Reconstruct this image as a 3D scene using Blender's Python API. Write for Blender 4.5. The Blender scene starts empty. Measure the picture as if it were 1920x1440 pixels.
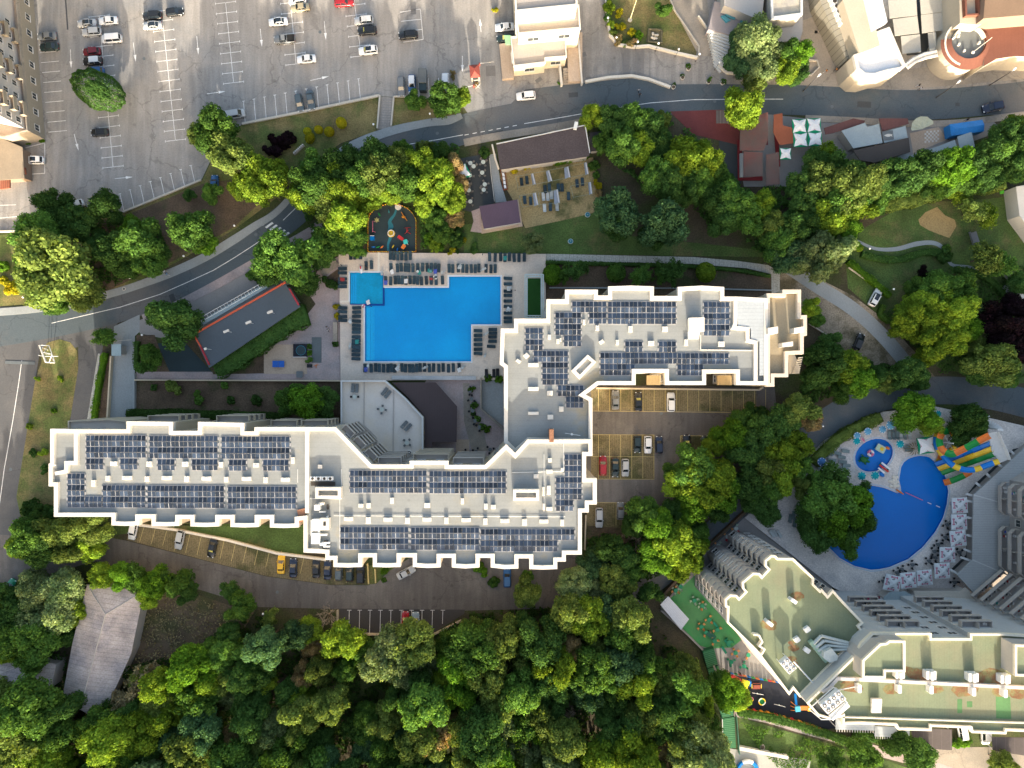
EXPO = 1.98
import bpy, math, random
import numpy as np
from mathutils import Vector, Matrix, noise as mnoise
R = math.radians
random.seed(7)
SC = bpy.context.scene
COL = SC.collection
H = 160.0; S = 0.125
def P(x, y, z=0.0):
    k = S * (H - z) / H
    return ((x - 960) * k, (720 - y) * k)
def PW(pts, z=0.0): return [P(x, y, z) for x, y in pts]
_ONES = ['first','second','third','fourth','fifth','sixth','seventh','eighth','ninth','tenth','eleventh','twelfth','thirteenth','fourteenth','fifteenth','sixteenth','seventeenth','eighteenth','nineteenth','twentieth']
def ordw(n):
    if n <= 20: return _ONES[n-1]
    t, u = divmod(n, 10)
    tens = ['', '', 'twenty', 'thirty', 'forty', 'fifty', 'sixty', 'seventy', 'eighty', 'ninety'][t]
    return tens + '-' + _ONES[u-1] if u else tens[:-1] + 'ieth'
# ------------------------------------------------------------ materials
MATS = {}
def lin(c):
    return tuple((v/12.92 if v <= 0.04045 else ((v+0.055)/1.055)**2.4) for v in c)
def mat(name, col, rough=0.8,var=0.12,scale=0.6,col2=None, thr=(0.45,0.62), metal=0.0,spec=0.3,bump=0.0,bscale=8.0,fine=0.06,seams=None, scale2=None, objvar=0.0,stain=0.0,crack=0.0,streak=0.0):
    """linear colour + large blotches + fine grain; col2 = second colour in worn patches; seams=(angle, pitch, width, dark)"""
    if name in MATS: return MATS[name]
    m = bpy.data.materials.new(name); m.use_nodes = True; MATS[name] = m
    nt = m.node_tree; N = nt.nodes; L = nt.links
    b = N['Principled BSDF']
    b.inputs['Roughness'].default_value = rough; b.inputs['Metallic'].default_value = metal
    b.inputs['Specular IOR Level'].default_value = spec
    geo = N.new('ShaderNodeNewGeometry'); pos = geo.outputs['Position']
    n1 = N.new('ShaderNodeTexNoise'); n1.inputs['Scale'].default_value = scale*0.25; n1.inputs['Detail'].default_value = 6; n1.inputs['Roughness'].default_value = 0.6
    L.new(pos, n1.inputs['Vector'])
    mr = N.new('ShaderNodeMapRange'); mr.inputs['From Min'].default_value = 0.3; mr.inputs['From Max'].default_value = 0.7
    mr.inputs['To Min'].default_value = 1-var; mr.inputs['To Max'].default_value = 1+var
    L.new(n1.outputs['Fac'], mr.inputs['Value'])
    n2 = N.new('ShaderNodeTexNoise'); n2.inputs['Scale'].default_value = 3.0; n2.inputs['Detail'].default_value = 3
    L.new(pos, n2.inputs['Vector'])
    mr2 = N.new('ShaderNodeMapRange'); mr2.inputs['From Min'].default_value = 0.3; mr2.inputs['From Max'].default_value = 0.7
    mr2.inputs['To Min'].default_value = 1-fine; mr2.inputs['To Max'].default_value = 1+fine
    L.new(n2.outputs['Fac'], mr2.inputs['Value'])
    mu = N.new('ShaderNodeMath'); mu.operation = 'MULTIPLY'; L.new(mr.outputs[0], mu.inputs[0]); L.new(mr2.outputs[0], mu.inputs[1])
    fac = mu.outputs[0]
    if objvar:
        oi = N.new('ShaderNodeObjectInfo'); mo = N.new('ShaderNodeMapRange')
        mo.inputs['To Min'].default_value = 1-objvar; mo.inputs['To Max'].default_value = 1+objvar
        L.new(oi.outputs['Random'], mo.inputs['Value'])
        m3 = N.new('ShaderNodeMath'); m3.operation = 'MULTIPLY'; L.new(fac, m3.inputs[0]); L.new(mo.outputs[0], m3.inputs[1]); fac = m3.outputs[0]
    def mulf(fac, src, a, b, lo, hi):
        r_ = N.new('ShaderNodeMapRange'); r_.interpolation_type = 'SMOOTHSTEP'; r_.inputs['From Min'].default_value = a; r_.inputs['From Max'].default_value = b; r_.inputs['To Min'].default_value = lo; r_.inputs['To Max'].default_value = hi
        L.new(src, r_.inputs['Value']); q_ = N.new('ShaderNodeMath'); q_.operation = 'MULTIPLY'; L.new(fac, q_.inputs[0]); L.new(r_.outputs[0], q_.inputs[1]); return q_.outputs[0]
    if stain:
        ns = N.new('ShaderNodeTexNoise'); ns.inputs['Scale'].default_value = 0.55; ns.inputs['Detail'].default_value = 7; ns.inputs['Roughness'].default_value = 0.75; ns.inputs['Distortion'].default_value = 0.6
        L.new(pos, ns.inputs['Vector']); fac = mulf(fac, ns.outputs['Fac'],0.60,0.72,1.0,1-stain)
        vo = N.new('ShaderNodeTexVoronoi'); vo.inputs['Scale'].default_value = 0.22; L.new(pos, vo.inputs['Vector']); fac = mulf(fac, vo.outputs['Distance'],0.05,0.11,1-stain, 1.0)
    if crack:
        nd = N.new('ShaderNodeTexNoise'); nd.inputs['Scale'].default_value = 0.4; nd.inputs['Detail'].default_value = 5; L.new(pos, nd.inputs['Vector'])
        va = N.new('ShaderNodeVectorMath'); va.operation = 'MULTIPLY_ADD'; va.inputs[1].default_value = (5,5,0); L.new(nd.outputs['Color'], va.inputs[0]); L.new(pos, va.inputs[2])
        ve = N.new('ShaderNodeTexVoronoi'); ve.feature = 'DISTANCE_TO_EDGE'; ve.inputs['Scale'].default_value = 0.07; L.new(va.outputs[0], ve.inputs['Vector']); fac = mulf(fac, ve.outputs['Distance'],0.004,0.012,1-crack, 1.0)
    if streak:
        mp = N.new('ShaderNodeMapping'); mp.inputs['Scale'].default_value = (0.9,0.09,1); mp.inputs['Rotation'].default_value = (0,0,-0.1); L.new(pos, mp.inputs['Vector'])
        nk = N.new('ShaderNodeTexNoise'); nk.inputs['Scale'].default_value = 1.0; nk.inputs['Detail'].default_value = 6; L.new(mp.outputs[0], nk.inputs['Vector']); fac = mulf(fac, nk.outputs['Fac'],0.35,0.68,1-streak, 1+streak)
    base = None
    if col2 is not None:
        n3 = N.new('ShaderNodeTexNoise'); n3.inputs['Scale'].default_value = (scale2 or scale)*0.13; n3.inputs['Detail'].default_value = 8; n3.inputs['Roughness'].default_value = 0.65
        off = N.new('ShaderNodeVectorMath'); off.operation = 'ADD'; off.inputs[1].default_value = (37.0,11.0,5.0); L.new(pos, off.inputs[0]); L.new(off.outputs[0], n3.inputs['Vector'])
        r3 = N.new('ShaderNodeMapRange'); r3.interpolation_type = 'SMOOTHSTEP'; r3.inputs['From Min'].default_value = thr[0]; r3.inputs['From Max'].default_value = thr[1]
        L.new(n3.outputs['Fac'], r3.inputs['Value'])
        mx = N.new('ShaderNodeMix'); mx.data_type = 'RGBA'; mx.inputs['A'].default_value = (*col, 1); mx.inputs['B'].default_value = (*col2,1)
        L.new(r3.outputs[0], mx.inputs['Factor']); base = mx.outputs['Result']
    if seams:
        ang, pitch, width, dark = seams
        sx = N.new('ShaderNodeVectorMath'); sx.operation = 'DOT_PRODUCT'; sx.inputs[1].default_value = (math.cos(R(ang)), math.sin(R(ang)),0)
        L.new(pos, sx.inputs[0])
        md = N.new('ShaderNodeMath'); md.operation = 'PINGPONG'; md.inputs[1].default_value = pitch/2; L.new(sx.outputs['Value'], md.inputs[0])
        lt = N.new('ShaderNodeMath'); lt.operation = 'LESS_THAN'; lt.inputs[1].default_value = width/2; L.new(md.outputs[0], lt.inputs[0])
        ms = N.new('ShaderNodeMapRange'); ms.inputs['To Min'].default_value = 1; ms.inputs['To Max'].default_value = dark; L.new(lt.outputs[0], ms.inputs['Value'])
        m4 = N.new('ShaderNodeMath'); m4.operation = 'MULTIPLY'; L.new(fac, m4.inputs[0]); L.new(ms.outputs[0], m4.inputs[1]); fac = m4.outputs[0]
    vm = N.new('ShaderNodeVectorMath'); vm.operation = 'SCALE'
    if base: L.new(base, vm.inputs[0])
    else: vm.inputs[0].default_value = col
    L.new(fac, vm.inputs['Scale']); L.new(vm.outputs[0], b.inputs['Base Color'])
    if bump:
        nb = N.new('ShaderNodeTexNoise'); nb.inputs['Scale'].default_value = bscale; nb.inputs['Detail'].default_value = 3; L.new(pos, nb.inputs['Vector'])
        bp = N.new('ShaderNodeBump'); bp.inputs['Strength'].default_value = bump; bp.inputs['Distance'].default_value = 0.05
        L.new(nb.outputs['Fac'], bp.inputs['Height']); L.new(bp.outputs[0], b.inputs['Normal'])
    return m
def leafmat(name, col, col2,dark=0.0):
    m = bpy.data.materials.new(name); m.use_nodes = True; MATS[name] = m
    nt = m.node_tree; N = nt.nodes; L = nt.links; N.remove(N['Principled BSDF'])
    out = N['Material Output']
    oi = N.new('ShaderNodeObjectInfo'); geo = N.new('ShaderNodeNewGeometry')
    n1 = N.new('ShaderNodeTexNoise'); n1.inputs['Scale'].default_value = 0.45; n1.inputs['Detail'].default_value = 4; L.new(geo.outputs['Position'], n1.inputs['Vector'])
    r = N.new('ShaderNodeMapRange'); r.inputs['From Min'].default_value = 0.35; r.inputs['From Max'].default_value = 0.65; L.new(n1.outputs['Fac'], r.inputs['Value'])
    mx = N.new('ShaderNodeMix'); mx.data_type = 'RGBA'; mx.inputs['A'].default_value = (*col, 1); mx.inputs['B'].default_value = (*col2,1); L.new(r.outputs[0], mx.inputs['Factor'])
    a = N.new('ShaderNodeMapRange'); a.inputs['To Min'].default_value = 0.7; a.inputs['To Max'].default_value = 1.3; L.new(oi.outputs['Random'], a.inputs['Value'])
    isl = N.new('ShaderNodeMapRange'); isl.inputs['To Min'].default_value = 0.65; isl.inputs['To Max'].default_value = 1.35; L.new(geo.outputs['Random Per Island'], isl.inputs['Value'])
    mm = N.new('ShaderNodeMath'); mm.operation = 'MULTIPLY'; L.new(a.outputs[0], mm.inputs[0]); L.new(isl.outputs[0], mm.inputs[1])
    vm = N.new('ShaderNodeVectorMath'); vm.operation = 'SCALE'; L.new(mx.outputs['Result'], vm.inputs[0]); L.new(mm.outputs[0], vm.inputs['Scale'])
    d = N.new('ShaderNodeBsdfDiffuse'); t = N.new('ShaderNodeBsdfTranslucent'); L.new(vm.outputs[0], d.inputs[0])
    v2 = N.new('ShaderNodeVectorMath'); v2.operation = 'MULTIPLY'; v2.inputs[1].default_value = (1.25,1.15,0.5); L.new(vm.outputs[0], v2.inputs[0]); L.new(v2.outputs[0], t.inputs[0])
    ms = N.new('ShaderNodeMixShader'); ms.inputs[0].default_value = 0.35; L.new(d.outputs[0], ms.inputs[1]); L.new(t.outputs[0], ms.inputs[2])
    L.new(ms.outputs[0], out.inputs['Surface'])
    return m
def glassmat(name, col, rough=0.08):
    m = mat(name, col, rough, var=0.15,scale=3,spec=0.8); return m
# ------------------------------------------------------------ mesh helpers
def rot2(x, y, a): c, s = math.cos(a), math.sin(a); return (x*c - y*s, x*s + y*c)
def area2(p): return 0.5*sum(p[i][0]*p[(i+1) % len(p)][1] - p[(i+1) % len(p)][0]*p[i][1] for i in range(len(p)))
def ccw(p): return list(p) if area2(p) > 0 else list(p)[::-1]
def inset(p, d):
    p = ccw(p); n = len(p); out = []
    for i in range(n):
        a = Vector(p[i-1]); b = Vector(p[i]); c = Vector(p[(i+1) % n])
        d1 = (b-a).normalized(); d2 = (c-b).normalized()
        n1 = Vector((-d1.y, d1.x)); n2 = Vector((-d2.y, d2.x))
        m = n1 + n2
        if m.length < 1e-4: m = n1.copy()
        m.normalize(); k = d / max(0.35,m.dot(n1))
        q = b + m*k; out.append((q.x, q.y))
    return out
class MB:
    def __init__(s): s.v = []; s.f = []; s.m = []
    def add(s, vs, fs, mi=0):
        o = len(s.v); s.v += [tuple(v) for v in vs]
        for k, f in enumerate(fs):
            s.f.append(tuple(i+o for i in f)); s.m.append(mi[k] if isinstance(mi, (list, tuple)) else mi)
    def prism(s, p, z0,z1,side=0,top=None, bottom=True):
        p = ccw(p); n = len(p); top = side if top is None else top
        vs = [(x, y, z0) for x, y in p] + [(x, y, z1) for x, y in p]
        fs = [(i, (i+1) % n, n+(i+1) % n, n+i) for i in range(n)] + [tuple(range(n, 2*n))]
        mi = [side]*n + [top]
        if bottom: fs.append(tuple(range(n-1,-1,-1))); mi.append(side)
        s.add(vs, fs, mi)
    def ring(s, p, w, z0,z1,mi=0):
        p = ccw(p); q = inset(p, w); n = len(p)
        vs = [(x, y, z0) for x, y in p] + [(x, y, z1) for x, y in p] + [(x, y, z0) for x, y in q] + [(x, y, z1) for x, y in q]
        fs = []
        for i in range(n):
            j = (i+1) % n
            fs += [(i, j, n+j, n+i),(2*n+j, 2*n+i, 3*n+i, 3*n+j),(n+i, n+j, 3*n+j, 3*n+i),(j, i, 2*n+i, 2*n+j)]
        s.add(vs, fs, mi)
    def box(s, cx, cy, z0,z1,sx, sy, a=0.0,mi=0,taper=1.0):
        vs = []
        for z, k in ((z0,1.0),(z1,taper)):
            for dx, dy in ((-1,-1),(1,-1),(1,1),(-1,1)):
                x, y = rot2(dx*sx/2*k, dy*sy/2*k, a); vs.append((cx+x, cy+y, z))
        s.add(vs, [(3,2,1,0),(4,5,6,7),(0,1,5,4),(1,2,6,5),(2,3,7,6),(3,0,4,7)], mi)
    def rbox(s, cx, cy, z0,z1,sx, sy, a=0.0,mi=0,r=0.1,n=3):
        pts = []
        for (qx, qy, st) in ((1,1,0),(-1,1,90),(-1,-1,180),(1,-1,270)):
            for k in range(n+1):
                t = R(st + 90*k/n); x = qx*(sx/2-r) + r*math.cos(t); y = qy*(sy/2-r) + r*math.sin(t)
                x, y = rot2(x, y, a); pts.append((cx+x, cy+y))
        s.prism(pts, z0,z1,mi)
    def cyl(s, cx, cy, z0,z1,r0,r1=None, n=12,mi=0):
        r1 = r0 if r1 is None else r1
        vs = [(cx+r0*math.cos(2*math.pi*i/n), cy+r0*math.sin(2*math.pi*i/n), z0) for i in range(n)] + [(cx+r1*math.cos(2*math.pi*i/n), cy+r1*math.sin(2*math.pi*i/n), z1) for i in range(n)]
        s.add(vs, [(i, (i+1) % n, n+(i+1) % n, n+i) for i in range(n)] + [tuple(range(n, 2*n)), tuple(range(n-1,-1,-1))], mi)
    def ball(s, cx, cy, cz, rx, ry=None, rz=None, n=10,mi=0):
        ry = ry or rx; rz = rz or rx; vs = []; fs = []; k = n//2
        for j in range(k+1):
            t = math.pi*j/k
            for i in range(n):
                p = 2*math.pi*i/n; vs.append((cx+rx*math.sin(t)*math.cos(p), cy+ry*math.sin(t)*math.sin(p), cz+rz*math.cos(t)))
        for j in range(k):
            for i in range(n):
                a = j*n+i; b = j*n+(i+1) % n; fs.append((a, a+n, b+n, b))
        s.add(vs, fs, mi)
    def bar(s, a, b, r, mi=0,n=6,r1=None):
        a = Vector(a); b = Vector(b); d = b-a
        if d.length < 1e-6: return
        d.normalize(); u = d.orthogonal().normalized(); w = d.cross(u); r1 = r if r1 is None else r1
        vs = [a + (u*math.cos(2*math.pi*i/n) + w*math.sin(2*math.pi*i/n))*r for i in range(n)] + [b + (u*math.cos(2*math.pi*i/n) + w*math.sin(2*math.pi*i/n))*r1 for i in range(n)]
        s.add(vs, [(i, (i+1) % n, n+(i+1) % n, n+i) for i in range(n)] + [tuple(range(n, 2*n)), tuple(range(n-1,-1,-1))], mi)
    def wall(s, pts, w, z0,z1,mi=0):
        """open wall of thickness w along a 2-D polyline"""
        n = len(pts); Lf = []; Rt = []
        for i in range(n):
            b = Vector(pts[i])
            d1 = (b-Vector(pts[i-1])).normalized() if i else None; d2 = (Vector(pts[i+1])-b).normalized() if i < n-1 else None
            d1 = d1 or d2; d2 = d2 or d1
            n1 = Vector((-d1.y, d1.x)); m = (n1 + Vector((-d2.y, d2.x))).normalized(); k = w/2/max(0.4,m.dot(n1))
            Lf.append((b+m*k)); Rt.append((b-m*k))
        vs = []
        for i in range(n):
            za = z0[i] if isinstance(z0,(list, tuple)) else z0; zb = z1[i] if isinstance(z1,(list, tuple)) else z1
            vs += [(Lf[i].x, Lf[i].y, za),(Rt[i].x, Rt[i].y, za),(Rt[i].x, Rt[i].y, zb),(Lf[i].x, Lf[i].y, zb)]
        fs = []
        for i in range(n-1):
            a = 4*i; b = a+4
            fs += [(a, a+1,b+1,b),(a+1,a+2,b+2,b+1),(a+2,a+3,b+3,b+2),(a+3,a, b, b+3)]
        fs += [(3,2,1,0),(4*n-4,4*n-3,4*n-2,4*n-1)]
        s.add(vs, fs, mi)
    def mesh(s, name, mats, smooth=False):
        me = bpy.data.meshes.new(name); me.from_pydata(s.v, [], s.f); me.update()
        for m in mats: me.materials.append(m)
        if len(mats) > 1: me.polygons.foreach_set('material_index', s.m)
        if smooth: me.polygons.foreach_set('use_smooth', [True]*len(me.polygons))
        return me
    def build(s, name, mats, parent=None, smooth=False, loc=None, rz=0.0):
        if not isinstance(mats, (list, tuple)): mats = [mats]
        o = bpy.data.objects.new(name, s.mesh(name, mats, smooth)); COL.objects.link(o)
        if parent: o.parent = parent
        if loc: o.location = loc; o.rotation_euler = (0,0,rz)
        return o
def tag(o, label=None, cat=None, group=None, kind=None):
    if label: o['label'] = label
    if cat: o['category'] = cat
    if group: o['group'] = group
    if kind: o['kind'] = kind
    return o
def empty(name, loc, rz=0.0,label=None, cat=None, group=None):
    o = bpy.data.objects.new(name, None); o.empty_display_size = 0.3; COL.objects.link(o)
    o.location = loc; o.rotation_euler = (0,0,rz); return tag(o, label, cat, group)
def copy_tree(o, parent=None):
    c = o.copy(); COL.objects.link(c); c.parent = parent
    for ch in list(o.children): copy_tree(ch, c)
    return c
def inst(name, me, parent, loc=(0,0,0), rz=0.0,sc=(1,1,1), m=None):
    o = bpy.data.objects.new(name, me); COL.objects.link(o); o.parent = parent; o.location = loc; o.rotation_euler = (0,0,rz); o.scale = sc
    if m:
        for i, mm in enumerate(m if isinstance(m, (list, tuple)) else [m]):
            o.material_slots[i].link = 'OBJECT'; o.material_slots[i].material = mm
    return o
Z = [0.0]
def sheet(name, pts, z, m, th=0.3,zpix=None):
    """a ground surface: closed slab whose top is at z"""
    b = MB(); p = PW(pts, z if zpix is None else zpix); b.prism(p, z-th, z, 0)
    o = b.build(name, m); o['kind'] = 'structure'; o['label'] = name.replace('_', ' '); return o
def strip(pts, w):
    """polyline (pixels) to a ribbon polygon of half width w (number or list)"""
    n = len(pts); A = []; B = []
    # refine
    q = []; ws = []
    for i in range(n-1):
        p0 = pts[max(0,i-1)]; p1 = pts[i]; p2 = pts[i+1]; p3 = pts[min(n-1,i+2)]
        for k in range(6):
            t = k/6
            q.append(tuple(0.5*((2*p1[c]) + (-p0[c]+p2[c])*t + (2*p0[c]-5*p1[c]+4*p2[c]-p3[c])*t*t + (-p0[c]+3*p1[c]-3*p2[c]+p3[c])*t**3) for c in (0,1)))
            ws.append((w[i]*(1-t)+w[i+1]*t) if isinstance(w, (list, tuple)) else w)
    q.append(tuple(pts[-1])); ws.append(w[-1] if isinstance(w, (list, tuple)) else w)
    for i in range(len(q)):
        a = q[max(0,i-1)]; b = q[min(len(q)-1,i+1)]; d = math.hypot(b[0]-a[0], b[1]-a[1]) or 1
        nx, ny = -(b[1]-a[1])/d, (b[0]-a[0])/d
        A.append((q[i][0]+nx*ws[i], q[i][1]+ny*ws[i])); B.append((q[i][0]-nx*ws[i], q[i][1]-ny*ws[i]))
    return A + B[::-1], q
# ------------------------------------------------------------ surfaces
m_ground = mat('soil', (0.065,0.055,0.034),0.95,0.35,0.5,col2=(0.045,0.062,0.018), thr=(0.42,0.58), fine=0.3,bump=0.6,bscale=2)
m_lot = mat('lot_asphalt', (0.285,0.265,0.240),0.9,0.10,0.35,col2=(0.225,0.222,0.215), thr=(0.44,0.6), fine=0.10,stain=0.22,crack=0.22,streak=0.10)
m_road = mat('road_asphalt', (0.076,0.096,0.108),0.85,0.10,0.3,col2=(0.115,0.116,0.116), thr=(0.45,0.6), fine=0.08,stain=0.15,crack=0.2)
m_road2 = mat('worn_road_asphalt', (0.125,0.114,0.105),0.9,0.12,0.35,col2=(0.165,0.15,0.135), thr=(0.46,0.6), fine=0.1,stain=0.25,crack=0.22,streak=0.1)
m_road3 = mat('west_road_asphalt', (0.095,0.095,0.096),0.9,0.10,0.3,col2=(0.125,0.12,0.115), thr=(0.46,0.6), fine=0.08,stain=0.18,crack=0.2)
m_walk = mat('pavement_slabs', (0.27,0.29,0.29),0.9,0.08,0.8,fine=0.08)
m_walkw = mat('warm_pavement', (0.31,0.27,0.22),0.9,0.14,0.5,col2=(0.22,0.20,0.17), fine=0.1,stain=0.2,crack=0.2)
m_plaza = mat('plaza_stone', (0.27,0.25,0.225),0.9,0.14,0.4,col2=(0.20,0.19,0.175), fine=0.12,stain=0.25,crack=0.2,streak=0.12)
m_pink = mat('pink_paving', (0.36,0.29,0.275),0.9,0.14,0.9,col2=(0.28,0.25,0.25), fine=0.12)
m_peach = mat('peach_paving', (0.42,0.33,0.25),0.9,0.1,0.8,fine=0.1)
m_deck = mat('pool_deck_tiles', (0.60,0.505,0.41),0.85,0.12,0.6,col2=(0.50,0.44,0.38), fine=0.1,stain=0.15)
m_deck2 = mat('pale_deck_tiles', (0.66,0.61,0.56),0.85,0.1,0.8,col2=(0.50,0.47,0.45), fine=0.18,stain=0.12,seams=(50,1.1,.07,.88))
m_brick = mat('pale_block_path', (0.40,0.395,0.35),0.9,0.1,0.8,fine=0.25,seams=(0,0.9,0.12,0.75))
m_kerb = mat('kerb_stone', (0.48,0.44,0.37),0.9,0.1,1.0)
m_lawn = mat('dry_lawn', (0.18,0.145,0.06),0.95,0.3,0.8,col2=(0.085,0.11,0.03), thr=(0.42,0.6), fine=0.3,bump=0.5,bscale=3)
m_lawng = mat('green_lawn', (0.06,0.10,0.025),0.95,0.3,0.8,col2=(0.12,0.11,0.045), thr=(0.5,0.68), fine=0.3,bump=0.5,bscale=3)
m_tan = mat('bare_tan_grass', (0.30,0.23,0.11),0.95,0.2,0.9,col2=(0.10,0.10,0.04), thr=(0.5,0.66), fine=0.25)
m_sand = mat('yellow_sand', (0.33,0.235,0.105),0.95,0.15,0.9,fine=0.2)
m_brown = mat('brown_bed', (0.095,0.068,0.045),0.95,0.3,0.8,col2=(0.045,0.055,0.02), thr=(0.5,0.65), fine=0.3,bump=0.5,bscale=3)
m_gravel = mat('gravel', (0.27,0.225,0.165),0.95,0.25,0.7,col2=(0.10,0.085,0.05), thr=(0.45,0.6), fine=0.3)
m_bay = mat('grass_block_paving', (0.185,0.15,0.08),0.95,0.2,0.8,col2=(0.085,0.085,0.035), thr=(0.48,0.62), fine=0.3,seams=(0,0.5,0.12,0.8))
m_line = mat('white_road_paint', (0.72,0.71,0.68),0.8,0.18,3.0,fine=0.12)
m_yline = mat('faded_yellow_paint', (0.50,0.40,0.17),0.85,0.15,2.0)
m_rubber = mat('dark_rubber', (0.03,0.05,0.058),0.9,0.15,0.6)
m_slate = mat('dark_slate_deck', (0.045,0.052,0.055),0.9,0.15,0.6)
m_red = mat('red_matting', (0.15,0.04,0.038),0.9,0.2,0.6,col2=(0.115,0.045,0.04))
m_greenf = mat('green_painted_floor', (0.05,0.27,0.085),0.85,0.15,0.5,col2=(0.075,0.22,0.085))
m_greyf = mat('grey_terrace_floor', (0.24,0.23,0.22),0.9,0.15,0.5)
m_whitew = mat('white_wall_coping', (0.66,0.60,0.50),0.85,0.06,1.0)
m_beigew = mat('beige_wall', (0.50,0.42,0.30),0.9,0.1,0.8)
LV = 0.006
def S_(name, pts, m, lvl): return sheet(name, pts, LV*lvl, m, zpix=0)
g = MB(); g.box(0,0,-0.5,0,6000,6000); o = g.build('ground', m_ground); o['kind'] = 'structure'; o['label'] = 'ground of dry soil and undergrowth'
S_('plaza', [(905,-400),(2400,-400),(2400,240),(1850,215),(1500,205),(1300,200),(1090,200),(905,230)], m_plaza, 1)
S_('parking_lot', [(-400,-400),(940,-400),(935,60),(945,150),(1000,190),(900,225),(878,214),(862,190),(740,182),(708,180),(590,205),(455,232),(420,262),(400,290),(378,337),(232,397),(180,400),(150,378),(118,385),(95,430),(-400,440)], m_lot, 2)
S_('lawn', [(455,233),(590,207),(708,183),(710,244),(640,268),(575,312),(520,370),(440,430),(330,492),(240,538),(180,562),(0,574),(-300,580),(-300,440),(0,441),(95,432),(125,388),(150,380),(180,402),(232,400),(378,340),(402,292),(422,264)], m_lawn, 3)
S_('lawn', [(740,184),(866,194),(866,212),(800,230),(735,240)], m_lawn, 3)
S_('flower_bed', [(75,440),(240,402),(380,345),(470,330),(560,310),(440,425),(330,487),(200,545),(110,480)], m_brown, 4)
rp, rc = strip([(2300,120),(1980,172),(1850,188),(1700,197),(1500,188),(1300,186),(1180,190),(1100,198),(1000,215),(900,235),(800,262),(715,287),(650,316),(595,357),(548,400),(500,438),(455,470),(400,503),(340,532),(285,555),(200,582),(90,606),(-40,628)],28)
S_('road', rp, m_road, 8)
S_('road', [(930,222),(985,168),(1050,160),(1180,147),(1215,150),(1262,165),(1320,168),(1300,195),(1000,225)], m_road, 7)
S_('road', [(-400,575),(100,575),(190,570),(230,590),(200,640),(150,650),(100,660),(75,660),(65,720),(31,932),(40,974),(60,1010),(30,1130),(-400,1130)], m_road3,5)
S_('road', [(147,640),(150,625),(200,600),(188,690),(165,800),(140,830),(125,830),(133,780),(147,690)], m_road3,6)
S_('lawn', [(78,655),(90,642),(112,636),(132,642),(145,658),(147,690),(133,780),(110,850),(160,900),(160,985),(60,990),(40,974),(31,932),(65,720),(72,695),(78,680)], m_lawn, 9)
S_('block_strip', [(184,663),(188,663),(170,790),(163,790)], m_brick, 9)
S_('flower_bed', [(190,663),(210,665),(204,800),(172,800)], m_brown, 7)
S_('driveway', [(214,612),(262,590),(262,622),(253,630),(253,800),(204,800),(210,670)], m_walk, 10)
sw, _ = strip([(866,212),(840,226),(800,233),(740,246),(690,262),(655,284)],7); 
k1,_ = strip([(866,217),(840,226),(800,231),(740,244),(690,261),(650,280),(620,302),(580,330),(545,370),(515,401),(478,424),(440,449),(385,482),(320,512),(250,538),(200,553),(150,567),(60,580),(-40,588)],[5,8,7,8,9,9,8,7,6,6,7,8,8,8,7,7,7,7,7])
b = MB(); b.prism(PW(k1),0,0.14); o = b.build('pavement', m_walk); tag(o, 'grey footway along the upper side of the curved road', kind='structure')
k2,_ = strip([(268,596),(330,572),(400,537),(460,503),(520,470),(590,430),(612,405)],[6,7,8,8,9,9,8])
b = MB(); b.prism(PW(k2),0,0.13); o = b.build('pavement', m_pink); tag(o, 'pinkish footway along the lower side of the curved road', kind='structure')
k3,_ = strip([(1510,222),(1600,226),(1700,232),(1800,230),(1920,215)],6)
b = MB(); b.prism(PW(k3),0,0.13); o = b.build('pavement', m_walkw); tag(o, 'narrow footway in front of the street stalls', kind='structure')
k4,_ = strip([(0,577),(60,570),(130,563),(200,548)],5)
k5,_ = strip([(870,268),(930,256),(1020,242),(1100,228)],7)
b = MB(); b.prism(PW(k5),0,0.12); o = b.build('pavement', m_walkw); tag(o, 'short footway beside the brown roof', kind='structure')
S_('paved_yard', [(262,600),(330,578),(500,492),(575,470),(600,500),(562,528),(520,540),(380,615),(330,640),(262,625)], m_greyf, 6)
S_('rubber_court', [(282,645),(345,640),(397,697),(318,697),(300,655)], m_rubber, 11)
S_('flower_bed', [(256,628),(290,628),(300,655),(318,697),(256,697)], m_brown, 12)
S_('terrace', [(256,697),(640,697),(640,712),(256,712)], m_pink, 9)
S_('flower_bed', [(256,713),(640,715),(640,810),(236,800),(236,770),(256,768)], m_brown, 10)
S_('terrace', [(575,545),(600,500),(640,478),(640,716),(495,712),(495,660),(560,610),(592,570)], m_pink, 11)
S_('flower_bed', [(395,690),(575,600),(595,640),(495,645),(495,700),(400,702)], m_brown, 10)
S_('patio', [(495,646),(576,646),(576,701),(495,701)], m_peach, 12)
S_('paved_yard', [(600,505),(628,486),(636,497),(608,520)], m_walkw, 13)
S_('flower_bed', [(612,520),(640,500),(640,540),(618,538)], m_brown, 13)
# centre garden
S_('lawn', [(870,420),(985,425),(1110,395),(1160,440),(1440,470),(1440,482),(1023,476),(870,474)], m_lawng, 3)
S_('lawn', [(932,325),(1112,295),(1130,395),(1060,412),(985,428),(960,372)], m_tan, 4)
S_('cafe_deck', [(858,298),(915,288),(928,380),(885,398),(858,390)], m_slate, 6)
S_('path', [(917,290),(930,288),(938,340),(950,378),(929,380)], m_walk, 6)
S_('path', [(884,396),(900,390),(905,437),(882,434),(888,415)], m_pink, 7)
S_('path', [(712,181),(740,183),(735,239),(707,243)], m_plaza, 9)
S_('path', [(1023,476),(1300,482),(1380,489),(1440,497),(1462,510),(1462,560),(1447,560),(1446,514),(1400,503),(1300,495),(1180,492),(1023,490)], m_brick, 8)
S_('flower_bed', [(1023,490),(1180,493),(1300,496),(1446,515),(1446,565),(1023,565)], m_brown, 7)
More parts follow.
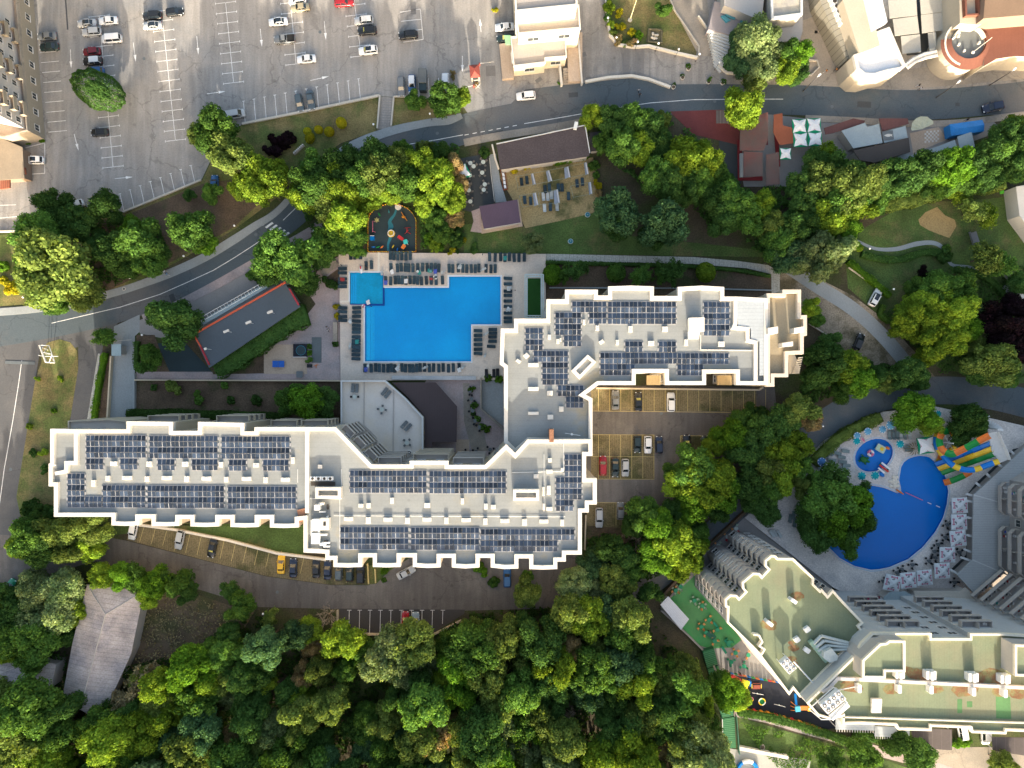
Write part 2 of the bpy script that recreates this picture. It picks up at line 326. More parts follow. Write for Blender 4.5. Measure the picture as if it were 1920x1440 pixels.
# red matting and stall plaza
S_('paved_yard', [(1440,214),(1510,222),(1600,232),(1700,238),(1800,236),(1860,225),(1880,245),(1600,345),(1500,350),(1395,350),(1380,272)], m_greyf, 5)
S_('red_matting', [(1255,209),(1350,206),(1440,216),(1440,272),(1385,272),(1300,252)], m_red, 9)
S_('grey_yard', [(1348,262),(1386,272),(1390,345),(1350,330)], m_slate, 6)
# north plaza bits
S_('lawn', [(1135,-60),(1230,-60),(1262,18),(1308,84),(1305,107),(1240,92),(1200,87),(1165,85),(1143,70),(1133,20)], m_lawn, 3)
S_('path', [(1240,-60),(1320,-60),(1332,52),(1352,108),(1310,104),(1264,18)], m_walkw, 4)
S_('lawn', [(1345,120),(1370,95),(1420,110),(1440,140),(1400,145),(1360,136)], m_lawng, 4)
S_('pavement', [(1500,40),(1560,20),(1620,140),(1900,105),(2300,60),(2300,110),(1920,148),(1700,168),(1500,160)], m_walkw, 4)
# east
S_('gravel_track', [(1462,500),(1500,505),(1600,555),(1660,600),(1720,665),(1765,722),(1720,735),(1640,710),(1560,650),(1500,570),(1462,545)], m_gravel, 5)
tr, _ = strip([(1478,500),(1530,535),(1600,580),(1660,635),(1730,720)],13); S_('track', tr, m_walk, 6)
er, _ = strip([(1180,1118),(1290,1040),(1400,945),(1480,860),(1560,790),(1640,748),(1760,732),(1860,742),(2000,775),(2300,850)],[24,24,24,26,30,26,26,26,28,28]); S_('road', er, m_road, 9)
S_('lawn', [(1600,440),(1700,382),(1860,372),(2100,340),(2100,700),(1900,720),(1760,690),(1660,600),(1590,540),(1585,480)], m_lawng, 4)
S_('sand_patch', [(1722,412),(1735,398),(1757,388),(1772,404),(1790,412),(1793,424),(1780,446),(1762,440),(1742,432),(1725,422)], m_sand, 6)
gp, _ = strip([(1605,450),(1640,466),(1680,467),(1720,457),(1752,456),(1772,470),(1784,496),(1820,502),(1850,520),(1885,548)],[2,3,4,4.5,4,3.5,3,3,3,3]); S_('path', gp, m_walk, 7)
# hotel south side
sr = [(-60,1000),(60,1005),(205,1008),(238,1014),(352,1043),(500,1081),(620,1097),(692,1097),(715,1080),(770,1045),(1090,1040),(1125,1085),(1180,1090),(1210,1120),(1060,1140),(870,1145),(640,1142),(480,1138),(350,1098),(180,1052),(60,1085),(-60,1110)]
S_('service_road', sr, m_road2,7)
S_('lawn', [(205,985),(330,980),(569,985),(569,1046),(500,1030),(400,1008),(262,982),(240,1000),(205,1005)], m_lawng, 5)
S_('dry_bank', [(262,1112),(340,1105),(440,1138),(480,1142),(460,1175),(400,1225),(320,1245),(250,1250),(250,1160)], mat('dry_bank', (.13,.095,.06),.95,.3,.9,col2=(.075,.075,.03), thr=(.45,.6), fine=.3,bump=.5,bscale=3),4)
S_('parking_bays', [(246,984),(330,995),(430,1014),(520,1036),(570,1048),(690,1055),(690,1096),(620,1096),(500,1080),(352,1042),(238,1012)], m_bay, 8)
S_('parking_lot', [(636,1141),(872,1143),(870,1151),(807,1190),(636,1186)], mat('fresh_asphalt', (0.065,0.06,0.058),0.9,0.12,0.5),8)
S_('lawn', [(690,1060),(740,1062),(720,1080),(706,1094),(690,1096)], m_lawng, 9)
S_('parking_lot', [(1100,722),(1452,726),(1460,800),(1400,900),(1290,1010),(1100,1010)], m_road2,5)
S_('parking_bays', [(1108,729),(1418,732),(1418,772),(1108,769)], m_bay, 6)
S_('parking_bays', [(1108,814),(1227,816),(1227,898),(1108,898)], m_bay, 6)
S_('parking_bays', [(1275,816),(1345,817),(1330,852),(1275,852)], m_bay, 6)
S_('parking_bays', [(1100,942),(1215,944),(1215,1010),(1100,1010)], m_bay, 6)
S_('flower_bed', [(1098,985),(1290,1000),(1290,1045),(1180,1110),(1098,1040)], m_brown, 8)
# east hotel terraces
S_('terrace', [(1398,968),(1560,1090),(1560,1250),(1480,1320),(1345,1262),(1312,1212),(1238,1140),(1320,1040)], m_greyf, 10)
S_('green_terrace', [(1303,1078),(1318,1080),(1330,1095),(1352,1130),(1392,1168),(1402,1190),(1372,1214),(1330,1216),(1312,1210),(1240,1138)], m_greenf, 11)
S_('rubber_playground', [(1362,1263),(1480,1284),(1520,1290),(1590,1362),(1545,1368),(1440,1334),(1376,1328)], mat('black_rubber', (0.010,0.013,0.022),0.9,0.15,0.6),12)
pp, _ = strip([(1376,1338),(1440,1350),(1500,1367),(1580,1388),(1660,1412),(1760,1440),(1900,1490)],[5,6,7,8,9,9,9]); S_('path', pp, m_pink, 8)
S_('lawn', [(1385,1345),(1500,1378),(1640,1418),(1760,1460),(1700,1520),(1470,1500),(1440,1420),(1388,1402)], m_lawng, 4)
S_('sand_yard', [(1700,1400),(2100,1402),(2100,1520),(1800,1500),(1745,1430)], m_walkw, 5)
S_('pool_terrace', [(1345,1400),(1520,1425),(1500,1540),(1345,1540)], mat('concrete_terrace', (0.30,0.31,0.29),0.9,0.1,0.6),9)
# ------------------------------------------------------------ pools
from mathutils.geometry import tessellate_polygon
def holed(name, outer, holes, z, th, mats, z2=None):
    """slab with holes; walls of the holes go down to z2"""
    loops = [ccw(PW(outer))] + [ccw(PW(h)) for h in holes]
    tris = tessellate_polygon([[Vector((x, y, 0)) for x, y in lp] for lp in loops])
    flat = [p for lp in loops for p in lp]
    b = MB(); b.add([(x, y, z) for x, y in flat],[],0)
    for t in tris:
        a = [flat[i] for i in t]
        b.f.append(tuple(t) if area2(a) > 0 else tuple(t)[::-1]); b.m.append(0)
    lp = loops[0]; n = len(lp); b.add([(x, y, z) for x, y in lp] + [(x, y, z-th) for x, y in lp],[(i, i+n, (i+1) % n + n, (i+1) % n) for i in range(n)],0)
    for lp in loops[1:]:
        n = len(lp); b.add([(x, y, z) for x, y in lp] + [(x, y, z2) for x, y in lp],[(i, (i+1) % n, (i+1) % n + n, i+n) for i in range(n)],1)
    o = b.build(name, mats); o['kind'] = 'structure'; return o
def watermat(name, tint, gl=0.5):
    m = bpy.data.materials.new(name); m.use_nodes = True; nt = m.node_tree; N = nt.nodes; L = nt.links; N.remove(N['Principled BSDF'])
    tr = N.new('ShaderNodeBsdfTransparent'); tr.inputs[0].default_value = (*tint, 1); g_ = N.new('ShaderNodeBsdfGlossy'); g_.inputs['Roughness'].default_value = 0.04
    fr = N.new('ShaderNodeFresnel'); fr.inputs['IOR'].default_value = 1.33
    geo = N.new('ShaderNodeNewGeometry'); nn = N.new('ShaderNodeTexNoise'); nn.inputs['Scale'].default_value = 1.6; nn.inputs['Detail'].default_value = 3; L.new(geo.outputs['Position'], nn.inputs['Vector'])
    bp = N.new('ShaderNodeBump'); bp.inputs['Strength'].default_value = 0.25; bp.inputs['Distance'].default_value = 0.12; L.new(nn.outputs['Fac'], bp.inputs['Height'])
    L.new(bp.outputs[0], g_.inputs['Normal']); L.new(bp.outputs[0], fr.inputs['Normal'])
    mx = N.new('ShaderNodeMixShader'); L.new(fr.outputs[0], mx.inputs[0]); L.new(tr.outputs[0], mx.inputs[1]); L.new(g_.outputs[0], mx.inputs[2]); L.new(mx.outputs[0], N['Material Output'].inputs['Surface']); return m
m_water = watermat('pool_water', (0.80,0.96,1.0)); m_water2 = watermat('deep_pool_water', (0.6,0.8,0.98))
m_liner = mat('blue_pool_liner', (0.0,0.60,0.97),0.6,0.06,0.25,col2=(0.0,0.50,0.88), thr=(0.42,0.62), fine=0.03)
m_liner3 = mat('turquoise_pool_liner', (0.0,0.56,0.76),0.6,0.14,1.6,fine=0.08)
m_liner2 = mat('navy_pool_liner', (0.0,0.30,0.64),0.6,0.05,0.3,fine=0.03)
m_pwall = mat('pool_wall_tile', (0.0,0.09,0.40),0.5,0.05,1)
deck = [(637,474),(1023,477),(1023,540),(1023,620),(985,640),(985,712),(908,712),(640,714)]
pool = [(720,540),(842,540),(842,519),(939,519),(939,609),(884,609),(884,678),(685,678),(685,572),(720,572)]
kid = [(657,511),(719.5,511),(719.5,571.5),(657,571.5)]
kidh = [(657,511),(720,511),(720,571.7),(657,571.7)]
o = holed('pool_deck', deck, [[(657,511),(720,511),(720,540),(842,540),(842,519),(939,519),(939,609),(884,609),(884,678),(685,678),(685,572),(657,572)]],0.62,0.62,[m_deck, m_pwall],0.08)
o['label'] = 'taupe tiled deck round the rectangular hotel pool'
b = MB(); b.prism(PW(pool),0.05,0.1); o = b.build('pool_floor', m_liner); tag(o, 'bright blue floor of the hotel pool', kind='structure')
b = MB(); b.prism(PW(kid),0.05,0.22); o = b.build('pool_floor', m_liner3); tag(o, 'turquoise floor of the small square pool', kind='structure')
b = MB()
for i, (x, w_) in enumerate(((688,5),(692,4),(696,4),(700,3))):
    x0,y0 = P(x, 575); x1,y1 = P(x+w_-0.6,676); b.box((x0+x1)/2,(y0+y1)/2,0.101,0.42-0.08*i, x1-x0,y0-y1)
for i, x in enumerate((659,662.5,666)):
    x0,y0 = P(x, 513); x1,y1 = P(x+2.8,569); b.box((x0+x1)/2,(y0+y1)/2,0.221,0.44-0.06*i, x1-x0,y0-y1)
o = b.build('pool_steps', mat('step_liner', (0.02,0.66,0.97),0.6,0.05,1)); tag(o, 'submerged steps along the left side of the hotel pool', kind='structure')
b = MB(); b.wall(PW([(719.8,511.5),(719.8,571.8),(657.5,571.8)]),0.35,0.1,0.5); o = b.build('pool_divider', m_pwall); tag(o, 'low blue divider between the square pool and the main pool', kind='structure')
b = MB(); b.prism(PW([(657,511),(720,511),(720,540),(842,540),(842,519),(939,519),(939,609),(884,609),(884,678),(685,678),(685,572),(657,572)]),0.47,0.52,bottom=False); b.f = [f for f in b.f if len(f) > 4]; b.m = [0]*len(b.f)
o = b.build('water', m_water); tag(o, 'clear water of the rectangular hotel pool', kind='structure')
b = MB(); rim = [(657,511),(720,511)]
for seg in ([(656,510.5),(720,510.5)],[(656,510),(656,566)],[(720.5,539),(841,539),(841,518),(940,518),(940,610),(885,610),(885,679),(684,679),(684,574)]): b.wall(PW(seg),0.32,0.55,0.67)
o = b.build('pool_coping', mat('pale_pool_coping', (0.62,0.66,0.66),0.6,0.05,1)); tag(o, 'pale coping along the edges of the hotel pool', kind='structure')
b = MB()
for seg in ([(711,474),(711,510)],[(638,566),(656,566)]): b.wall(PW(seg),0.45,0.55,0.66)
o = b.build('drain_channel', m_whitew); tag(o, 'pale drain channels in the pool deck', kind='structure')
S2 = [(1684,892),(1687,875),(1692,866),(1700,860),(1710,856),(1722,854),(1732,855),(1740,857),(1757,872),(1765,883),(1770,895),(1775,920),(1772,945),(1765,970),(1750,997),(1727,1025),(1700,1047),(1665,1062),(1645,1066),(1630,1067),(1600,1060),(1572,1045),(1552,1025),(1545,1000),(1550,965),(1568,935),(1590,917),(1615,910),(1635,910),(1655,914),(1680,924),(1687,921),(1686,912),(1683,900)]
ell = [(1636 + 37*math.cos(R(a))*math.cos(R(28)) - 29*math.sin(R(a))*math.sin(R(28)),853 - 37*math.cos(R(a))*math.sin(R(28)) - 29*math.sin(R(a))*math.cos(R(28))) for a in range(0,360,15)]
d2 = [(1395,970),(1440,925),(1480,895),(1510,862),(1545,825),(1600,795),(1655,772),(1750,762),(1850,783),(1990,815),(1990,1120),(1600,1122),(1560,1100)]
o = holed('pool_deck', d2,[S2,ell],0.62,0.62,[m_deck2,m_liner2],0.08); o['label'] = 'pale paved deck round the curved blue pool'
b = MB(); b.prism(PW(S2),0.05,0.1); b.prism(PW(ell),0.05,0.12); o = b.build('pool_floor', m_liner2); tag(o, 'deep blue floor of the curved pools', kind='structure')
for nm, sh in (('water', S2),('water', ell)):
    b = MB(); b.prism(PW(sh),0.4,0.53,bottom=False); b.f = [f for f in b.f if len(f) > 4]; b.m = [0]*len(b.f); o = b.build(nm, m_water2)
    tag(o, 'water of the large curved pool' if sh is S2 else 'water of the small oval paddling pool', kind='structure')
b = MB()
for sh in (S2,ell):
    q = inset(PW(sh),-0.3); q.append(q[0]); b.wall(q, 0.3,0.55,0.67)
o = b.build('pool_coping', mat('blue_white_coping', (0.42,0.50,0.58),0.6,0.05,1)); tag(o, 'pale coping round the curved pools', kind='structure')
# ------------------------------------------------------------ painted markings
def line(b, p, q, w=0.12,z=0.0): b.wall([P(*p), P(*q)], w, z-0.02,z)
mk = MB(); ZL = LV*2+0.006
def bays(b, x0,y0,x1,y1,n, hw, z, centre=True, dx=None, ticks=True, left=True, right=True):
    """centre line from (x0,y0) to (x1,y1), n+1 cross lines"""
    if centre: line(b, (x0,y0),(x1,y1),0.11,z)
    for i in range(n+1):
        t = i/n; x = x0+(x1-x0)*t; y = y0+(y1-y0)*t; sl = -0.115
        if left: line(b, (x-hw, y-hw*sl),(x-0.6,y-0.6*sl),0.11,z+0.003*0)
        if right: line(b, (x+0.6,y+0.6*sl),(x+hw, y+hw*sl),0.11,z)
        if ticks:
            if left: line(b, (x-hw, y-hw*sl-2),(x-hw, y-hw*sl+2),0.11,z+0.002)
            if right: line(b, (x+hw, y+hw*sl-2),(x+hw, y+hw*sl+2),0.11,z+0.002)
bays(mk, 186,30,212,313,15,19,ZL); bays(mk, 303,20,329,263,13,19,ZL); bays(mk, 423,5,438,155,8,19,ZL)
bays(mk, 545,5,555,120,6,19,ZL); bays(mk, 663,-10,677,105,6,19,ZL)
line(mk, (750,23),(788,17),0.11,ZL); line(mk, (752,40),(790,36),0.11,ZL); line(mk, (754,60),(791,55),0.11,ZL); line(mk, (756,79),(793,74),0.11,ZL); line(mk, (788,17.5),(793.5,74),0.11,ZL+0.003)
for i in range(9):
    x = 93+1.6*i*1.0; y = 97+18.6*i; line(mk, (75+2.0*i, y+2),(108+2.2*i, y-1),0.11,ZL)
for i in range(12): x = 457+19.6*i; y = 232-4.3*i; line(mk, (x+6*0.5,y-1),(x-0.5,y-42+0.5*i),0.11,ZL) ; line(mk, (x-3,y-42+0.5*i),(x+2,y-42.8+0.5*i),0.11,ZL+0.002)
for i in range(8): x = 232+19*i; y = 394-7.6*i; line(mk, (x, y),(x-7,y-30),0.11,ZL); line(mk, (x-10,y-30),(x-5,y-31),0.11,ZL+0.002)
for i in range(5): line(mk, (748+19*i, 181),(746+19*i, 146),0.11,ZL)
line(mk, (0,385),(30,384),0.11,ZL); line(mk, (0,409),(32,406),0.11,ZL); line(mk, (48,277),(84,268),0.11,ZL); line(mk, (48,327),(84,325),0.11,ZL); line(mk, (84,268),(84,325),0.11,ZL+0.003)
def arrow(b, x0,y0,x1,y1,z):
    line(b, (x0,y0),(x1,y1),0.13,z); d = math.hypot(x1-x0,y1-y0); ux, uy = (x1-x0)/d, (y1-y0)/d
    b.prism(PW([(x1-uy*2.6,y1+ux*2.6),(x1+ux*13,y1+uy*13),(x1+uy*2.6,y1-ux*2.6)]), z-0.02,z+0.002)
for a in ((132,93,133,115),(250,80,253,103),(369,68,371,90),(488,54,490,75),(608,40,610,62),(139,251,144,270),(215,335,236,333),(388,176,410,173),(582,151,604,146),(902,60,901,48),(867,105,867,122)): arrow(mk, *a, ZL)
o = mk.build('parking_markings', m_line); tag(o, 'white bay lines and arrows painted on the large parking lot', kind='structure')
mk = MB(); ZR = LV*8+0.006
cl = [(2000,175),(1800,205),(1700,206),(1565,190),(1400,186),(1300,187),(1220,193),(1150,203),(1060,219),(980,233)]
mk.wall(PW([(1468,186),(1400,186),(1300,187),(1220,193),(1150,203),(1060,219),(983,232)]),0.14,ZR-0.02,ZR)
for i in range(7): x = 969-15*i; y = 235+2.8*i; line(mk, (x, y),(x-8,y+1.6),0.14,ZR)
mk.wall(PW([(868,253),(820,262),(770,270),(720,284),(660,308),(605,345),(560,385),(531,413)]),0.14,ZR-0.02,ZR)
mk.wall(PW([(498,443),(480,457),(440,483),(400,507),(350,530),(300,552),(225,576),(97,606)]),0.14,ZR-0.02,ZR)
for i in range(6):
    x = 491+7.6*i; y = 421+4.6*i; dx, dy = 13,-9.5
    mk.prism(PW([(x-1.5,y+0.2),(x+1.7,y+2.6),(x+1.7+dx, y+2.6+dy),(x-1.5+dx, y+0.2+dy)]), ZR-0.02,ZR)
o = mk.build('road_markings', m_line); tag(o, 'white centre line and zebra crossing of the curved road', kind='structure')
mk = MB(); z5 = LV*5+0.006
mk.wall(PW([(41,676),(35,720),(24,790),(8,880),(0,940),(-10,1000)]),0.14,z5-0.02,z5)
o = mk.build('road_markings', m_line); tag(o, 'white centre line of the road at the left edge', kind='structure')
mk = MB(); ZB = LV*6+0.006
for i in range(16): x = 1122+20.9*i; line(mk, (x, 730),(x, 771),0.1,ZB)
line(mk, (1110,770.5),(1395,773.5),0.12,ZB+0.003); 
for i in range(6): x = 1122+20.8*i; line(mk, (x, 815),(x, 897),0.1,ZB)
for y in (815,856,898): line(mk, (1110,y),(1227,y+0.5),0.1,ZB+0.003)
line(mk, (1276,817),(1276,850),0.1,ZB); line(mk, (1276,817),(1330,817),0.1,ZB+0.003); line(mk, (1118,942),(1215,943.5),0.1,ZB); line(mk, (1155,943),(1155,985),0.1,ZB+0.002)
o = mk.build('parking_markings', m_yline); tag(o, 'faded yellow bay lines of the parking lot right of the hotel', kind='structure')
mk = MB(); ZB = LV*8+0.006
for i in range(19):
    t = i; x = 266+21.5*i; yt = 984+(x-246)*0.155+((x-246)**2)*0.00006; yb = yt+27+(9 if x > 330 else 2)
    line(mk, (x+4,yt+1),(x-4,min(yb, 1094)),0.1,ZB)
o = mk.build('parking_markings', m_yline); tag(o, 'yellow bay lines below the west wing of the hotel', kind='structure')
mk = MB()
for i in range(10):
    x = 655+19.5*i; yb = 1186 if x < 800 else 1186-(x-800)*0.55; line(mk, (x, 1144),(x-1,yb),0.12,ZB); line(mk, (x-4,1144),(x+4,1144),0.12,ZB+0.002)
o = mk.build('parking_markings', m_line); tag(o, 'white T marks on the small parking lot by the wood', kind='structure')
# ------------------------------------------------------------ building kit
m_wall = mat('cream_render', (0.42,0.37,0.29),0.9,0.07,0.5,fine=0.04)
m_walls = mat('grey_beige_render', (0.40,0.375,0.345),0.9,0.07,0.5,fine=0.04)
m_white = mat('white_render', (0.56,0.53,0.475),0.85,0.08,0.6,fine=0.04,seams=(0,3.1,0.05,0.8))
m_roof = mat('hotel_roof_membrane', (0.215,0.228,0.225),0.85,0.12,0.5,col2=(0.27,0.24,0.17), thr=(0.55,0.7), fine=0.05,seams=(90,1.1,0.06,0.88), bump=0.3,bscale=1.5,stain=0.14,streak=0.0)
m_glass = mat('dark_window_glass', (0.035,0.045,0.05),0.08,0.2,2,spec=0.7)
m_frame = mat('pale_window_frame', (0.55,0.53,0.50),0.6,0.05,2)
m_rail = mat('dark_railing', (0.08,0.075,0.07),0.5)
m_metal = mat('pale_sheet_metal', (0.34,0.37,0.39),0.5,0.06,0.6,metal=0.0,seams=(90,0.75,0.07,0.82))
m_unit = mat('unit_casing', (0.62,0.63,0.62),0.5,0.08,2)
m_fan = mat('fan_dark', (0.04,0.035,0.03),0.6)
WIN = {}
def winmesh(w, h):
    k = (w, h)
    if k not in WIN:
        b = MB(); t = 0.09
        b.box(-w/2+t/2,0.03,0,h, t, 0.08,0,0); b.box(w/2-t/2,0.03,0,h, t, 0.08,0,0)
        b.box(0,0.03,0,t, w-2*t, 0.08,0,0); b.box(0,0.03,h-t, h, w-2*t, 0.08,0,0); b.box(0,0.025,t, h-t, 0.06,0.05,0,0)
        b.box(0,0.005,t, h-t, w-2*t, 0.03,0,1); b.box(0,0.08,-0.08,0,w+0.16,0.2,0,0)
        WIN[k] = b.mesh('window', [m_frame, m_glass])
    return WIN[k]
def facade(poly, z0,z1,root, floor=3.0,pitch=3.4,w=1.5,h=1.5,off=1.0,minlen=2.4,lim=90,skip=None):
    """windows on every wall of the CCW polygon; the ones the photo can see are parts, the others one mesh"""
    poly = ccw(poly); vis = []; hid = []
    for i in range(len(poly)):
        a = Vector(poly[i]); b = Vector(poly[(i+1) % len(poly)]); L = (b-a).length
        if L < minlen: continue
        d = (b-a)/L; nrm = Vector((d.y, -d.x)); mid = (a+b)/2; n = max(1,int(L/pitch)); ang = math.atan2(-nrm.x, nrm.y)
        if skip and skip(mid, nrm): continue
        vz = nrm.dot(-mid)/max(1,mid.length)
        for k in range(n):
            p = a + d*L*(k+0.5)/n
            z = z0+off
            while z + h < z1-0.3:
                (vis if vz > 0.05 else hid).append((vz, p.x+nrm.x*0.004,p.y+nrm.y*0.004,z, ang)); z += floor
    vis.sort(key=lambda t: -t[0]); me = winmesh(w, h)
    for t in vis[:lim]: inst('window', me, root, (t[1], t[2], t[3]), t[4])
    rest = vis[lim:] + hid
    if rest:
        b = MB()
        for _, x, y, z, an in rest:
            for (cx, sx, sz0,sz1,mi) in ((0,w, -0.06,h+0.06,0),(0,w-0.2,0.05,h-0.05,1)):
                px_, py_ = rot2(0,0.03 if mi == 0 else 0.05,an); b.box(x+px_, y+py_, z+sz0,z+sz1,sx, 0.05,an, mi)
        o = b.build('window', [m_frame, m_glass], root); o['kind'] = 'stuff'
def balcony(root, a, b, z, depth=1.4,ch=0.0,mr=None, mf=None, divider=False, th=0.14,rh=1.0,furn=None):
    """balcony on wall segment a->b (outward = right-hand side of a->b for CCW outline)"""
    a = Vector(a); b = Vector(b); L = (b-a).length; d = (b-a)/L; n = Vector((d.y, -d.x))
    if ch: o = [a, a+n*(depth-ch), a+n*depth+d*ch, b+n*depth-d*ch, b+n*(depth-ch), b]
    else: o = [a, a+n*depth, b+n*depth, b]
    mb = MB(); pl = [(p.x, p.y) for p in o]; mb.prism(pl, z-0.18,z, 1); q = [(p.x, p.y) for p in o]
    mb.wall(q, th, z, z+rh, 0)
    if divider:
        c = (a+b)/2; mb.wall([(c.x, c.y),(c.x+n.x*(depth-0.15), c.y+n.y*(depth-0.15))],0.1,z, z+rh+0.6,0)
    ob = mb.build('balcony', [mr or m_wall, mf or m_walls], root)
    if furn:
        for k in range(furn):
            f = MB(); t = random.uniform(0.12,0.88); c = a + d*L*t + n*random.uniform(0.45,depth-0.5)
            f.rbox(c.x, c.y, z+0.35,z+0.43,0.5,0.5,random.random()*3,random.choice((0,0,1,2)),0.08)
            f.box(c.x, c.y, z, z+0.35,0.3,0.3,0,0); f.box(c.x+0.2,c.y, z+0.43,z+0.8,0.06,0.45,0,0)
            f.build('chair', [m_frame, random.choice(TOWELS), m_slate], ob)
    return ob
TOWELS = [mat('towel_teal', (0.03,0.22,0.2),0.9), mat('towel_pink', (0.45,0.06,0.16),0.9), mat('towel_blue', (0.06,0.09,0.35),0.9), mat('towel_white', (0.6,0.6,0.58),0.9), mat('towel_red', (0.3,0.04,0.04),0.9)]
# ------------------------------------------------------------ the white hotel
HT = 19.2; HR = 18.5
west = [(142,805),(237,805),(237,790),(324,791),(324,808),(371,808),(371,791),(458,793),(458,809),(477,809),(477,801),(630,801),(697,871),(768,871),(768,864),(841,864),(841,872),(909,872),(950,832)]
north = [(945,826),(945,689),(937,683),(939,616),(964,616),(964,597.5),(1024.5,597.5),(1024.5,561),(1059.5,561),(1059.5,543),(1121,543),(1121,554),(1140.5,554),(1140.5,537),(1183,535.5),(1226,537),(1226,555),(1271,555),(1271,538),(1315,535.5),(1358,538),(1358,556),(1380,556),(1440,559),(1440,722),(1380,722),(1380,700),(1324,700),(1324,722),(1247,722),(1247,699),(1192,699),(1192,722),(1122,722),(1098,740),(1111,747)]
southE = [(1111,855),(1099,855),(1099,897),(1119,897),(1119,946),(1104,946),(1104,961),(1091,961),(1091,1040),(1061,1040),(1061,1053),(1045,1053),(1045,1067),(1018,1068),(992.5,1067),(992.5,1047),(972,1047),(972,1066),(946,1067),(920,1064),(920,1046),(899,1046),(899,1064),(873,1066),(847,1064),(847,1046),(826,1046),(826,1064),(800,1065),(774,1063),(774,1045),(751,1045),(751,1063),(725,1064),(699,1063),(699,1045),(679,1045),(679,1063),(652,1064),(625,1063),(625,1050),(610,1050),(610,1038),(569,1036),(569,975),(560,976),(560,989),(533,990),(506,989),(506,973),(485,973),(485,988),(459,989),(432,988),(432,973),(411,973),(411,987),(384,988),(357,987),(357,973),(336,973),(336,986),(310,987),(284,986),(284,972),(261,972),(261,985),(235,986),(209,985),(209,969),(101,969),(101,912),(91,912),(91,870),(94,868),(94,804)]
outl = PW(west + north + southE, HT)
hotel = empty('hotel', (*P(700,900),0),0,'long white-parapeted hotel with many rooftop solar arrays in the middle of the photo', 'hotel')
hx, hy = P(700,900)
def loc(p): return [(x-hx, y-hy) for x, y in p]
ZN = 16.6; DN = HR-ZN
LO = loc(PW(west[:-1] + [(949,833),(966,849.5),(989,824),(1111,824)] + southE, HT)); LN = loc(PW(north[:-1] + [(1111,747),(1111,830),(992,828),(966,851),(945,830)], HT-DN))
for q_, zr_, nm_ in ((LO, HR, 'wall'),(LN, ZN, 'north_wing_wall')):
    b = MB(); b.prism(inset(q_, 0.12 if nm_ == 'wall' else 0.2),0,zr_, 0,1); b.build(nm_, [m_wall, m_roof], hotel)
    b = MB(); b.ring(q_, 0.82,zr_-0.5,zr_+0.7,0); b.build('parapet', m_white, hotel)
def rz(x, y): return ZN if (y < 822 and x > 937) else HR
b = MB()
for seg in ([(575.5,802),(575.5,962)],[(1379,557),(1379,607),(1376,614),(1402,617),(1402,638),(1417,642),(1417,720)],[(142,806),(142,868),(124,868),(124,884),(103,888)]):
    zz = rz(*seg[0]); b = MB(); b.wall(loc(PW(seg, zz+.7)),0.78,zz, zz+.696)
    b.build('parapet', m_white, hotel)
b = MB(); b.wall(loc(PW([(1313,628),(1313,656),(1416,657)], ZN)),0.15,ZN, ZN+0.35); b.build('kerb', m_white, hotel)
facade([(x+hx, y+hy) for x, y in inset(LO, 0.12)],0,18,hotel, lim=70,pitch=3.6,w=1.6,h=1.6); facade([(x+hx, y+hy) for x, y in inset(LN, 0.2)],0,16,hotel, lim=26,pitch=3.6,w=1.6,h=1.6)
for o in list(bpy.data.objects):
    if o.parent == hotel and o.name.startswith('window'):
        o.location.x -= hx; o.location.y -= hy
# balconies of the courtyard diagonal and the north side of the west wing
def hb(p, q, zs, **k):
    A = Vector(P(*p, HT)) - Vector((hx, hy)); B = Vector(P(*q, HT)) - Vector((hx, hy))
    for z in zs: balcony(hotel, A, B, z, **k)
ZS = [3.6,6.6,9.6,12.6,15.6]
hb((651,823),(634,805.5), ZS, depth=1.3,mr=m_walls); hb((672,845),(656,828), ZS, depth=1.3,mr=m_walls); hb((694,867.5),(678,851), ZS, depth=1.3,mr=m_walls)
hb((748,871),(705,871), ZS, depth=1.2,mr=m_walls); hb((838,864),(772,864), ZS, depth=1.1,mr=m_wall); hb((905,872),(848,872), ZS, depth=1.2,mr=m_walls)
for x0,x1 in ((250,310),(384,446),(490,540),(550,600)):
    hb((x1,792 if x0 < 470 else 801),(x0,792 if x0 < 470 else 801),[3.6,6.6,9.6,12.6], depth=1.1,mr=m_wall)
# annex on the north-west corner and the small east block
b = MB(); b.prism(loc(PW([(127,789),(205,786),(236,789),(236,806),(127,806)],14)),0,14,0,1); b.ring(loc(PW([(127,789),(205,786),(236,789),(236,806),(127,806)],14.5)),0.25,13.5,14.5,0); b.build('annex', [m_wall, m_walls], hotel)
ZE = 16.0
eb = [(1437,550),(1467,550),(1467,543),(1502,543),(1502,591),(1513,591),(1513,629),(1507,629),(1507,664),(1495,664),(1478,665),(1478,707),(1452,707),(1452,725),(1437,725)]
E = loc(PW(eb, ZE+1)); b = MB(); b.prism(inset(E, 0.1),0,ZE, 0,1); b.build('east_block', [m_wall, mat('sandy_roof', (0.26,0.22,0.15),0.9,0.12,0.7,fine=0.08)], hotel)
b = MB(); b.ring(E, 0.75,ZE-0.4,ZE+1,0); b.build('parapet', mat('tiled_parapet', (0.50,0.44,0.36),0.8,0.05,1,seams=(90,0.7,0.06,0.85)), hotel)
b = MB()
for y0,y1,x0,x1 in ((612,627,1440,1459),(612,625,1489,1508),(640,651,1467,1487)):
    q = loc(PW([(x0,y0+3),(x1,y0),(x1,y1-2),(x0,y1)], ZE+2.3)); b = MB(); b.prism(q, ZE, ZE+2.3,0); b.build('roof_hatch', m_white, hotel)
b = MB(); q = loc(PW([(1490,664),(1500,690),(1499,699),(1480,701),(1478,665)],12)); b.prism(q, 0,12,0); 
for k in range(8):
    a_ = loc(PW([(1484+0.8*k, 700-4*k),(1498,699-4*k)],12)); b.wall(a_, 0.25,12+0.25*k, 12.25+0.25*k, 0)
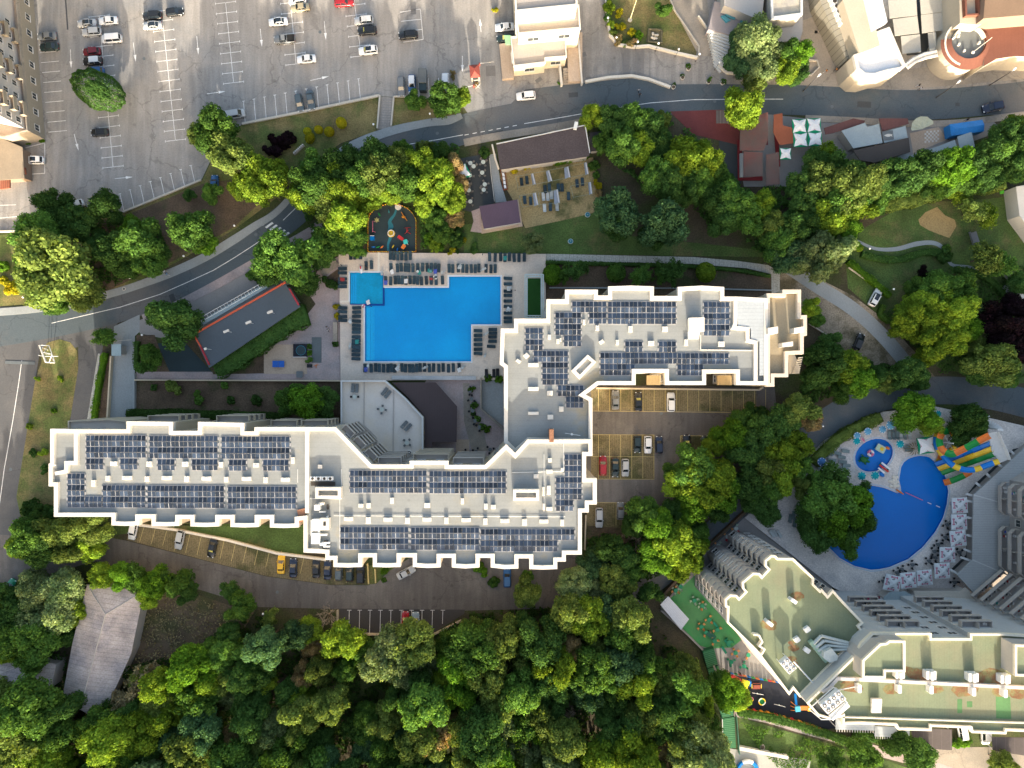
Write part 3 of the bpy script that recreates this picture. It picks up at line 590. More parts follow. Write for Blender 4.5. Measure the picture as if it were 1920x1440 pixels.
b.build('outside_stair', m_wall, hotel)
# corrugated strip roof
q = loc(PW([(1380,559),(1437,559),(1437,704),(1424,704),(1424,640),(1408,638),(1408,616),(1384,614)], ZN+.6)); b = MB(); b.prism(q, ZN, ZN+.6,0); b.build('metal_roof', m_metal, hotel)
# lift house with white lid
q = loc(PW([(1291,596),(1321,595),(1321,622),(1291,622)], ZN+1.6)); b = MB(); b.prism(inset(q, 0.15), ZN, ZN+1.4,0); b.prism(q, ZN+1.4,ZN+1.6,0); b.build('lift_house', m_white, hotel)
b = MB(); q = loc(PW([(1291,622),(1313,622),(1311,635),(1292,635)], ZN+1)); b.prism(q, ZN, ZN+.8); b.build('plant_box', m_unit, hotel)
# skylight boxes (open white frames)
def skylight(pts, zt, HR=HR):
    q = loc(PW(pts, zt)); b = MB(); b.ring(q, 0.62,HR, zt, 0); b.build('skylight', m_white, hotel)
    b = MB(); b.prism(inset(q, 0.6), HR, HR+0.35,0); b.build('skylight_pane', mat('dusty_glass', (0.42,0.42,0.38),0.4,0.15,2), hotel)
skylight([(1102,665),(1118,679),(1087,711),(1072,695)], ZN+1.1,ZN); skylight([(591,914),(639,914),(639,935),(591,935)], HR+1.6); skylight([(962,918),(1011,918),(1011,939),(962,939)], HR+1.6); skylight([(600,972),(617,972),(617,992),(600,992)], HR+1.3)
# louvred light wells cut into the south edge of the north wing
for x0,x1 in ((1193,1246),(1325,1379)):
    b = MB()
    for k in range(9):
        x = x0 + 8 + (x1-x0-14)*(0.35+0.065*k if True else 0); A, B = loc(PW([(x, 704),(x, 722)], ZN-2.5)); b.wall([A, B],0.35,ZN-3.2,ZN-2.5+0.12*k)
    b.build('slat_canopy', mat('tan_slats', (0.30,0.22,0.11),0.8), hotel)
# vents (shape: low white boxes with a slot cap)
VM = {}
def vent(x, y, w_, h_, zt=0.5,rot=0):
    k = (w_, h_, zt)
    if k not in VM:
        sx, sy = w_*0.11,h_*0.11; bb = MB(); bb.rbox(0,0,0,zt-0.08,sx*0.94,sy*0.94,0,0,0.04); bb.box(0,0,zt-0.08,zt, sx, sy, 0,0,0.92); bb.box(0,0,zt, zt+0.05,sx*0.5,0.06,0,1); bb.box(0,sy*0.3,zt, zt+0.04,sx*0.2,0.1,0,1); VM[k] = bb.mesh('roof_vent', [m_white, m_unit])
    h0 = rz(x, y); X, Y = P(x, y, h0+zt*0.8); inst('roof_vent', VM[k], hotel, (X-hx, Y-hy, h0), R(rot))
for x, y, w_, h_ in ((175,906,8,12),(202,897,8,10),(213,869,13,8),(238,896,19,7),(275.5,898,8,10),(279.5,870,10,10),(312.5,896,19,7),(347,870,12,9),(350,898,9,11),(387,897,18,7),(414,871,8,10),(424,899,8,10),(462,897.5,18,7),(480,872,11,8),(498,900,8,11),(535,899,17,7),(549,863,7,12),(600,875,8,7),
    (676.5,948,9,7),(691,948,8,10),(735,938.5,7,11),(801,947.5,11,9),(867,939.5,6,11),(911,949.5,7,11),(925,950.5,9,8),(653.5,973,17,7),(690.5,975.5,9,12),(727.5,974,17,7),(764,976,9,11),(800.5,974,17,7),(837,976,8,12),(874,975,18,7),(910,977.5,8,12),(946.5,976.5,17,7),(983.5,979,9,12),(1019.5,977.5,17,7),(1054,980,7,12),
    (1031,863,7,8),(1030,884,12,7),(1005,893,9,8),(1029,919,7,17),(1019,921,4,17),(1030,954,12,7),(1019.5,950,4,12),(1054,880,5,6),
    (1095,604,5,10),(1120,615,7,10),(1182,617,8,12),(1247,617,11,10),(1030,632,6,9),(1046,640,6,9),(1051,637,3,7),(1157.5,642,6,10),(1221,643.5,12,9),(1286.5,642,7,12),(1352.5,645,12,10),(1000,684,20,7),(1000,729,20,7),(1031,737,11,9),(1052.5,767,9,10),(1000,775,20,6),(1032,782,11,9)): vent(x, y, w_, h_)
vent(1128,641,9,7,0.5,35); vent(987,667,9,9,0.5,42); vent(972,677,9,6,0.5,-35)
# fan units, pipes and plant deck
b = MB()
for k in range(4):
    X, Y = P(586+11*k, 897.5,HR+1); b.rbox(X-hx, Y-hy, HR+0.1,HR+1.0,1.1,0.75,0,0,0.06); b.cyl(X-hx, Y-hy, HR+1.0,HR+1.04,0.3,0.3,12,1)
X, Y = P(606,907,HR); b.box(X-hx, Y-hy, HR, HR+0.2,5,0.8,0,1)
b.build('fan_unit', [m_unit, m_fan], hotel)
b = MB(); random.seed(3)
for (x, y, w_, h_, z_) in ((592,985,14,22,1.4),(591,1010,15,20,1.3),(594,952,10,10,1.6),(604,960,12,2,.8),(606,1003,14,3,.7),(610,1018,16,3,.6),(612,1025,12,3,.6),(607,993,18,2,.8),(584,990,3,30,.6),(597,997,3,20,.9),(613,975,3,14,.8),(602,945,10,4,.9)):
    X, Y = P(x, y, HR+z_); b.rbox(X-hx, Y-hy, HR, HR+z_, w_*0.11,h_*0.11,0,0,0.05)
for k in range(14):
    X, Y = P(random.uniform(584,618), random.uniform(945,1028), HR+0.5); b.box(X-hx, Y-hy, HR, HR+random.uniform(0.3,1.0), random.uniform(0.2,0.9), random.uniform(0.15,0.6),0,random.choice((0,1)))
b.build('roof_plant', [m_unit, m_fan], hotel)
b = MB()
for x0,y0,x1,y1 in ((572,935,640,935),(637,935,637,1030),(626,967,1060,969),(1057,830,1057,885),(960,886,1056,884),(1020,852,1020,960),(640,880,640,935),(558,880,558,905)):
    (ax, ay),(bx, by) = loc(PW([(x0,y0),(x1,y1)], HR+0.2)); b.bar((ax, ay, HR+0.15),(bx, by, HR+0.15),0.05,0)
b.build('roof_pipe', m_unit, hotel)
# lightning rod and rusty bridge
b = MB(); (ax, ay),(bx, by) = loc(PW([(1033,805),(1035,829)], HT)); b.box((ax+bx)/2,(ay+by)/2,ZN, HR+1.1,0.9,2.6,0,0); b.build('roof_step', mat('rusty_metal', (0.25,0.12,0.07),0.8,0.3,3), hotel)
b = MB(); (ax, ay), = loc(PW([(1072,814)], ZN+1)); b.bar((ax-1.4,ay+0.2,ZN+0.9),(ax+1.8,ay-0.3,ZN+0.9),0.06); b.bar((ax, ay, ZN),(ax, ay, ZN+2.2),0.05); b.cyl(ax, ay, ZN+1.2,ZN+1.5,0.25); b.build('antenna', m_unit, hotel)
b = MB(); q = loc(PW([(556,957),(572,953),(568,978),(560,981)],19.2)); b.prism(q, 17.5,18.9); b.build('rusty_canopy', MATS['rusty_metal'], hotel)
# ------------------------------------------------------------ solar arrays
m_cell = bpy.data.materials.new('solar_cells'); m_cell.use_nodes = True
def _cell():
    nt = m_cell.node_tree; N = nt.nodes; L = nt.links; b = N['Principled BSDF']; b.inputs['Roughness'].default_value = 0.12; b.inputs['Specular IOR Level'].default_value = 0.6
    oi = N.new('ShaderNodeObjectInfo'); r = N.new('ShaderNodeMapRange'); r.inputs['To Min'].default_value = 0.5; r.inputs['To Max'].default_value = 1.9; L.new(oi.outputs['Random'], r.inputs['Value'])
    v = N.new('ShaderNodeVectorMath'); v.operation = 'SCALE'; v.inputs[0].default_value = (0.018,0.028,0.046); L.new(r.outputs[0], v.inputs['Scale']); L.new(v.outputs[0], b.inputs['Base Color'])
_cell()
m_alu = mat('aluminium_frame', (0.30,0.30,0.31),0.5,0.15,2)
CW, CH = 15.95*0.11*160/160*1.0,10.75*0.11
CW = 15.95*S*(H-HR-0.3)/H; CH = 10.75*S*(H-HR-0.3)/H
def panel_mesh(tilt):
    b = MB(); zl, zh = 0.12,0.12+CH*math.tan(R(9)); y0,y1 = -CH/2+0.05,CH/2-0.05
    za, zb = (zl, zh) if tilt > 0 else (zh, zl)
    fr = [(-CW/2+0.05,y0,za),(CW/2-0.05,y0,za),(CW/2-0.05,y1,zb),(-CW/2+0.05,y1,zb)]
    b.add(fr + [(x, y, z-0.05) for x, y, z in fr],[(0,1,2,3),(4,7,6,5),(0,4,5,1),(1,5,6,2),(2,6,7,3),(3,7,4,0)],1)
    for s in (-1,1):
        xa = s*CW/4; wx = CW/4-0.055
        def pz(y): return za + (zb-za)*(y-y0)/(y1-y0) + 0.006
        ya, yb = y0+0.03,y1-0.03
        b.add([(xa-wx, ya, pz(ya)),(xa+wx, ya, pz(ya)),(xa+wx, yb, pz(yb)),(xa-wx, yb, pz(yb))],[(0,1,2,3)],0)
    return b.mesh('solar_panel', [m_cell, m_alu])
PMN, PMS = panel_mesh(-1), panel_mesh(1)
ARR = [([(161,816,7,4),(161,859.5,2,2),(225,859.5,2,2)],'at the upper left corner of the west wing'),([(280,817,8,4),(295,861,2,2),(359.5,861,3,2)],'second from the left along the upper edge of the west wing'),
 ([(415,818,8,4),(429,862,2,2),(493,862,3,2)],'third from the left along the upper edge of the west wing'),([(126,887.5,2,6),(192,909.5,5,4),(158.5,930.5,2,2)],'L-shaped, at the lower left corner of the west wing'),
 ([(276,910.5,9,4)],'in the middle of the lower edge of the west wing'),([(427,912,8,4)],'at the right end of the lower edge of the west wing'),([(656,882,9,4)],'left one of the two below the courtyard'),([(805,883,9,4)],'right one of the two below the courtyard'),
 ([(638,988,8,4)],'left one of three near the bottom edge of the hotel'),([(770.5,989,8,4)],'middle one of three near the bottom edge of the hotel'),([(901.5,992,11,2),(901.5,1013.5,9,2)],'right one of three near the bottom edge of the hotel'),
 ([(1058.7,851.5,2,8),(1042.7,894.5,1,4),(1042.7,937.5,2,2)],'upright stepped one near the right edge of the south block'),([(1073,564.5,4,2),(1105,586,2,2)],'small stepped one near the top of the north wing'),([(1041.5,585.5,3,4),(1057.5,628.5,2,2)],'left of the top row of the north wing'),
 ([(1140,565,8,4)],'long one at the top of the north wing'),([(1320,565.5,3,6)],'square one right of the white lift house'),([(985.5,614.5,2,4),(1001,657.5,1,2)],'small upright one near the left edge of the north wing'),([(1017,657.5,3,6),(1046,722,3,2),(1061.5,743.5,2,2)],'tall stepped one left of the slanted skylight'),
 ([(1126,661,9,2),(1126,682.5,4,2),(1172.5,639.5,2,2),(1235.5,639.5,2,2)],'long one right of the slanted skylight'),([(1270.5,661.5,6,2),(1270.5,683,3,2)],'last one to the right at the lower edge of the north wing')]
for rects, where in ARR:
    x0,y0 = rects[0][:2]; h0 = rz(x0,y0); ks = (H-h0-.3)/(H-HR-.3); ox, oy = P(x0,y0,h0+0.3)
    a_ = empty('solar_array', (ox, oy, h0),0,'rooftop solar array, ' + where, 'solar array', 'solar arrays on the white hotel roof'); a_.scale = (ks, ks, 1)
    rb = MB()
    for (rx, ry, nc, nr) in rects:
        qx, qy = P(rx, ry, h0+0.3); dx, dy = (qx-ox)/ks, (qy-oy)/ks
        for r_ in range(nr):
            for c_ in range(nc): inst('solar_panel', PMN if r_ % 2 == 0 else PMS, a_, (dx+(c_+0.5)*CW, dy-(r_+0.5)*CH, 0))
            for e in (0,nc):
                rb.box(dx+e*CW+(0.12 if e else -0.12), dy-(r_+0.5)*CH, 0,0.16,0.22,CH*0.5)
        for r_ in range(nr+1): rb.box(dx+nc*CW/2,dy-r_*CH, 0.03,0.1 if r_ % 2 else 0.1,nc*CW, 0.07)
    rb.build('mounting_rail', m_alu, a_)
# ------------------------------------------------------------ vegetation
rng = np.random.default_rng(5)
def quads_mesh(name, C, Nn, size, m, extra=None):
    """C centres (n,3), Nn normals (n,3), size (n,) -> mesh of leaf-clump rhombi"""
    n = len(C); Nn = Nn/np.linalg.norm(Nn, axis=1,keepdims=True)
    rnd = rng.normal(size=(n, 3)); U = np.cross(Nn, rnd); U /= np.linalg.norm(U, axis=1,keepdims=True); V = np.cross(Nn, U)
    s = size[:, None]; a = rng.uniform(0.6,1.3,(n, 1)); 
    vs = np.stack([C-U*s*a, C-V*s*0.75+Nn*s*0.15,C+U*s*a, C+V*s*0.75+Nn*s*0.15],1).reshape(-1,3)
    nv = n*4; ex_v, ex_f = extra if extra else ([],[])
    me = bpy.data.meshes.new(name)
    if len(ex_v): vs = np.concatenate([vs, np.array(ex_v)])
    me.vertices.add(len(vs)); me.vertices.foreach_set('co', vs.astype(np.float32).ravel())
    nl = nv + 4*len(ex_f); me.loops.add(nl); me.polygons.add(n+len(ex_f))
    li = np.arange(nv)
    if len(ex_f): li = np.concatenate([li, np.array(ex_f).ravel()+nv])
    me.loops.foreach_set('vertex_index', li.astype(np.int32)); me.polygons.foreach_set('loop_start', np.arange(0,nl, 4).astype(np.int32))
    me.update(); me.materials.append(m); return me
def sph(n, up=-0.3):
    v = rng.normal(size=(n*3,3)); v /= np.linalg.norm(v, axis=1,keepdims=True); v = v[v[:, 2] > up]; return v[:n]
def blobs(cs, rs):
    V, F = [],[]
    for c, r in zip(cs, rs):
        b = MB(); b.ball(c[0], c[1], c[2], r, r, r*0.9,n=8); o = len(V); V += b.v; F += [tuple(i+o for i in f) for f in b.f]
    return V, F
def crown(name, kind, seed, m, nl=7000,leaf=0.055):
    global rng
    rng = np.random.default_rng(seed)
    if kind == 'broad':
        n = 36; cs = []; 
        while len(cs) < n:
            p = rng.uniform(-1,1,3); 
            if np.linalg.norm(p) < 1 and p[2] > -0.55: cs.append(p*np.array([0.80,0.80,0.5]) + np.array([0,0,1.15 + 0.12*rng.normal()]))
        cs = np.array(cs); rs = 0.10+0.27*rng.uniform(0,1,n)**1.2
        k = np.repeat(np.arange(n),(nl*rs**2/np.sum(rs**2)).astype(int)); d = sph(len(k),-0.45); k = k[:len(d)]
        # second-order lumps on each clump
        lump = 1 + 0.16*np.sin(d[:, 0]*9+k)*np.cos(d[:, 1]*8+k*2)
        C = cs[k] + d*(rs[k]*lump*rng.uniform(0.78,1.15,len(k)))[:, None]; Nn = d + rng.normal(size=d.shape)*0.55 + np.array([0,0,0.25])
        return quads_mesh(name, C, Nn, leaf*rng.uniform(0.6,1.35,len(C)), m, blobs(cs, rs*0.72))
    if kind == 'feather':
        nb = 34; C = []; Nn = []
        for i in range(nb):
            a = rng.uniform(0,6.28); el = rng.uniform(0.1,1.3); L = rng.uniform(0.6,1.05); d = np.array([math.cos(a)*math.cos(el), math.sin(a)*math.cos(el), math.sin(el)*0.8]); q = nl//nb
            t = rng.uniform(0.15,1,q)**0.7; base = np.array([0,0,0.75])
            p = base + d*(t*L)[:, None] + np.array([0,0,-0.22])*(t**2)[:, None] + rng.normal(size=(q, 3))*(0.035+0.09*(1-t*0.6))[:, None]; C.append(p); Nn.append(d + rng.normal(size=(q, 3))*0.7+np.array([0,0,0.6]))
        C = np.concatenate(C); Nn = np.concatenate(Nn); return quads_mesh(name, C, Nn, leaf*rng.uniform(0.6,1.3,len(C)), m)
    if kind == 'ball':
        d = sph(nl, -0.9); C = d*rng.uniform(0.93,1.03,len(d))[:, None]*np.array([1,1,0.95]) + np.array([0,0,1.0]); return quads_mesh(name, C, d + rng.normal(size=d.shape)*0.45,leaf*rng.uniform(0.6,1.3,len(C)), m, blobs([np.array([0,0,1.0])],[0.9]))
    if kind == 'oval':
        d = sph(nl, -0.5); l = 1+0.05*np.sin(d[:, 0]*7)*np.cos(d[:, 1]*6)+0.03*np.sin(d[:, 1]*17); C = d*(l*rng.uniform(0.95,1.03,len(d)))[:, None]*np.array([1,1,0.55]) + np.array([0,0,0.75]); return quads_mesh(name, C, d + rng.normal(size=d.shape)*0.5,leaf*rng.uniform(0.6,1.3,len(C)), m, blobs([np.array([0,0,0.75])]*1,[0.5]))
    if kind == 'bush':
        n = 9; cs = np.stack([rng.uniform(-0.6,0.6,n), rng.uniform(-0.6,0.6,n), rng.uniform(0.35,0.7,n)],1); rs = rng.uniform(0.28,0.45,n)
        k = rng.integers(0,n, nl); d = sph(nl, -0.4); k = k[:len(d)]; C = cs[k] + d*(rs[k]*rng.uniform(0.85,1.12,len(d)))[:, None]
        return quads_mesh(name, C, d + rng.normal(size=d.shape)*0.5,leaf*rng.uniform(0.6,1.3,len(C)), m, blobs(cs, rs*0.75))
def twigs(name, seed, m, depth=4,spread=0.55,start=(0,0,0)):
    r_ = random.Random(seed); b = MB()
    def go(p, d, L, rad, k):
        q = p + d*L; b.bar(p, q, rad, 0,4 if k else 5,rad*0.65)
        if k >= depth: return
        for i in range(3 if k else 6):
            nd = (d + Vector((r_.gauss(0,spread), r_.gauss(0,spread), r_.gauss(0.05,spread*0.5)))).normalized(); go(q, nd, L*r_.uniform(0.55,0.85), rad*0.6,k+1)
    go(Vector(start), Vector((0,0,1)),0.5,0.05,0); return b.mesh(name, [m])
m_bark = mat('bark', (0.10,0.075,0.05),0.95,0.25,3,fine=0.2); m_twig = mat('bare_twigs', (0.30,0.24,0.17),0.95,0.2,3)
LM = {'g': leafmat('leaves_mid_green', (0.105,0.205,0.036),(0.070,0.152,0.034)),'d': leafmat('leaves_dark_green', (0.052,0.115,0.030),(0.070,0.142,0.034)),
      'y': leafmat('leaves_yellow_green', (0.205,0.295,0.028),(0.135,0.235,0.028)),'o': leafmat('leaves_olive', (0.160,0.215,0.050),(0.095,0.150,0.036)),
      's': leafmat('leaves_silver', (0.215,0.275,0.115),(0.13,0.20,0.075)),'r': leafmat('leaves_rust', (0.320,0.216,0.105),(0.210,0.186,0.078)),
      'c': leafmat('leaves_straw', (0.280,0.245,0.144),(0.196,0.173,0.098)),'p': leafmat('leaves_purple', (0.024,0.012,0.017),(0.016,0.012,0.013)),
      'k': leafmat('leaves_gold', (0.40,0.33,0.015),(0.26,0.28,0.02)),'v': leafmat('leaves_vivid', (0.120,0.245,0.022),(0.085,0.190,0.022)),'b': leafmat('leaves_bluish', (0.052,0.116,0.053),(0.079,0.155,0.061))}
CNAME = {'g': 'mid green', 'd': 'dark green', 'y': 'bright yellow-green', 'o': 'olive', 's': 'pale silvery', 'r': 'rust-tinged', 'c': 'dry straw-coloured', 'p': 'dark purple', 'k': 'golden', 'v': 'vivid green', 'b': 'bluish green'}
BR = [crown('crown', 'broad', 11+i, LM['g'],11000,0.045) for i in range(6)]
FE = [crown('crown', 'feather', 31+i, LM['g'],5000,0.05) for i in range(3)]
BA = [crown('crown', 'ball', 41,LM['g'],2600,0.085)]
BU = [crown('crown', 'bush', 51+i, LM['g'],1300,0.12) for i in range(2)]
OV = crown('crown', 'oval', 61,LM['g'],9000,0.035)
TW = [twigs('trunk', 71+i, m_bark, 2,0.7) for i in range(3)]; DRY = [twigs('crown', 81+i, m_twig, 5,0.6) for i in range(2)]
STB = MB(); STB.bar((0,0,0),(0,0,0.5),0.07,0,6,0.05); STB = STB.mesh('trunk', [m_bark])
PLANTS = []; SPECS = []
def plant(x, y, r, c, kind='tree', form=None, zs=None, zone=None, label=None, rot=None):
    zs = zs or (1.0 if kind == 'bush' else 1.4 if zone == 'in the wood' else 1.18)
    if r > 2: SPECS.append(dict(x=x, y=y, r=r, c=c, kind=kind, form=form or ('broad' if kind == 'tree' else 'bush'), zs=zs, zone=zone, label=label))
def lobe(e, X0,Y0,sp, rot):
    x, y, r, c, kind, form, zs = (sp[k] for k in ('x', 'y', 'r', 'c', 'kind', 'form', 'zs'))
    z = 0.13*r*(1.15 if kind == 'tree' else 0.6)*zs; rw = r*S*(H-z)/H; X, Y = P(x, y, z); rr = random.Random(int(x*7+y*13))
    me = rr.choice({'broad': BR, 'feather': FE, 'ball': BA, 'bush': BU, 'dry': DRY}[form])
    inst('crown', me, e, (X-X0,Y-Y0,0), rr.uniform(0,6.28),(rw*rr.uniform(0.94,1.1), rw*rr.uniform(0.9,1.06), rw*zs*rr.uniform(0.9,1.1)), LM[c] if form != 'dry' else m_twig)
    return X, Y, rw
def grow(group):
    group.sort(key=lambda s: -s['r']); m = group[0]; z = 0.13*m['r']*(1.15 if m['kind'] == 'tree' else 0.6)*m['zs']; X, Y = P(m['x'], m['y'], z)
    tree = m['kind'] == 'tree'; form = m['form']
    nm = ('bare_tree' if form == 'dry' else 'broadleaf_tree' if form == 'broad' else 'feathery_tree') if tree else ('clipped_bush' if form == 'ball' else 'bush')
    e = empty(nm, (X, Y, 0),0)
    for s_ in group: lobe(e, X, Y, s_, 0)
    rw = m['r']*S*(H-z)/H; rr = random.Random(int(m['x'])); k = 1 + 0.12*(len(group)-1)
    inst('trunk', rr.choice(TW) if tree else STB, e, (0,0,0),0,(rw*k, rw*k, rw*m['zs']*(0.9 if tree else 0.7)), m_bark)
    R_ = m['r']*(1+0.25*(len(group)-1)) if tree else m['r']; cx = sum(s['x'] for s in group)/len(group); cy = sum(s['y'] for s in group)/len(group)
    sz = ('large ' if R_ > 46 else 'small ' if R_ < 25 else '') if tree else ''
    col = CNAME[m['c']] if form != 'dry' else 'bare twiggy'
    fm = {'broad': 'broadleaf tree', 'feather': 'feathery tree', 'ball': 'clipped round bush', 'bush': 'bush', 'dry': 'tree'}[form]
    if not tree and form != 'ball': fm = 'bush'
    PLANTS.append((e, cx, cy, sz+col+' '+fm, m['zone'], m['kind'], m['label']))
def grow_all():
    by = {}
    for s_ in SPECS: by.setdefault(s_['zone'] if s_['label'] is None else s_['label'],[]).append(s_)
    for zn, L_ in by.items():
        left = sorted(L_, key=lambda s: -s['r'])
        while left:
            g_ = [left.pop(0)]
            if g_[0]['kind'] == 'tree' and g_[0]['form'] == 'broad':
                mx = 11 if zn and 'over the left rim' in zn else 2 if zn == 'in the wood' else 4
                kk = 2.2 if mx == 11 else 0.62 if mx == 4 else 0.60
                for t in list(left):
                    if len(g_) >= mx: break
                    if t['kind'] == 'tree' and t['form'] == 'broad' and math.hypot(t['x']-g_[0]['x'], t['y']-g_[0]['y']) < kk*(t['r']+g_[0]['r']) and (t['c'] != 'p') == (g_[0]['c'] != 'p'): g_.append(t); left.remove(t)
            grow(g_)
def zone(zn, items, kind='tree', **k):
    for it in items:
        kk = dict(k)
        if len(it) > 4: kk['form'] = it[4]
        plant(it[0], it[1], it[2], it[3], kind, zone=zn, **kk)
zone('by the lower lot edge', [(403,243,46,'g'),(432,292,42,'o'),(375,255,22,'o'),(490,340,46,'y'),(452,352,28,'y'),(97,385,36,'d'),(140,418,38,'d'),(200,388,31,'d'),(68,440,44,'g'),(355,366,13,'d'),(398,362,22,'g'),(520,318,22,'y')])
zone('on the bank above the curved road', [(95,500,72,'o'),(60,488,40,'g'),(150,545,40,'o'),(105,565,30,'g'),(60,520,34,'o'),(212,472,38,'d'),(262,452,42,'g'),(250,432,26,'v'),(278,490,34,'g'),(232,490,34,'d'),(180,450,24,'d'),(360,430,42,'g'),(378,455,24,'v'),(292,470,26,'d')])
zone('beside the dark sloped roof', [(520,480,46,'g'),(560,490,48,'g'),(505,515,26,'d'),(575,528,28,'d'),(318,605,50,'d'),(345,600,34,'d'),(295,590,28,'d'),(276,672,30,'g'),(185,632,27,'g', 'feather'),(600,478,24,'d'),(617,455,32,'g')])
zone('left of the round-topped playground', [(585,345,44,'g'),(565,368,32,'y'),(620,330,45,'d'),(640,350,40,'y'),(672,335,40,'g'),(618,385,38,'o'),(648,408,40,'y'),(660,440,30,'g'),(690,370,28,'y'),(635,450,28,'g'),(598,308,30,'g'),(655,300,30,'d'),(668,468,20,'g')])
zone('above the round-topped playground', [(700,300,36,'d'),(715,325,40,'o'),(745,300,30,'o'),(735,348,34,'y'),(762,335,38,'g'),(790,305,34,'y'),(830,290,24,'d'),(815,335,40,'y'),(850,310,24,'r'),(862,345,18,'r'),(845,372,28,'y'),(800,380,34,'y'),(812,408,26,'g'),(852,410,22,'r'),(830,435,24,'g'),(815,458,18,'y', 'feather'),(855,450,16,'d'),(795,272,20,'o', 'feather'),(755,280,22,'g')])
zone('next to the toll booth', [(780,188,20,'g'),(835,184,32,'g'),(862,182,20,'y')])
zone('in the garden strip above the north wing', [(1110,218,26,'y'),(1150,225,30,'d'),(1188,222,28,'g'),(1218,228,28,'d'),(1243,224,18,'o'),(1135,268,26,'g'),(1168,275,34,'g'),(1198,280,30,'y'),(1225,262,28,'d'),(1242,300,30,'d'),(1232,330,34,'g'),(1255,345,34,'d'),(1285,290,38,'y'),(1325,298,36,'y'),(1305,335,34,'g'),(1285,360,30,'d'),(1345,335,28,'g'),(1340,375,32,'d'),(1155,400,44,'b'),(1160,425,30,'d'),(1242,420,47,'b'),(1225,440,28,'d')])
zone('right of the garden strip', [(1380,375,36,'g'),(1400,410,34,'g'),(1425,385,32,'y'),(1360,410,34,'d'),(1440,425,32,'o'),(1455,455,32,'g'),(1480,430,34,'d'),(1478,480,34,'b'),(1512,390,34,'d'),(1500,350,28,'d'),(1530,425,34,'d'),(1535,478,46,'s'),(1500,490,32,'s'),(1570,465,36,'s'),(1590,430,28,'v')])
plant(1392,203,41,'y', zone=None, label='yellow-green tree overhanging the lower edge of the road beside the red matting')
zone('behind the street stalls', [(1530,300,28,'d'),(1560,285,26,'y', 'feather'),(1545,335,40,'o'),(1585,315,36,'d'),(1595,350,48,'o'),(1630,340,34,'o'),(1575,375,42,'g'),(1560,405,36,'y'),(1610,395,34,'y'),(1640,375,28,'g'),(1670,325,34,'d'),(1655,355,26,'d'),(1700,330,36,'d'),(1738,312,34,'d'),(1735,345,24,'d'),(1775,318,38,'v'),(1770,345,26,'g'),(1812,312,36,'v'),(1848,300,36,'d'),(1815,345,24,'g'),(1855,330,30,'d'),(1890,262,38,'d'),(1905,235,24,'y'),(1905,310,34,'d'),(1880,290,34,'g'),(1925,270,40,'d')])
zone('in the lawn garden on the right', [(1835,392,32,'o', 'feather'),(1860,400,30,'y', 'feather'),(1790,355,26,'y', 'feather'),(1810,365,16,'y', 'feather'),(1860,480,40,'o', 'feather'),(1890,495,30,'g', 'feather'),(1735,512,15,'p'),(1915,530,22,'d'),(1870,600,36,'p'),(1905,640,40,'p'),(1850,625,20,'s', 'dry'),(1900,570,24,'p'),(1925,600,40,'p')])
zone('along the gravel track', [(1765,545,38,'g'),(1800,545,34,'g'),(1735,570,34,'y'),(1790,580,42,'y'),(1710,600,36,'y'),(1755,600,38,'y'),(1815,610,32,'v'),(1750,640,40,'y'),(1790,635,32,'y'),(1735,668,24,'y'),(1690,615,22,'y'),(1720,540,24,'g'),(1860,680,46,'o'),(1885,665,28,'d'),(1830,700,26,'d'),(1845,655,26,'o'),(1888,705,26,'g'),(1525,578,20,'y'),(1532,600,15,'g')])
zone('right of the north wing', [(1545,680,40,'d'),(1525,710,26,'d'),(1590,690,38,'y'),(1608,715,32,'v'),(1580,735,26,'g'),(1560,650,26,'d'),(1700,700,32,'d'),(1665,718,22,'o'),(1640,705,24,'d'),(1728,715,20,'d')])
zone('right of the eastern parking bays', [(1500,772,40,'o'),(1525,785,26,'r'),(1470,790,34,'d'),(1445,800,34,'d'),(1420,775,24,'d'),(1400,800,34,'g'),(1370,815,34,'v'),(1345,832,26,'y'),(1420,840,36,'d'),(1455,850,38,'y'),(1490,835,32,'y'),(1395,860,34,'d'),(1435,885,36,'o'),(1470,895,36,'y'),(1500,875,26,'g'),(1400,905,34,'d'),(1445,920,30,'g'),(1440,960,26,'d'),(1410,940,24,'d'),(1500,910,24,'o')])
zone('at the end of the eastern parking lot', [(1300,872,40,'g'),(1340,880,38,'y'),(1278,905,34,'y'),(1320,910,44,'y'),(1355,920,38,'v'),(1300,945,38,'v'),(1345,955,30,'d'),(1265,890,24,'g'),(1205,960,32,'g'),(1235,985,36,'v'),(1190,985,24,'d'),(1265,960,28,'d'),(1262,1015,42,'y'),(1290,1035,38,'y'),(1235,1045,36,'v'),(1300,990,30,'g'),(1268,1062,30,'y'),(1310,1010,24,'v'),(1178,1000,16,'c', 'dry'),(1196,1020,22,'c', 'dry'),(1145,1030,30,'d'),(1170,1048,28,'d'),(1118,1050,26,'b')])
zone('below the eastern parking lot', [(1078,1095,34,'s'),(1100,1068,28,'b'),(1112,1105,26,'s'),(1150,1085,34,'o'),(1165,1110,30,'o'),(1135,1120,26,'y'),(1185,1075,26,'g'),(988,1110,28,'o'),(990,1080,12,'g')])
plant(1218,1112,24,'d', zone='below the eastern parking lot')
zone('over the left rim of the curved pool', [(1565,905,36,'d'),(1535,905,26,'g'),(1560,945,46,'g'),(1600,945,38,'v'),(1620,930,26,'d'),(1525,965,32,'d'),(1575,985,44,'v'),(1612,975,30,'g'),(1540,1005,34,'d'),(1585,1015,34,'g'),(1515,995,20,'d')])
zone('above the curved pool', [(1718,775,40,'v'),(1745,795,26,'y'),(1700,765,24,'d'),(1812,785,34,'d'),(1800,812,26,'d'),(1830,800,22,'d')])
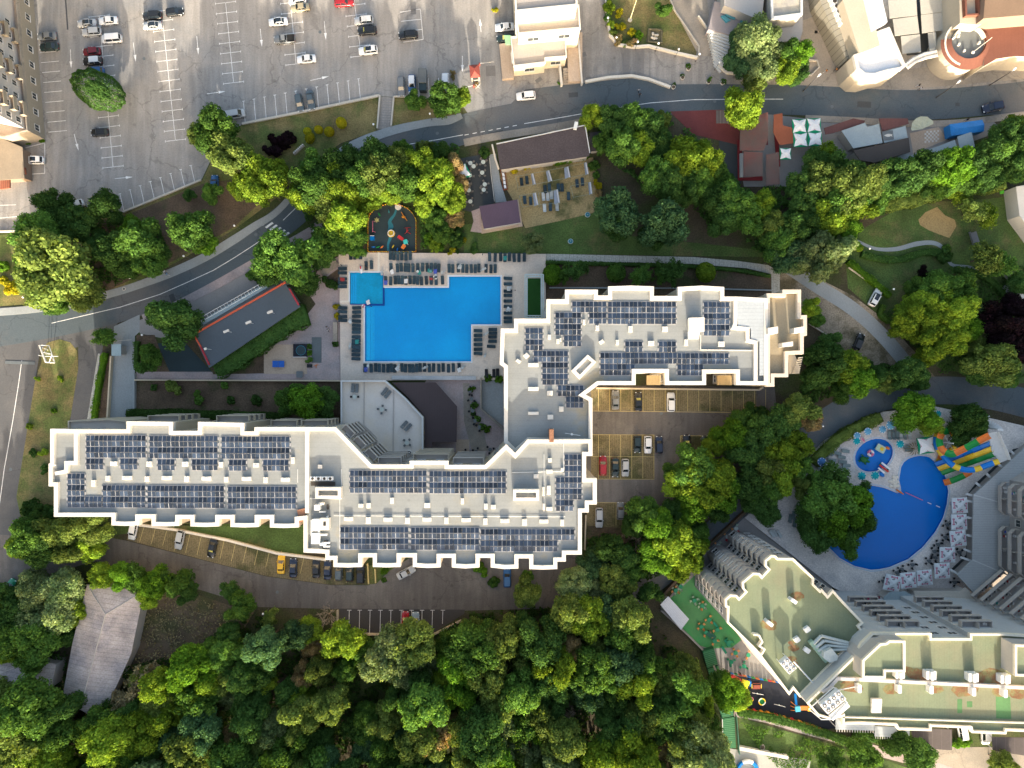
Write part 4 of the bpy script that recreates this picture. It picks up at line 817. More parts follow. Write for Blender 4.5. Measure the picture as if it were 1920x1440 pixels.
zone('at the hotel\'s lower left corner', [(52,1005,38,'g'),(35,1025,24,'y'),(80,1030,34,'d'),(105,990,34,'o'),(145,1000,40,'o'),(175,990,34,'o'),(130,1030,34,'o'),(165,1030,28,'y'),(75,985,28,'d')])
zone('around the two grey barn roofs', [(190,1080,26,'y'),(225,1078,28,'v'),(255,1085,28,'g'),(290,1092,32,'v'),(325,1092,32,'g'),(280,1120,24,'y'),(345,1108,24,'d'),(70,1105,38,'s'),(115,1110,40,'s'),(100,1150,44,'s'),(60,1150,34,'s'),(135,1145,28,'y'),(20,1160,38,'d'),(30,1200,38,'g'),(70,1200,40,'g'),(105,1195,30,'d'),(15,1225,26,'y'),(60,1240,30,'g'),(448,1135,30,'g'),(430,1108,20,'d'),(5,1120,30,'d')])
zone('on the small island by the shops', [(1415,75,42,'s'),(1450,90,32,'s'),(1395,110,34,'b'),(1425,120,36,'s'),(1480,105,30,'g'),(1500,100,26,'v'),(1470,130,30,'y'),(1495,135,24,'d'),(1418,150,22,'o'),(1385,75,22,'b')])
plant(1245,16,17,'g', zone=None, label='small dark tree on the lawn island with the flagpole')
plant(205,1330,26,'d', zone='around the two grey barn roofs')
zone('at the lower right corner of the photo', [(1620,1420,34,'g'),(1690,1400,32,'d'),(1730,1420,32,'d'),(1880,1435,26,'o'),(1560,1430,26,'d'),(1370,1300,34,'v'),(1350,1275,24,'g'),(1385,1310,24,'y')])
# bushes
zone('on the parking lot bank', [(577,247,7.5,'k', 'ball'),(598,244,8,'k', 'ball'),(618,248,9,'k', 'ball'),(641,232,10,'k', 'ball'),(582,260,9.5,'k', 'ball'),(525,262,20,'p'),(510,280,16,'p'),(545,258,12,'p')],'bush')
zone('at the left edge of the photo', [(20,540,17,'k'),(6,500,12,'v'),(6,525,9,'k'),(45,535,9,'v'),(55,800,7,'y'),(80,848,9,'y'),(62,850,9,'d'),(82,880,9,'d'),(70,710,6,'y'),(113,711,6,'y'),(100,770,6,'v'),(60,955,22,'d'),(90,960,16,'d')],'bush')
zone('on the lawn island with the flagpole', [(1142,12,13,'y'),(1160,25,9,'k'),(1146,46,9,'y'),(1163,48,10,'k'),(1184,60,9,'k'),(1150,62,8,'o'),(1198,65,9,'v'),(1158,75,11,'r'),(1186,80,10,'r'),(1140,30,9,'g'),(1173,82,8,'o')],'bush')
zone('below the brown-roofed long building', [(960,316,10,'k'),(987,311,10,'k'),(1013,304,9,'k'),(1034,303,9,'k'),(1121,345,9,'k'),(1123,362,8,'r'),(1113,310,12,'g'),(1118,328,8,'g'),(908,286,12,'d')],'bush')
zone('in the bed above the north wing', [(1036,516,18,'v', 'ball'),(1154,513,18,'g', 'ball'),(1321,512,18,'y', 'ball')],'bush')
zone('in the bed above the north wing', [(1080,505,28,'d', 'feather'),(1060,515,20,'g', 'feather'),(1205,512,26,'g', 'feather'),(1262,505,32,'d', 'feather'),(1240,515,20,'g', 'feather'),(1000,457,21,'s')],'tree')
zone('in the beds near the pool deck', [(865,452,9,'k'),(846,471,8,'k'),(825,465,8,'v'),(855,470,7,'d'),(890,465,10,'d'),(820,425,10,'g'),(800,450,12,'v'),(765,480,1.0,'d'),(632,575,7,'k'),(632,592,7,'k'),(629,645,7,'d'),(615,528,12,'d'),(628,535,8,'d'),(580,650,6,'g'),(580,662,6,'v'),(579,675,7,'g'),(895,710,1,'g'),(915,709,9,'v'),(935,711,9,'v'),(470,516,11,'g'),(485,520,12,'d')],'bush')
zone('in the sunken garden above the west wing', [(540,755,28,'g'),(575,752,34,'v'),(610,745,26,'d'),(600,775,24,'d'),(560,735,20,'g')],'tree')
zone('in the sunken garden above the west wing', [(372,745,12,'g'),(432,750,9,'d'),(288,727,7,'d'),(480,750,12,'d'),(325,728,14,'o'),(420,722,8,'g')],'bush')
zone('beside the courtyard', [(885,730,7,'v'),(890,760,8,'g'),(895,785,7,'g'),(905,800,8,'g'),(915,805,7,'v'),(887,775,6,'d')],'bush')
zone('in the lawn garden', [(1610,466,7,'y', 'ball'),(1772,480,16,'d'),(1775,465,9,'g'),(1600,458,14,'v')],'bush')
zone('along the lower edge of the wood', [(900,1068,15,'v'),(925,1092,12,'g'),(720,1070,9,'v'),(720,1088,6,'g')],'bush')
zone('near the carports at the bottom right', [(1800,1394,14,'v'),(1815,1388,10,'g'),(1785,1390,10,'d')],'bush')
zone('among the planters on the stone plaza', [(1291,124,6,'g'),(1280,142,4.5,'d'),(1331,149,5.5,'g'),(1357,152,6,'d'),(1264,160,4.5,'d'),(51,266,6,'v'),(77,262,6,'v'),(1049,156,4,'v'),(849,135,5,'r'),(849,145,5,'r'),(892,158,5,'r'),(928,18,6,'k')],'bush')
# big clipped oval tree on the parking lot
zc = 4.0; X, Y = P(183,168,zc); e = empty('clipped_tree', (X, Y, 0), R(-28),'huge clipped oval evergreen tree standing on the open parking lot', 'tree')
inst('crown', OV, e, (0,0,0),0,(6.3,4.1,5.2), LM['d']); inst('trunk', TW[0], e, (0,0,0),0,(3,3,3), m_bark)
# the wood: explicit big trees, then a filled stand
zone('in the wood', [(45,1330,58,'g'),(100,1370,46,'g'),(30,1390,52,'o'),(120,1320,36,'d'),(75,1420,46,'y'),(200,1395,50,'y'),(185,1350,32,'g'),(260,1380,44,'y'),(320,1350,38,'y'),(250,1290,40,'c', 'feather'),(225,1320,30,'c', 'feather'),(275,1320,30,'c', 'dry'),(270,1270,24,'o'),(358,1252,46,'v'),(380,1275,36,'y'),(430,1190,26,'d'),(420,1270,30,'o'),(360,1410,46,'o'),(730,1225,46,'s'),(755,1260,36,'s'),(705,1250,34,'s'),(800,1250,26,'s'),(850,1260,42,'v'),(870,1290,36,'v'),(825,1290,32,'y'),(610,1160,28,'c', 'dry'),(600,1210,24,'c', 'dry'),(500,1165,22,'o', 'feather'),(585,1220,22,'r'),(570,1265,26,'r'),(1178,1165,42,'o'),(1150,1140,30,'b'),(1060,1340,22,'c', 'dry')])
def inside(x, y, p):
    c = False
    for i in range(len(p)):
        x1,y1 = p[i]; x2,y2 = p[i-1]
        if (y1 > y) != (y2 > y) and x < (x2-x1)*(y-y1)/(y2-y1)+x1: c = not c
    return c
WOOD = [(-60,1290),(70,1330),(150,1370),(200,1330),(262,1255),(320,1240),(400,1215),(440,1165),(470,1155),(500,1145),(600,1150),(632,1195),(800,1215),(880,1160),(960,1165),(1060,1150),(1140,1160),(1200,1185),(1250,1240),(1310,1260),(1340,1330),(1352,1440),(1340,1520),(-60,1520)]
used = [(p['x'], p['y'],0) for p in SPECS]; rw_ = random.Random(21); tries = 0; made = 0
while tries < 6000 and made < 210:
    tries += 1; x = rw_.uniform(-50,1350); y = rw_.uniform(1140,1500); r = rw_.choice((26,30,34,38,42,48))
    if not inside(x, y, WOOD): continue
    if any((x-a)**2+(y-b)**2 < (r*0.78)**2 for a, b, _ in used): continue
    n_ = mnoise.noise(Vector((x*0.006,y*0.006,3))); c = rw_.choice('gdvgoyo' if n_ > 0 else 'dbgdgod')
    if rw_.random() < 0.22: c = rw_.choice('osyysr')
    plant(x, y, r, c, 'tree', zone='in the wood', form='feather' if rw_.random() < 0.08 else None, zs=rw_.uniform(1.2,1.75)); used.append((x, y, r)); made += 1
grow_all()
# labels: unique by kind, zone and order from the left
from collections import defaultdict
G = defaultdict(list)
for e, x, y, desc, zn, cat, lab in PLANTS:
    if lab: tag(e, lab, cat); continue
    if zn == 'in the wood':
        band = 'top' if y < 1215 else 'upper middle' if y < 1290 else 'lower middle' if y < 1365 else 'bottom'
        G[(desc, "in the wood's %s band" % band, cat)].append((x, e))
    else: G[(desc, zn, cat)].append((x, e))
for (desc, zn, cat), L_ in G.items():
    L_.sort(key=lambda t: t[0])
    for i, (x, e) in enumerate(L_):
        lab = desc + ' ' + zn + ((', %s from left' % ordw(i+1)) if len(L_) > 1 else ''); tag(e, lab, cat, ('trees ' if cat == 'tree' else 'bushes ') + zn if len(L_) > 1 else None)
def hedge(pts, w, h, c, label, leaf=0.16,dens=26):
    poly, q = strip(pts, w); W_ = [P(x, y, h/2) for x, y in q]; ww = w*S; C = []; Nn = []
    global rng; rng = np.random.default_rng(int(pts[0][0]))
    for i in range(len(W_)-1):
        a = np.array(W_[i]); b_ = np.array(W_[i+1]); L = np.linalg.norm(b_-a)
        if L < 1e-5: continue
        d = (b_-a)/L; n = np.array([-d[1], d[0]]); k = int(L*(2*ww+2*h)*dens)+3; t = rng.uniform(0,L, k); u = rng.uniform(-1,1,k); side = rng.uniform(0,1,k) < (h/(h+ww))
        off = np.where(side, np.sign(u)*ww, u*ww); z = np.where(side, rng.uniform(0.05,h, k), h)+rng.normal(size=k)*0.10; off = off + rng.normal(size=k)*0.08
        lump = 1+0.12*np.sin(t*1.3+i)
        C.append(np.stack([a[0]+d[0]*t+n[0]*off*lump, a[1]+d[1]*t+n[1]*off*lump, z*lump],1)); nn = np.stack([n[0]*np.sign(u)*side, n[1]*np.sign(u)*side, 1.0*(~side)+0.1],1)+rng.normal(size=(k, 3))*0.4; Nn.append(nn)
    C = np.concatenate(C); Nn = np.concatenate(Nn); b = MB(); b.wall([tuple(p) for p in W_], ww*1.7,0,h*0.9); fs = [f for f in b.f]
    me = quads_mesh('hedge', C, Nn, leaf*rng.uniform(0.6,1.3,len(C)), LM[c],(b.v, fs)); o = bpy.data.objects.new('hedge', me); COL.objects.link(o); tag(o, label, 'hedge'); return o
def undergrowth(pts, n, m_, label, hmax=2.2,leaf=.3,seed=1):
    global rng; rng = np.random.default_rng(seed); w_ = PW(pts); xs = [p[0] for p in w_]; ys = [p[1] for p in w_]; rr = random.Random(seed); C = []
    while len(C) < n:
        x = rr.uniform(min(xs), max(xs)); y = rr.uniform(min(ys), max(ys))
        if inside(x, y, w_):
            v = mnoise.noise(Vector((x*.22,y*.22,seed)))+.5*mnoise.noise(Vector((x*.7,y*.7,seed+5)))
            if v < -.12: continue
            C.append((x, y, max(.05,hmax*(v+.12)*1.5)+rr.uniform(0,.35)))
    C = np.array(C); Nn = rng.normal(size=C.shape)*.5+np.array([0,0,1.0]); me = quads_mesh('undergrowth', C, Nn, leaf*rng.uniform(.5,1.3,len(C)), m_); o = bpy.data.objects.new('undergrowth', me); COL.objects.link(o); tag(o, label, kind='stuff')
undergrowth([(262,1240),(340,1225),(430,1170),(480,1150),(640,1195),(810,1200),(870,1150),(1180,1120),(1300,1250),(1350,1350),(1350,1500),(-60,1500),(-60,1290)],60000,leafmat('undergrowth_leaves', (0.03,0.065,0.018),(0.045,0.08,0.02)),'dense low undergrowth covering the floor of the wood', 2.4,.34,3)
undergrowth([(262,1120),(340,1112),(440,1142),(460,1170),(400,1220),(320,1240),(255,1245)],1500,LM['c'],'dry scrub on the open bank above the wood', .7,.22,12)
undergrowth([(0,1090),(120,1090),(165,1110),(110,1310),(60,1330),(-60,1300),(-60,1100)],7000,LM['d'],'low undergrowth among the trees left of the long barn roof', 2,.3,4)
undergrowth([(1105,210),(1250,210),(1300,255),(1390,350),(1500,350),(1700,300),(1920,250),(1950,330),(1680,385),(1600,440),(1560,500),(1460,490),(1330,430),(1290,380),(1240,380),(1140,300)],22000,LM['d'],'low shrubs beneath the garden strip trees', 1.6,.3,5)
undergrowth([(75,440),(240,405),(300,420),(320,480),(200,545),(110,540)],5000,LM['d'],'low plants on the bank under the trees', 1.0,.25,6); undergrowth([(560,300),(860,265),(870,450),(790,470),(785,400),(740,378),(690,395),(685,470),(600,470),(570,400)],9000,LM['d'],'low shrubs round the round-topped playground', 1.2,.28,7)
undergrowth([(1100,1000),(1290,1000),(1300,1040),(1180,1105),(1100,1050)],3500,LM['d'],'low shrubs at the lower right corner of the hotel', 1.2,.28,8); undergrowth([(1388,1352),(1500,1380),(1640,1420),(1700,1500),(1470,1450),(1420,1400)],5000,LM['g'],'rough grass and weeds below the pink path', .5,.2,9); undergrowth([(1525,640),(1600,670),(1740,700),(1740,730),(1560,740),(1450,790),(1520,720)],4500,LM['d'],'low shrubs right of the north wing', 1.2,.28,10)
undergrowth([(1650,590),(1780,500),(1960,500),(1960,720),(1760,700)],7000,LM['d'],'low shrubs under the trees at the right edge', .9,.25,11)
hedge([(198,662),(190,700),(182,745),(176,790)],4.5,1.2,'v', 'narrow bright green hedge along the slip road left of the driveway')
hedge([(240,776),(320,775),(400,778),(480,780),(540,784)],7.5,1.8,'d', 'dark hedge along the upper side of the west wing')
hedge([(258,640),(257,660),(256,690)],4,1.3,'d', 'short dark hedge beside the driveway at the rubber court')
hedge([(405,688),(435,675),(470,650),(510,622),(545,600),(575,590)],22,3.2,'d', 'thick dark hedge hiding the lower side of the dark sloped roof', 0.2,16)
hedge([(1523,868),(1545,845),(1575,820),(1610,800),(1650,782)],10,2.2,'o', 'broad clipped hedge between the dark road and the paddling pool', 0.18,20)
hedge([(1590,490),(1620,515),(1650,540),(1668,556)],5,1.4,'v', 'clipped hedge along the upper edge of the gravel track')
hedge([(1655,572),(1650,590),(1668,604)],4,1.3,'g', 'angled clipped hedge beside the parked white car on the gravel track')
hedge([(1615,476),(1650,486),(1690,486),(1730,474),(1765,474)],6,1.0,'d', 'low dark hedge following the curved garden path')
hedge([(1660,385),(1700,378),(1740,368),(1780,358),(1830,352),(1880,345)],12,3.0,'o', 'tall sunlit hedge along the upper edge of the lawn garden', 0.22,14)
hedge([(1790,505),(1830,512),(1860,530),(1880,552)],5,1.3,'d', 'curved dark hedge beside the white ramp in the lawn garden')
hedge([(1023,492),(1100,494),(1180,496),(1300,500),(1380,507),(1444,518)],3,0.9,'d', 'low hedge along the pale block path above the north wing')
hedge([(1040,303),(1060,299),(1080,294),(1102,290)],7,1.6,'v', 'bright green hedge beneath the long brown roof')
hedge([(1384,1334),(1440,1344),(1500,1360),(1560,1380),(1600,1395)],7,1.3,'d', 'ragged hedge between the black playground and the pink path')
hedge([(1600,1378),(1640,1384),(1690,1395)],7,1.5,'d', 'dark hedge beneath the white pergolas at the bottom right')
hedge([(478,790),(520,790)],1,0.3,'d', 'thin low hedge remnant above the west wing')
# ------------------------------------------------------------ cars
def carpaint(n, c, r=0.25): return mat('paint_'+n, c, r, 0.03,1,spec=0.6,fine=0.02)
PAINT = {'white': carpaint('white', (0.72,0.72,0.71)),'silver': carpaint('silver', (0.42,0.43,0.43),0.3),'grey': carpaint('grey', (0.16,0.17,0.175),0.3),'black': carpaint('black', (0.012,0.013,0.014)),'green': carpaint('green', (0.015,0.03,0.03)),'navy': carpaint('navy', (0.012,0.02,0.045)),
         'red': carpaint('red', (0.30,0.015,0.02)),'darkred': carpaint('darkred', (0.14,0.012,0.02)),'yellow': carpaint('yellow', (0.72,0.42,0.02)),'blue': carpaint('blue', (0.02,0.10,0.25)),'lblue': carpaint('lblue', (0.26,0.33,0.38)),'beige': carpaint('beige', (0.30,0.26,0.17)),'slate': carpaint('slate', (0.07,0.095,0.11)),'bgreen': carpaint('bgreen', (0.02,0.22,0.12))}
m_cglass = mat('car_glass', (0.012,0.018,0.024),0.05,0.05,1,spec=0.8); m_tyre = mat('tyre', (0.015,0.015,0.015),0.9); m_rim = mat('rim', (0.35,0.35,0.36),0.4); m_head = mat('headlight', (0.7,0.72,0.72),0.2); m_tail = mat('taillight', (0.25,0.01,0.01),0.3); m_shade = mat('sunshade', (0.45,0.42,0.12),0.7)
CK = {}
def car_meshes(t):
    if t in CK: return CK[t]
    Lh = {'sedan': 2.25,'hatch': 2.05,'suv': 2.25,'wagon': 2.3,'van': 2.35,'pickup': 2.5}[t]; W = {'sedan': .9,'hatch': .88,'suv': .93,'wagon': .9,'van': .95,'pickup': .95}[t]
    zb = {'sedan': .88,'hatch': .92,'suv': 1.02,'wagon': .92,'van': 1.0,'pickup': 1.0}[t]; zr = {'sedan': 1.42,'hatch': 1.48,'suv': 1.66,'wagon': 1.5,'van': 1.85,'pickup': 1.7}[t]
    # lower body: stations from nose (+x) to tail, rounded plan and falling bonnet
    st = [(1.0,.62,.55),(.97,.80,.68),(.88,.93,.78),(.72,.985,.84),(.5,1,.93),(.1,1,1),(-.4,1,1),(-.72,.99,1.0),(-.9,.95,.98),(-.975,.85,.92),(-1,.7,.8)]
    if t == 'van': st = [(1.0,.7,.62),(.97,.86,.78),(.9,.95,.9),(.75,1,1)] + st[4:]
    b = MB(); vs = []
    for fx, fw, fz in st:
        x = fx*Lh; w = fw*W; z = zb*fz; vs += [(x, -w*0.94,.22),(x, -w, .5),(x, -w*.98,z-.10),(x, -w*.86,z),(x, 0,z+.035),(x, w*.86,z),(x, w*.98,z-.10),(x, w, .5),(x, w*.94,.22)]
    n = 9; fs = []
    for i in range(len(st)-1):
        for j in range(n-1): a = i*n+j; fs.append((a, a+1,a+n+1,a+n))
        fs.append((i*n+n-1,i*n, (i+1)*n, (i+1)*n+n-1))
    fs += [tuple(range(n-1,-1,-1)), tuple(range((len(st)-1)*n, len(st)*n))]; b.add(vs, fs, 0); body = b.mesh('body', [PAINT['white']], True)
    # cabin: glass frustum, roof skin, pillars
    xf, xr, tf, tr = {'sedan': (.95,-1.55,.25,-.95),'hatch': (.95,-1.85,.3,-1.5),'suv': (.95,-2.05,.35,-1.75),'wagon': (.95,-2.1,.3,-1.8),'van': (1.7,-2.2,1.05,-2.1),'pickup': (1.1,-.55,.55,-.3)}[t]
    wb, wt = W*.86,W*.70; g_ = MB(); zt = zr-.05
    lo = [(xf, -wb*.86),(xf-.25,-wb),(xr+.25,-wb),(xr, -wb*.86),(xr, wb*.86),(xr+.25,wb),(xf-.25,wb),(xf, wb*.86)]; hi = [(tf, -wt*.86),(tf-.2,-wt),(tr+.2,-wt),(tr, -wt*.86),(tr, wt*.86),(tr+.2,wt),(tf-.2,wt),(tf, wt*.86)]
    vs = [(x, y, zb-.03) for x, y in lo] + [(x, y, zt) for x, y in hi]; g_.add(vs, [(i, i+8,(i+1) % 8+8,(i+1) % 8) for i in range(8)] + [tuple(range(15,7,-1))],0); gl = g_.mesh('window_glass', [m_cglass])
    r_ = MB(); rf = [(x*1.0+(.05 if x > 0 else -.05), y*1.06) for x, y in hi]; r_.prism(rf, zt-.01,zr-.015,0); r_.prism(inset(rf, .12), zr-.02,zr+.02,0)
    for i in (0,1,3,4,6,7): r_.bar((*lo[i], zb-.02),(*hi[i], zt),.045,0,4)
    mid = (xf+xr)/2-.1
    for s in (-1,1): r_.bar((mid, s*wb*1.0,zb-.02),((tf+tr)/2-.05,s*wt*1.01,zt),.05,0,4)
    roof = r_.mesh('roof', [PAINT['white']])
    w_ = MB(); nn = 14; w_.v = []; 
    for k in range(2):
        y = (-.1,.1)[k]; w_.v += [(.33*math.cos(2*math.pi*i/nn), y, .33*math.sin(2*math.pi*i/nn)) for i in range(nn)]
    w_.f = [(i, (i+1) % nn, nn+(i+1) % nn, nn+i) for i in range(nn)] + [tuple(range(nn)), tuple(range(2*nn-1,nn-1,-1))]; w_.m = [0]*(nn+2)
    for y0,y1 in ((-.115,-.1),(.1,.115)): w_.box(0,(y0+y1)/2,-.14,.14,.28,.015,0,1)
    wh = w_.mesh('wheel', [m_tyre, m_rim])
    h_ = MB(); h_.rbox(0,0,-.06,.06,.22,.3,0,0,.05); hm = h_.mesh('headlight', [m_head]); tm = MB(); tm.rbox(0,0,-.07,.07,.08,.3,0,0,.02); tm = tm.mesh('taillight', [m_tail])
    mi = MB(); mi.rbox(0,0,-.06,.06,.14,.2,0,0,.04); mi = mi.mesh('mirror', [PAINT['white']])
    bed = None
    if t == 'pickup': q = MB(); q.ring([(-2.4,-.82),(-.7,-.82),(-.7,.82),(-2.4,.82)],.08,zb, zb+.12,0); q.box(-1.55,0,zb, zb+.04,1.5,1.4,0,0); bed = q.mesh('cargo_bed', [m_tyre])
    CK[t] = (body, gl, roof, wh, hm, tm, mi, bed, Lh, W, zb, xf, tf, zr); return CK[t]
def car(x, y, ang, t, col, label, z=0.03,roofc=None, shade=False, pano=False, L=None):
    body, gl, roof, wh, hm, tm, mi, bed, Lh, W, zb, xf, tf, zr = car_meshes(t); X, Y = P(x, y, 0.8)
    e = empty('parked_car' if t != 'van' else 'parked_van', (X, Y, z), R(ang), label, 'van' if t == 'van' else 'pickup truck' if t == 'pickup' else 'car', 'cars standing around the hotel')
    if L: e.scale = (L/(2*Lh),)*2 + (1,)
    p = PAINT[col]; inst('body', body, e, m=p); inst('window_glass', gl, e); inst('roof', roof, e, m=PAINT[roofc] if roofc else p)
    for sx in (.62,-.62):
        for s in (-1,1): inst('wheel', wh, e, (sx*Lh, s*(W-.1),.33))
    for s in (-1,1):
        inst('headlight', hm, e, (Lh*.93,s*W*.62,zb*.68)); inst('taillight', tm, e, (-Lh*.985,s*W*.62,zb*.8)); inst('mirror', mi, e, (xf-.35,s*(W+.06), zb+.02), m=p)
    if bed: inst('cargo_bed', bed, e)
    if pano: b = MB(); b.rbox((tf-.2)/2-.3,0,zr+.02,zr+.026,1.3,W*1.05,0,0,.1); b.build('sunroof', m_cglass, e)
    if shade: b = MB(); b.add([(xf-.12,-.5,zb+.09),(xf-.12,.5,zb+.09),(tf+.12,.45,zr-.1),(tf+.12,-.45,zr-.1)],[(0,1,2,3)]); b.build('sunshade', m_shade, e)
    return e
LZ = LV*2
for a in [(162,43,184,'sedan', 'silver', 'silver sedan with dark sunroof, upper left of the first bay column', dict(pano=True)),(202,38,184,'sedan', 'white', 'white sedan, topmost in the first bay column of the large lot', {}),(171,59,184,'wagon', 'silver', 'silver estate car directly below the silver sedan with dark sunroof', {}),
 (209,72,184,'van', 'white', 'long white van below the white sedan in the first bay column', {}),(171,96,184,'hatch', 'darkred', 'dark red car in the large parking lot, above the clipped oval tree', {}),(173,114,184,'suv', 'black', 'black car with white roof just below the dark red car', dict(roofc='white')),
 (178,133,184,'hatch', 'blue', 'blue car half hidden behind the clipped oval tree', {}),(285,29,184,'suv', 'black', 'black car above the silver coupe in the second bay column', {}),(285,47,184,'sedan', 'silver', 'silver coupe with dark glass roof in the second bay column', dict(pano=True)),(327,22,8,'hatch', 'black', 'black hatchback at the top of the second bay column', {}),
 (87,67,183,'sedan', 'grey', 'grey sedan by the left apartment building', {}),(91,87,183,'sedan', 'green', 'dark green sedan just below the grey sedan by the apartment building', {}),(186,248,183,'hatch', 'black', 'black hatchback alone in the lower half of the first bay column', {}),(64,300,180,'suv', 'white', 'white car in front of the low end of the apartment building', dict(pano=True)),
 (521,40,185,'sedan', 'white', 'white sedan with sunroof in the fourth bay column', dict(pano=True)),(562,13,185,'sedan', 'beige', 'beige sedan near the top edge of the photo', {}),(557,0,185,'hatch', 'white', 'white car cut off by the top edge of the photo', {}),(645,4,5,'suv', 'red', 'bright red car at the top edge of the photo', {}),
 (682,38,184,'suv', 'silver', 'silver car directly above a black one in the last bay column', {}),(688,57,184,'suv', 'black', 'black car directly below the silver one in the last bay column', dict(shade=True)),(765,65,184,'suv', 'black', 'black car alone in the small bay block near the booth', {}),(690,94,186,'suv', 'white', 'white car with black panoramic roof in the last bay column', dict(pano=True, shade=True)),
 (533,73,184,'pickup', 'grey', 'grey pickup truck with open bed on the large parking lot', {}),(574,110,185,'sedan', 'white', 'white sedan at the bottom of the fourth bay column', {}),(946,50,184,'sedan', 'white', 'white sedan beside the bright white building at the top', {}),(949,71,184,'sedan', 'green', 'dark green car beside the bright white building at the top', dict(shade=True)),
 (561,192,281,'hatch', 'slate', 'left one of two slate cars on the lower edge of the parking lot', {}),(582,187,280,'sedan', 'slate', 'right one of two slate cars on the lower edge of the parking lot', {}),(752,162,272,'wagon', 'grey', 'grey estate car beside the paved steps, left of the small blue car', {}),(772,156,270,'hatch', 'blue', 'small blue car with white roof above a bush', dict(roofc='white')),
 (835,153,270,'hatch', 'white', 'white car half hidden by the round tree near the toll booth', {}),(99,412,160,'hatch', 'navy', 'navy car mostly hidden by trees at the lower left of the lot', {}),(140,384,200,'hatch', 'white', 'white car mostly hidden by trees at the lower left of the lot', {}),(402,344,90,'hatch', 'blue', 'blue car under the trees at the lower edge of the lot', {}),(440,214,10,'van', 'silver', 'silver van partly hidden behind the big tree on the lot', {})]:
    car(*a[:6], z=LZ, **a[6])
car(986,179.5,185,'suv', 'white', 'white car driving on the curved road near the middle', z=LV*8); car(1863,200,193,'hatch', 'navy', 'dark car with white bonnet on the road at the right edge', z=LV*8,L=5.0); b = MB(); 
car(1642,557,62,'suv', 'white', 'white car parked diagonally on the gravel track', z=LV*6,pano=True); car(1611,641,67,'hatch', 'black', 'black car parked on the lower side of the gravel track', z=LV*6)
for a in [(1154,750,90,'sedan', 'grey', 'grey sedan, leftmost in the top row below the north wing'),(1197,753,90,'sedan', 'black', 'black sedan in the top row below the north wing'),(1258,754,90,'suv', 'white', 'white car, rightmost in the top row below the north wing'),(1195,833,270,'hatch', 'green', 'dark green car, left one of three in the middle bays'),(1215,834,270,'hatch', 'white', 'white car between two dark cars in the middle bays'),(1236,834,90,'hatch', 'navy', 'navy car, right one of three in the middle bays'),(1288,833,90,'sedan', 'black', 'black car alone beside the tree right of the middle bays'),
 (1130.5,873,90,'wagon', 'red', 'red car in the lower row of the middle bays'),(1153.5,877,270,'sedan', 'green', 'dark green car between the red and the pale one'),(1172.5,877,270,'hatch', 'silver', 'silver car, rightmost in the lower row of the middle bays'),(1123.5,971,270,'wagon', 'silver', 'silver estate car beside the lower right corner of the hotel'),(1163.5,958,90,'hatch', 'grey', 'grey car half hidden by trees at the lowest bays'),(1322,833,90,'hatch', 'green', 'dark car mostly covered by the tree right of the bays')]: car(*a, z=LV*6+.01,shade='black' in a[5][:6])
for a in [(249,996,258,'hatch', 'white', 'white car, leftmost in the bays below the west wing'),(336.5,1012,258,'wagon', 'silver', 'silver car in the bays below the west wing'),(397.5,1028,258,'sedan', 'black', 'black car with yellow sunshade below the west wing'),(527,1058,88,'sedan', 'yellow', 'yellow taxi-like car in the bays below the hotel'),(549.5,1065,90,'sedan', 'navy', 'navy car directly right of the yellow one'),(592.5,1066,90,'sedan', 'black', 'black car, first of five dark ones under the hotel edge'),(614,1069,90,'sedan', 'navy', 'navy car, second of five dark ones under the hotel edge'),(635,1072,90,'hatch', 'slate', 'slate car, third of five dark ones under the hotel edge'),(655.5,1074,90,'hatch', 'green', 'dark green car, fourth of five dark ones under the hotel edge'),(676,1076,90,'suv', 'black', 'black car, last of five dark ones under the hotel edge')]: car(*a, z=LV*8+.01,shade='yellow sun' in a[5])
car(761,1074,28,'sedan', 'silver', 'silver car standing askew on the service road', z=LV*7); car(951,1083,90,'wagon', 'blue', 'blue car at the lower edge of the hotel by a bush', z=LV*7); car(760,1165,90,'wagon', 'red', 'red car on the small lot with white T marks', z=LV*8,shade=True); car(779,1166,90,'sedan', 'lblue', 'pale blue car on the small lot with white T marks', z=LV*8,shade=True)
car(1805,1375,280,'van', 'white', 'white van between the carports at the bottom right', z=.05); car(1848,1377,272,'van', 'white', 'white van half under the hotel edge at the bottom right', z=.05); car(17,1101,60,'hatch', 'bgreen', 'green car under the trees at the lower left', z=LV*7); car(46,1096,60,'hatch', 'navy', 'navy car under the trees at the lower left', z=LV*7)
# white bonnet sheet on the roadside car is its own sunshade; lorries
def lorry(x, y, ang, L, W_, h, cab, box, label, z=LZ, ribs=0,h0=0.9):
    X, Y = P(x, y, h/2); e = empty('lorry', (X, Y, z), R(ang), label, 'lorry')
    b = MB(); b.rbox(-.8,0,h0,h, L-1.9,W_, 0,0,.08)
    for k in range(ribs): b.box(-.8-(L-1.9)/2+(k+.5)*(L-1.9)/ribs, 0,h, h+.05,.12,W_*.98)
    b.build('cargo_box', box, e); b = MB(); b.rbox(L/2-.95,0,.45,2.1,1.7,W_*.92,0,0,.2); b.build('cab', cab, e); b = MB(); b.box(L/2-.25,0,1.3,1.95,.35,W_*.8,0,0,.95); b.build('windscreen', m_cglass, e)
    wm = car_meshes('sedan')[3]
    for sx in (L/2-1.1,-L/2+1.2):
        for s in (-1,1): inst('wheel', wm, e, (sx, s*(W_/2-.15),.4),0,(1.25,1.25,1.25))
m_cargo = mat('ribbed_grey_metal', (0.12,0.135,0.14),0.6); m_tarp = mat('blue_tarpaulin', (0.015,0.16,0.42),0.55,0.15,1.5)
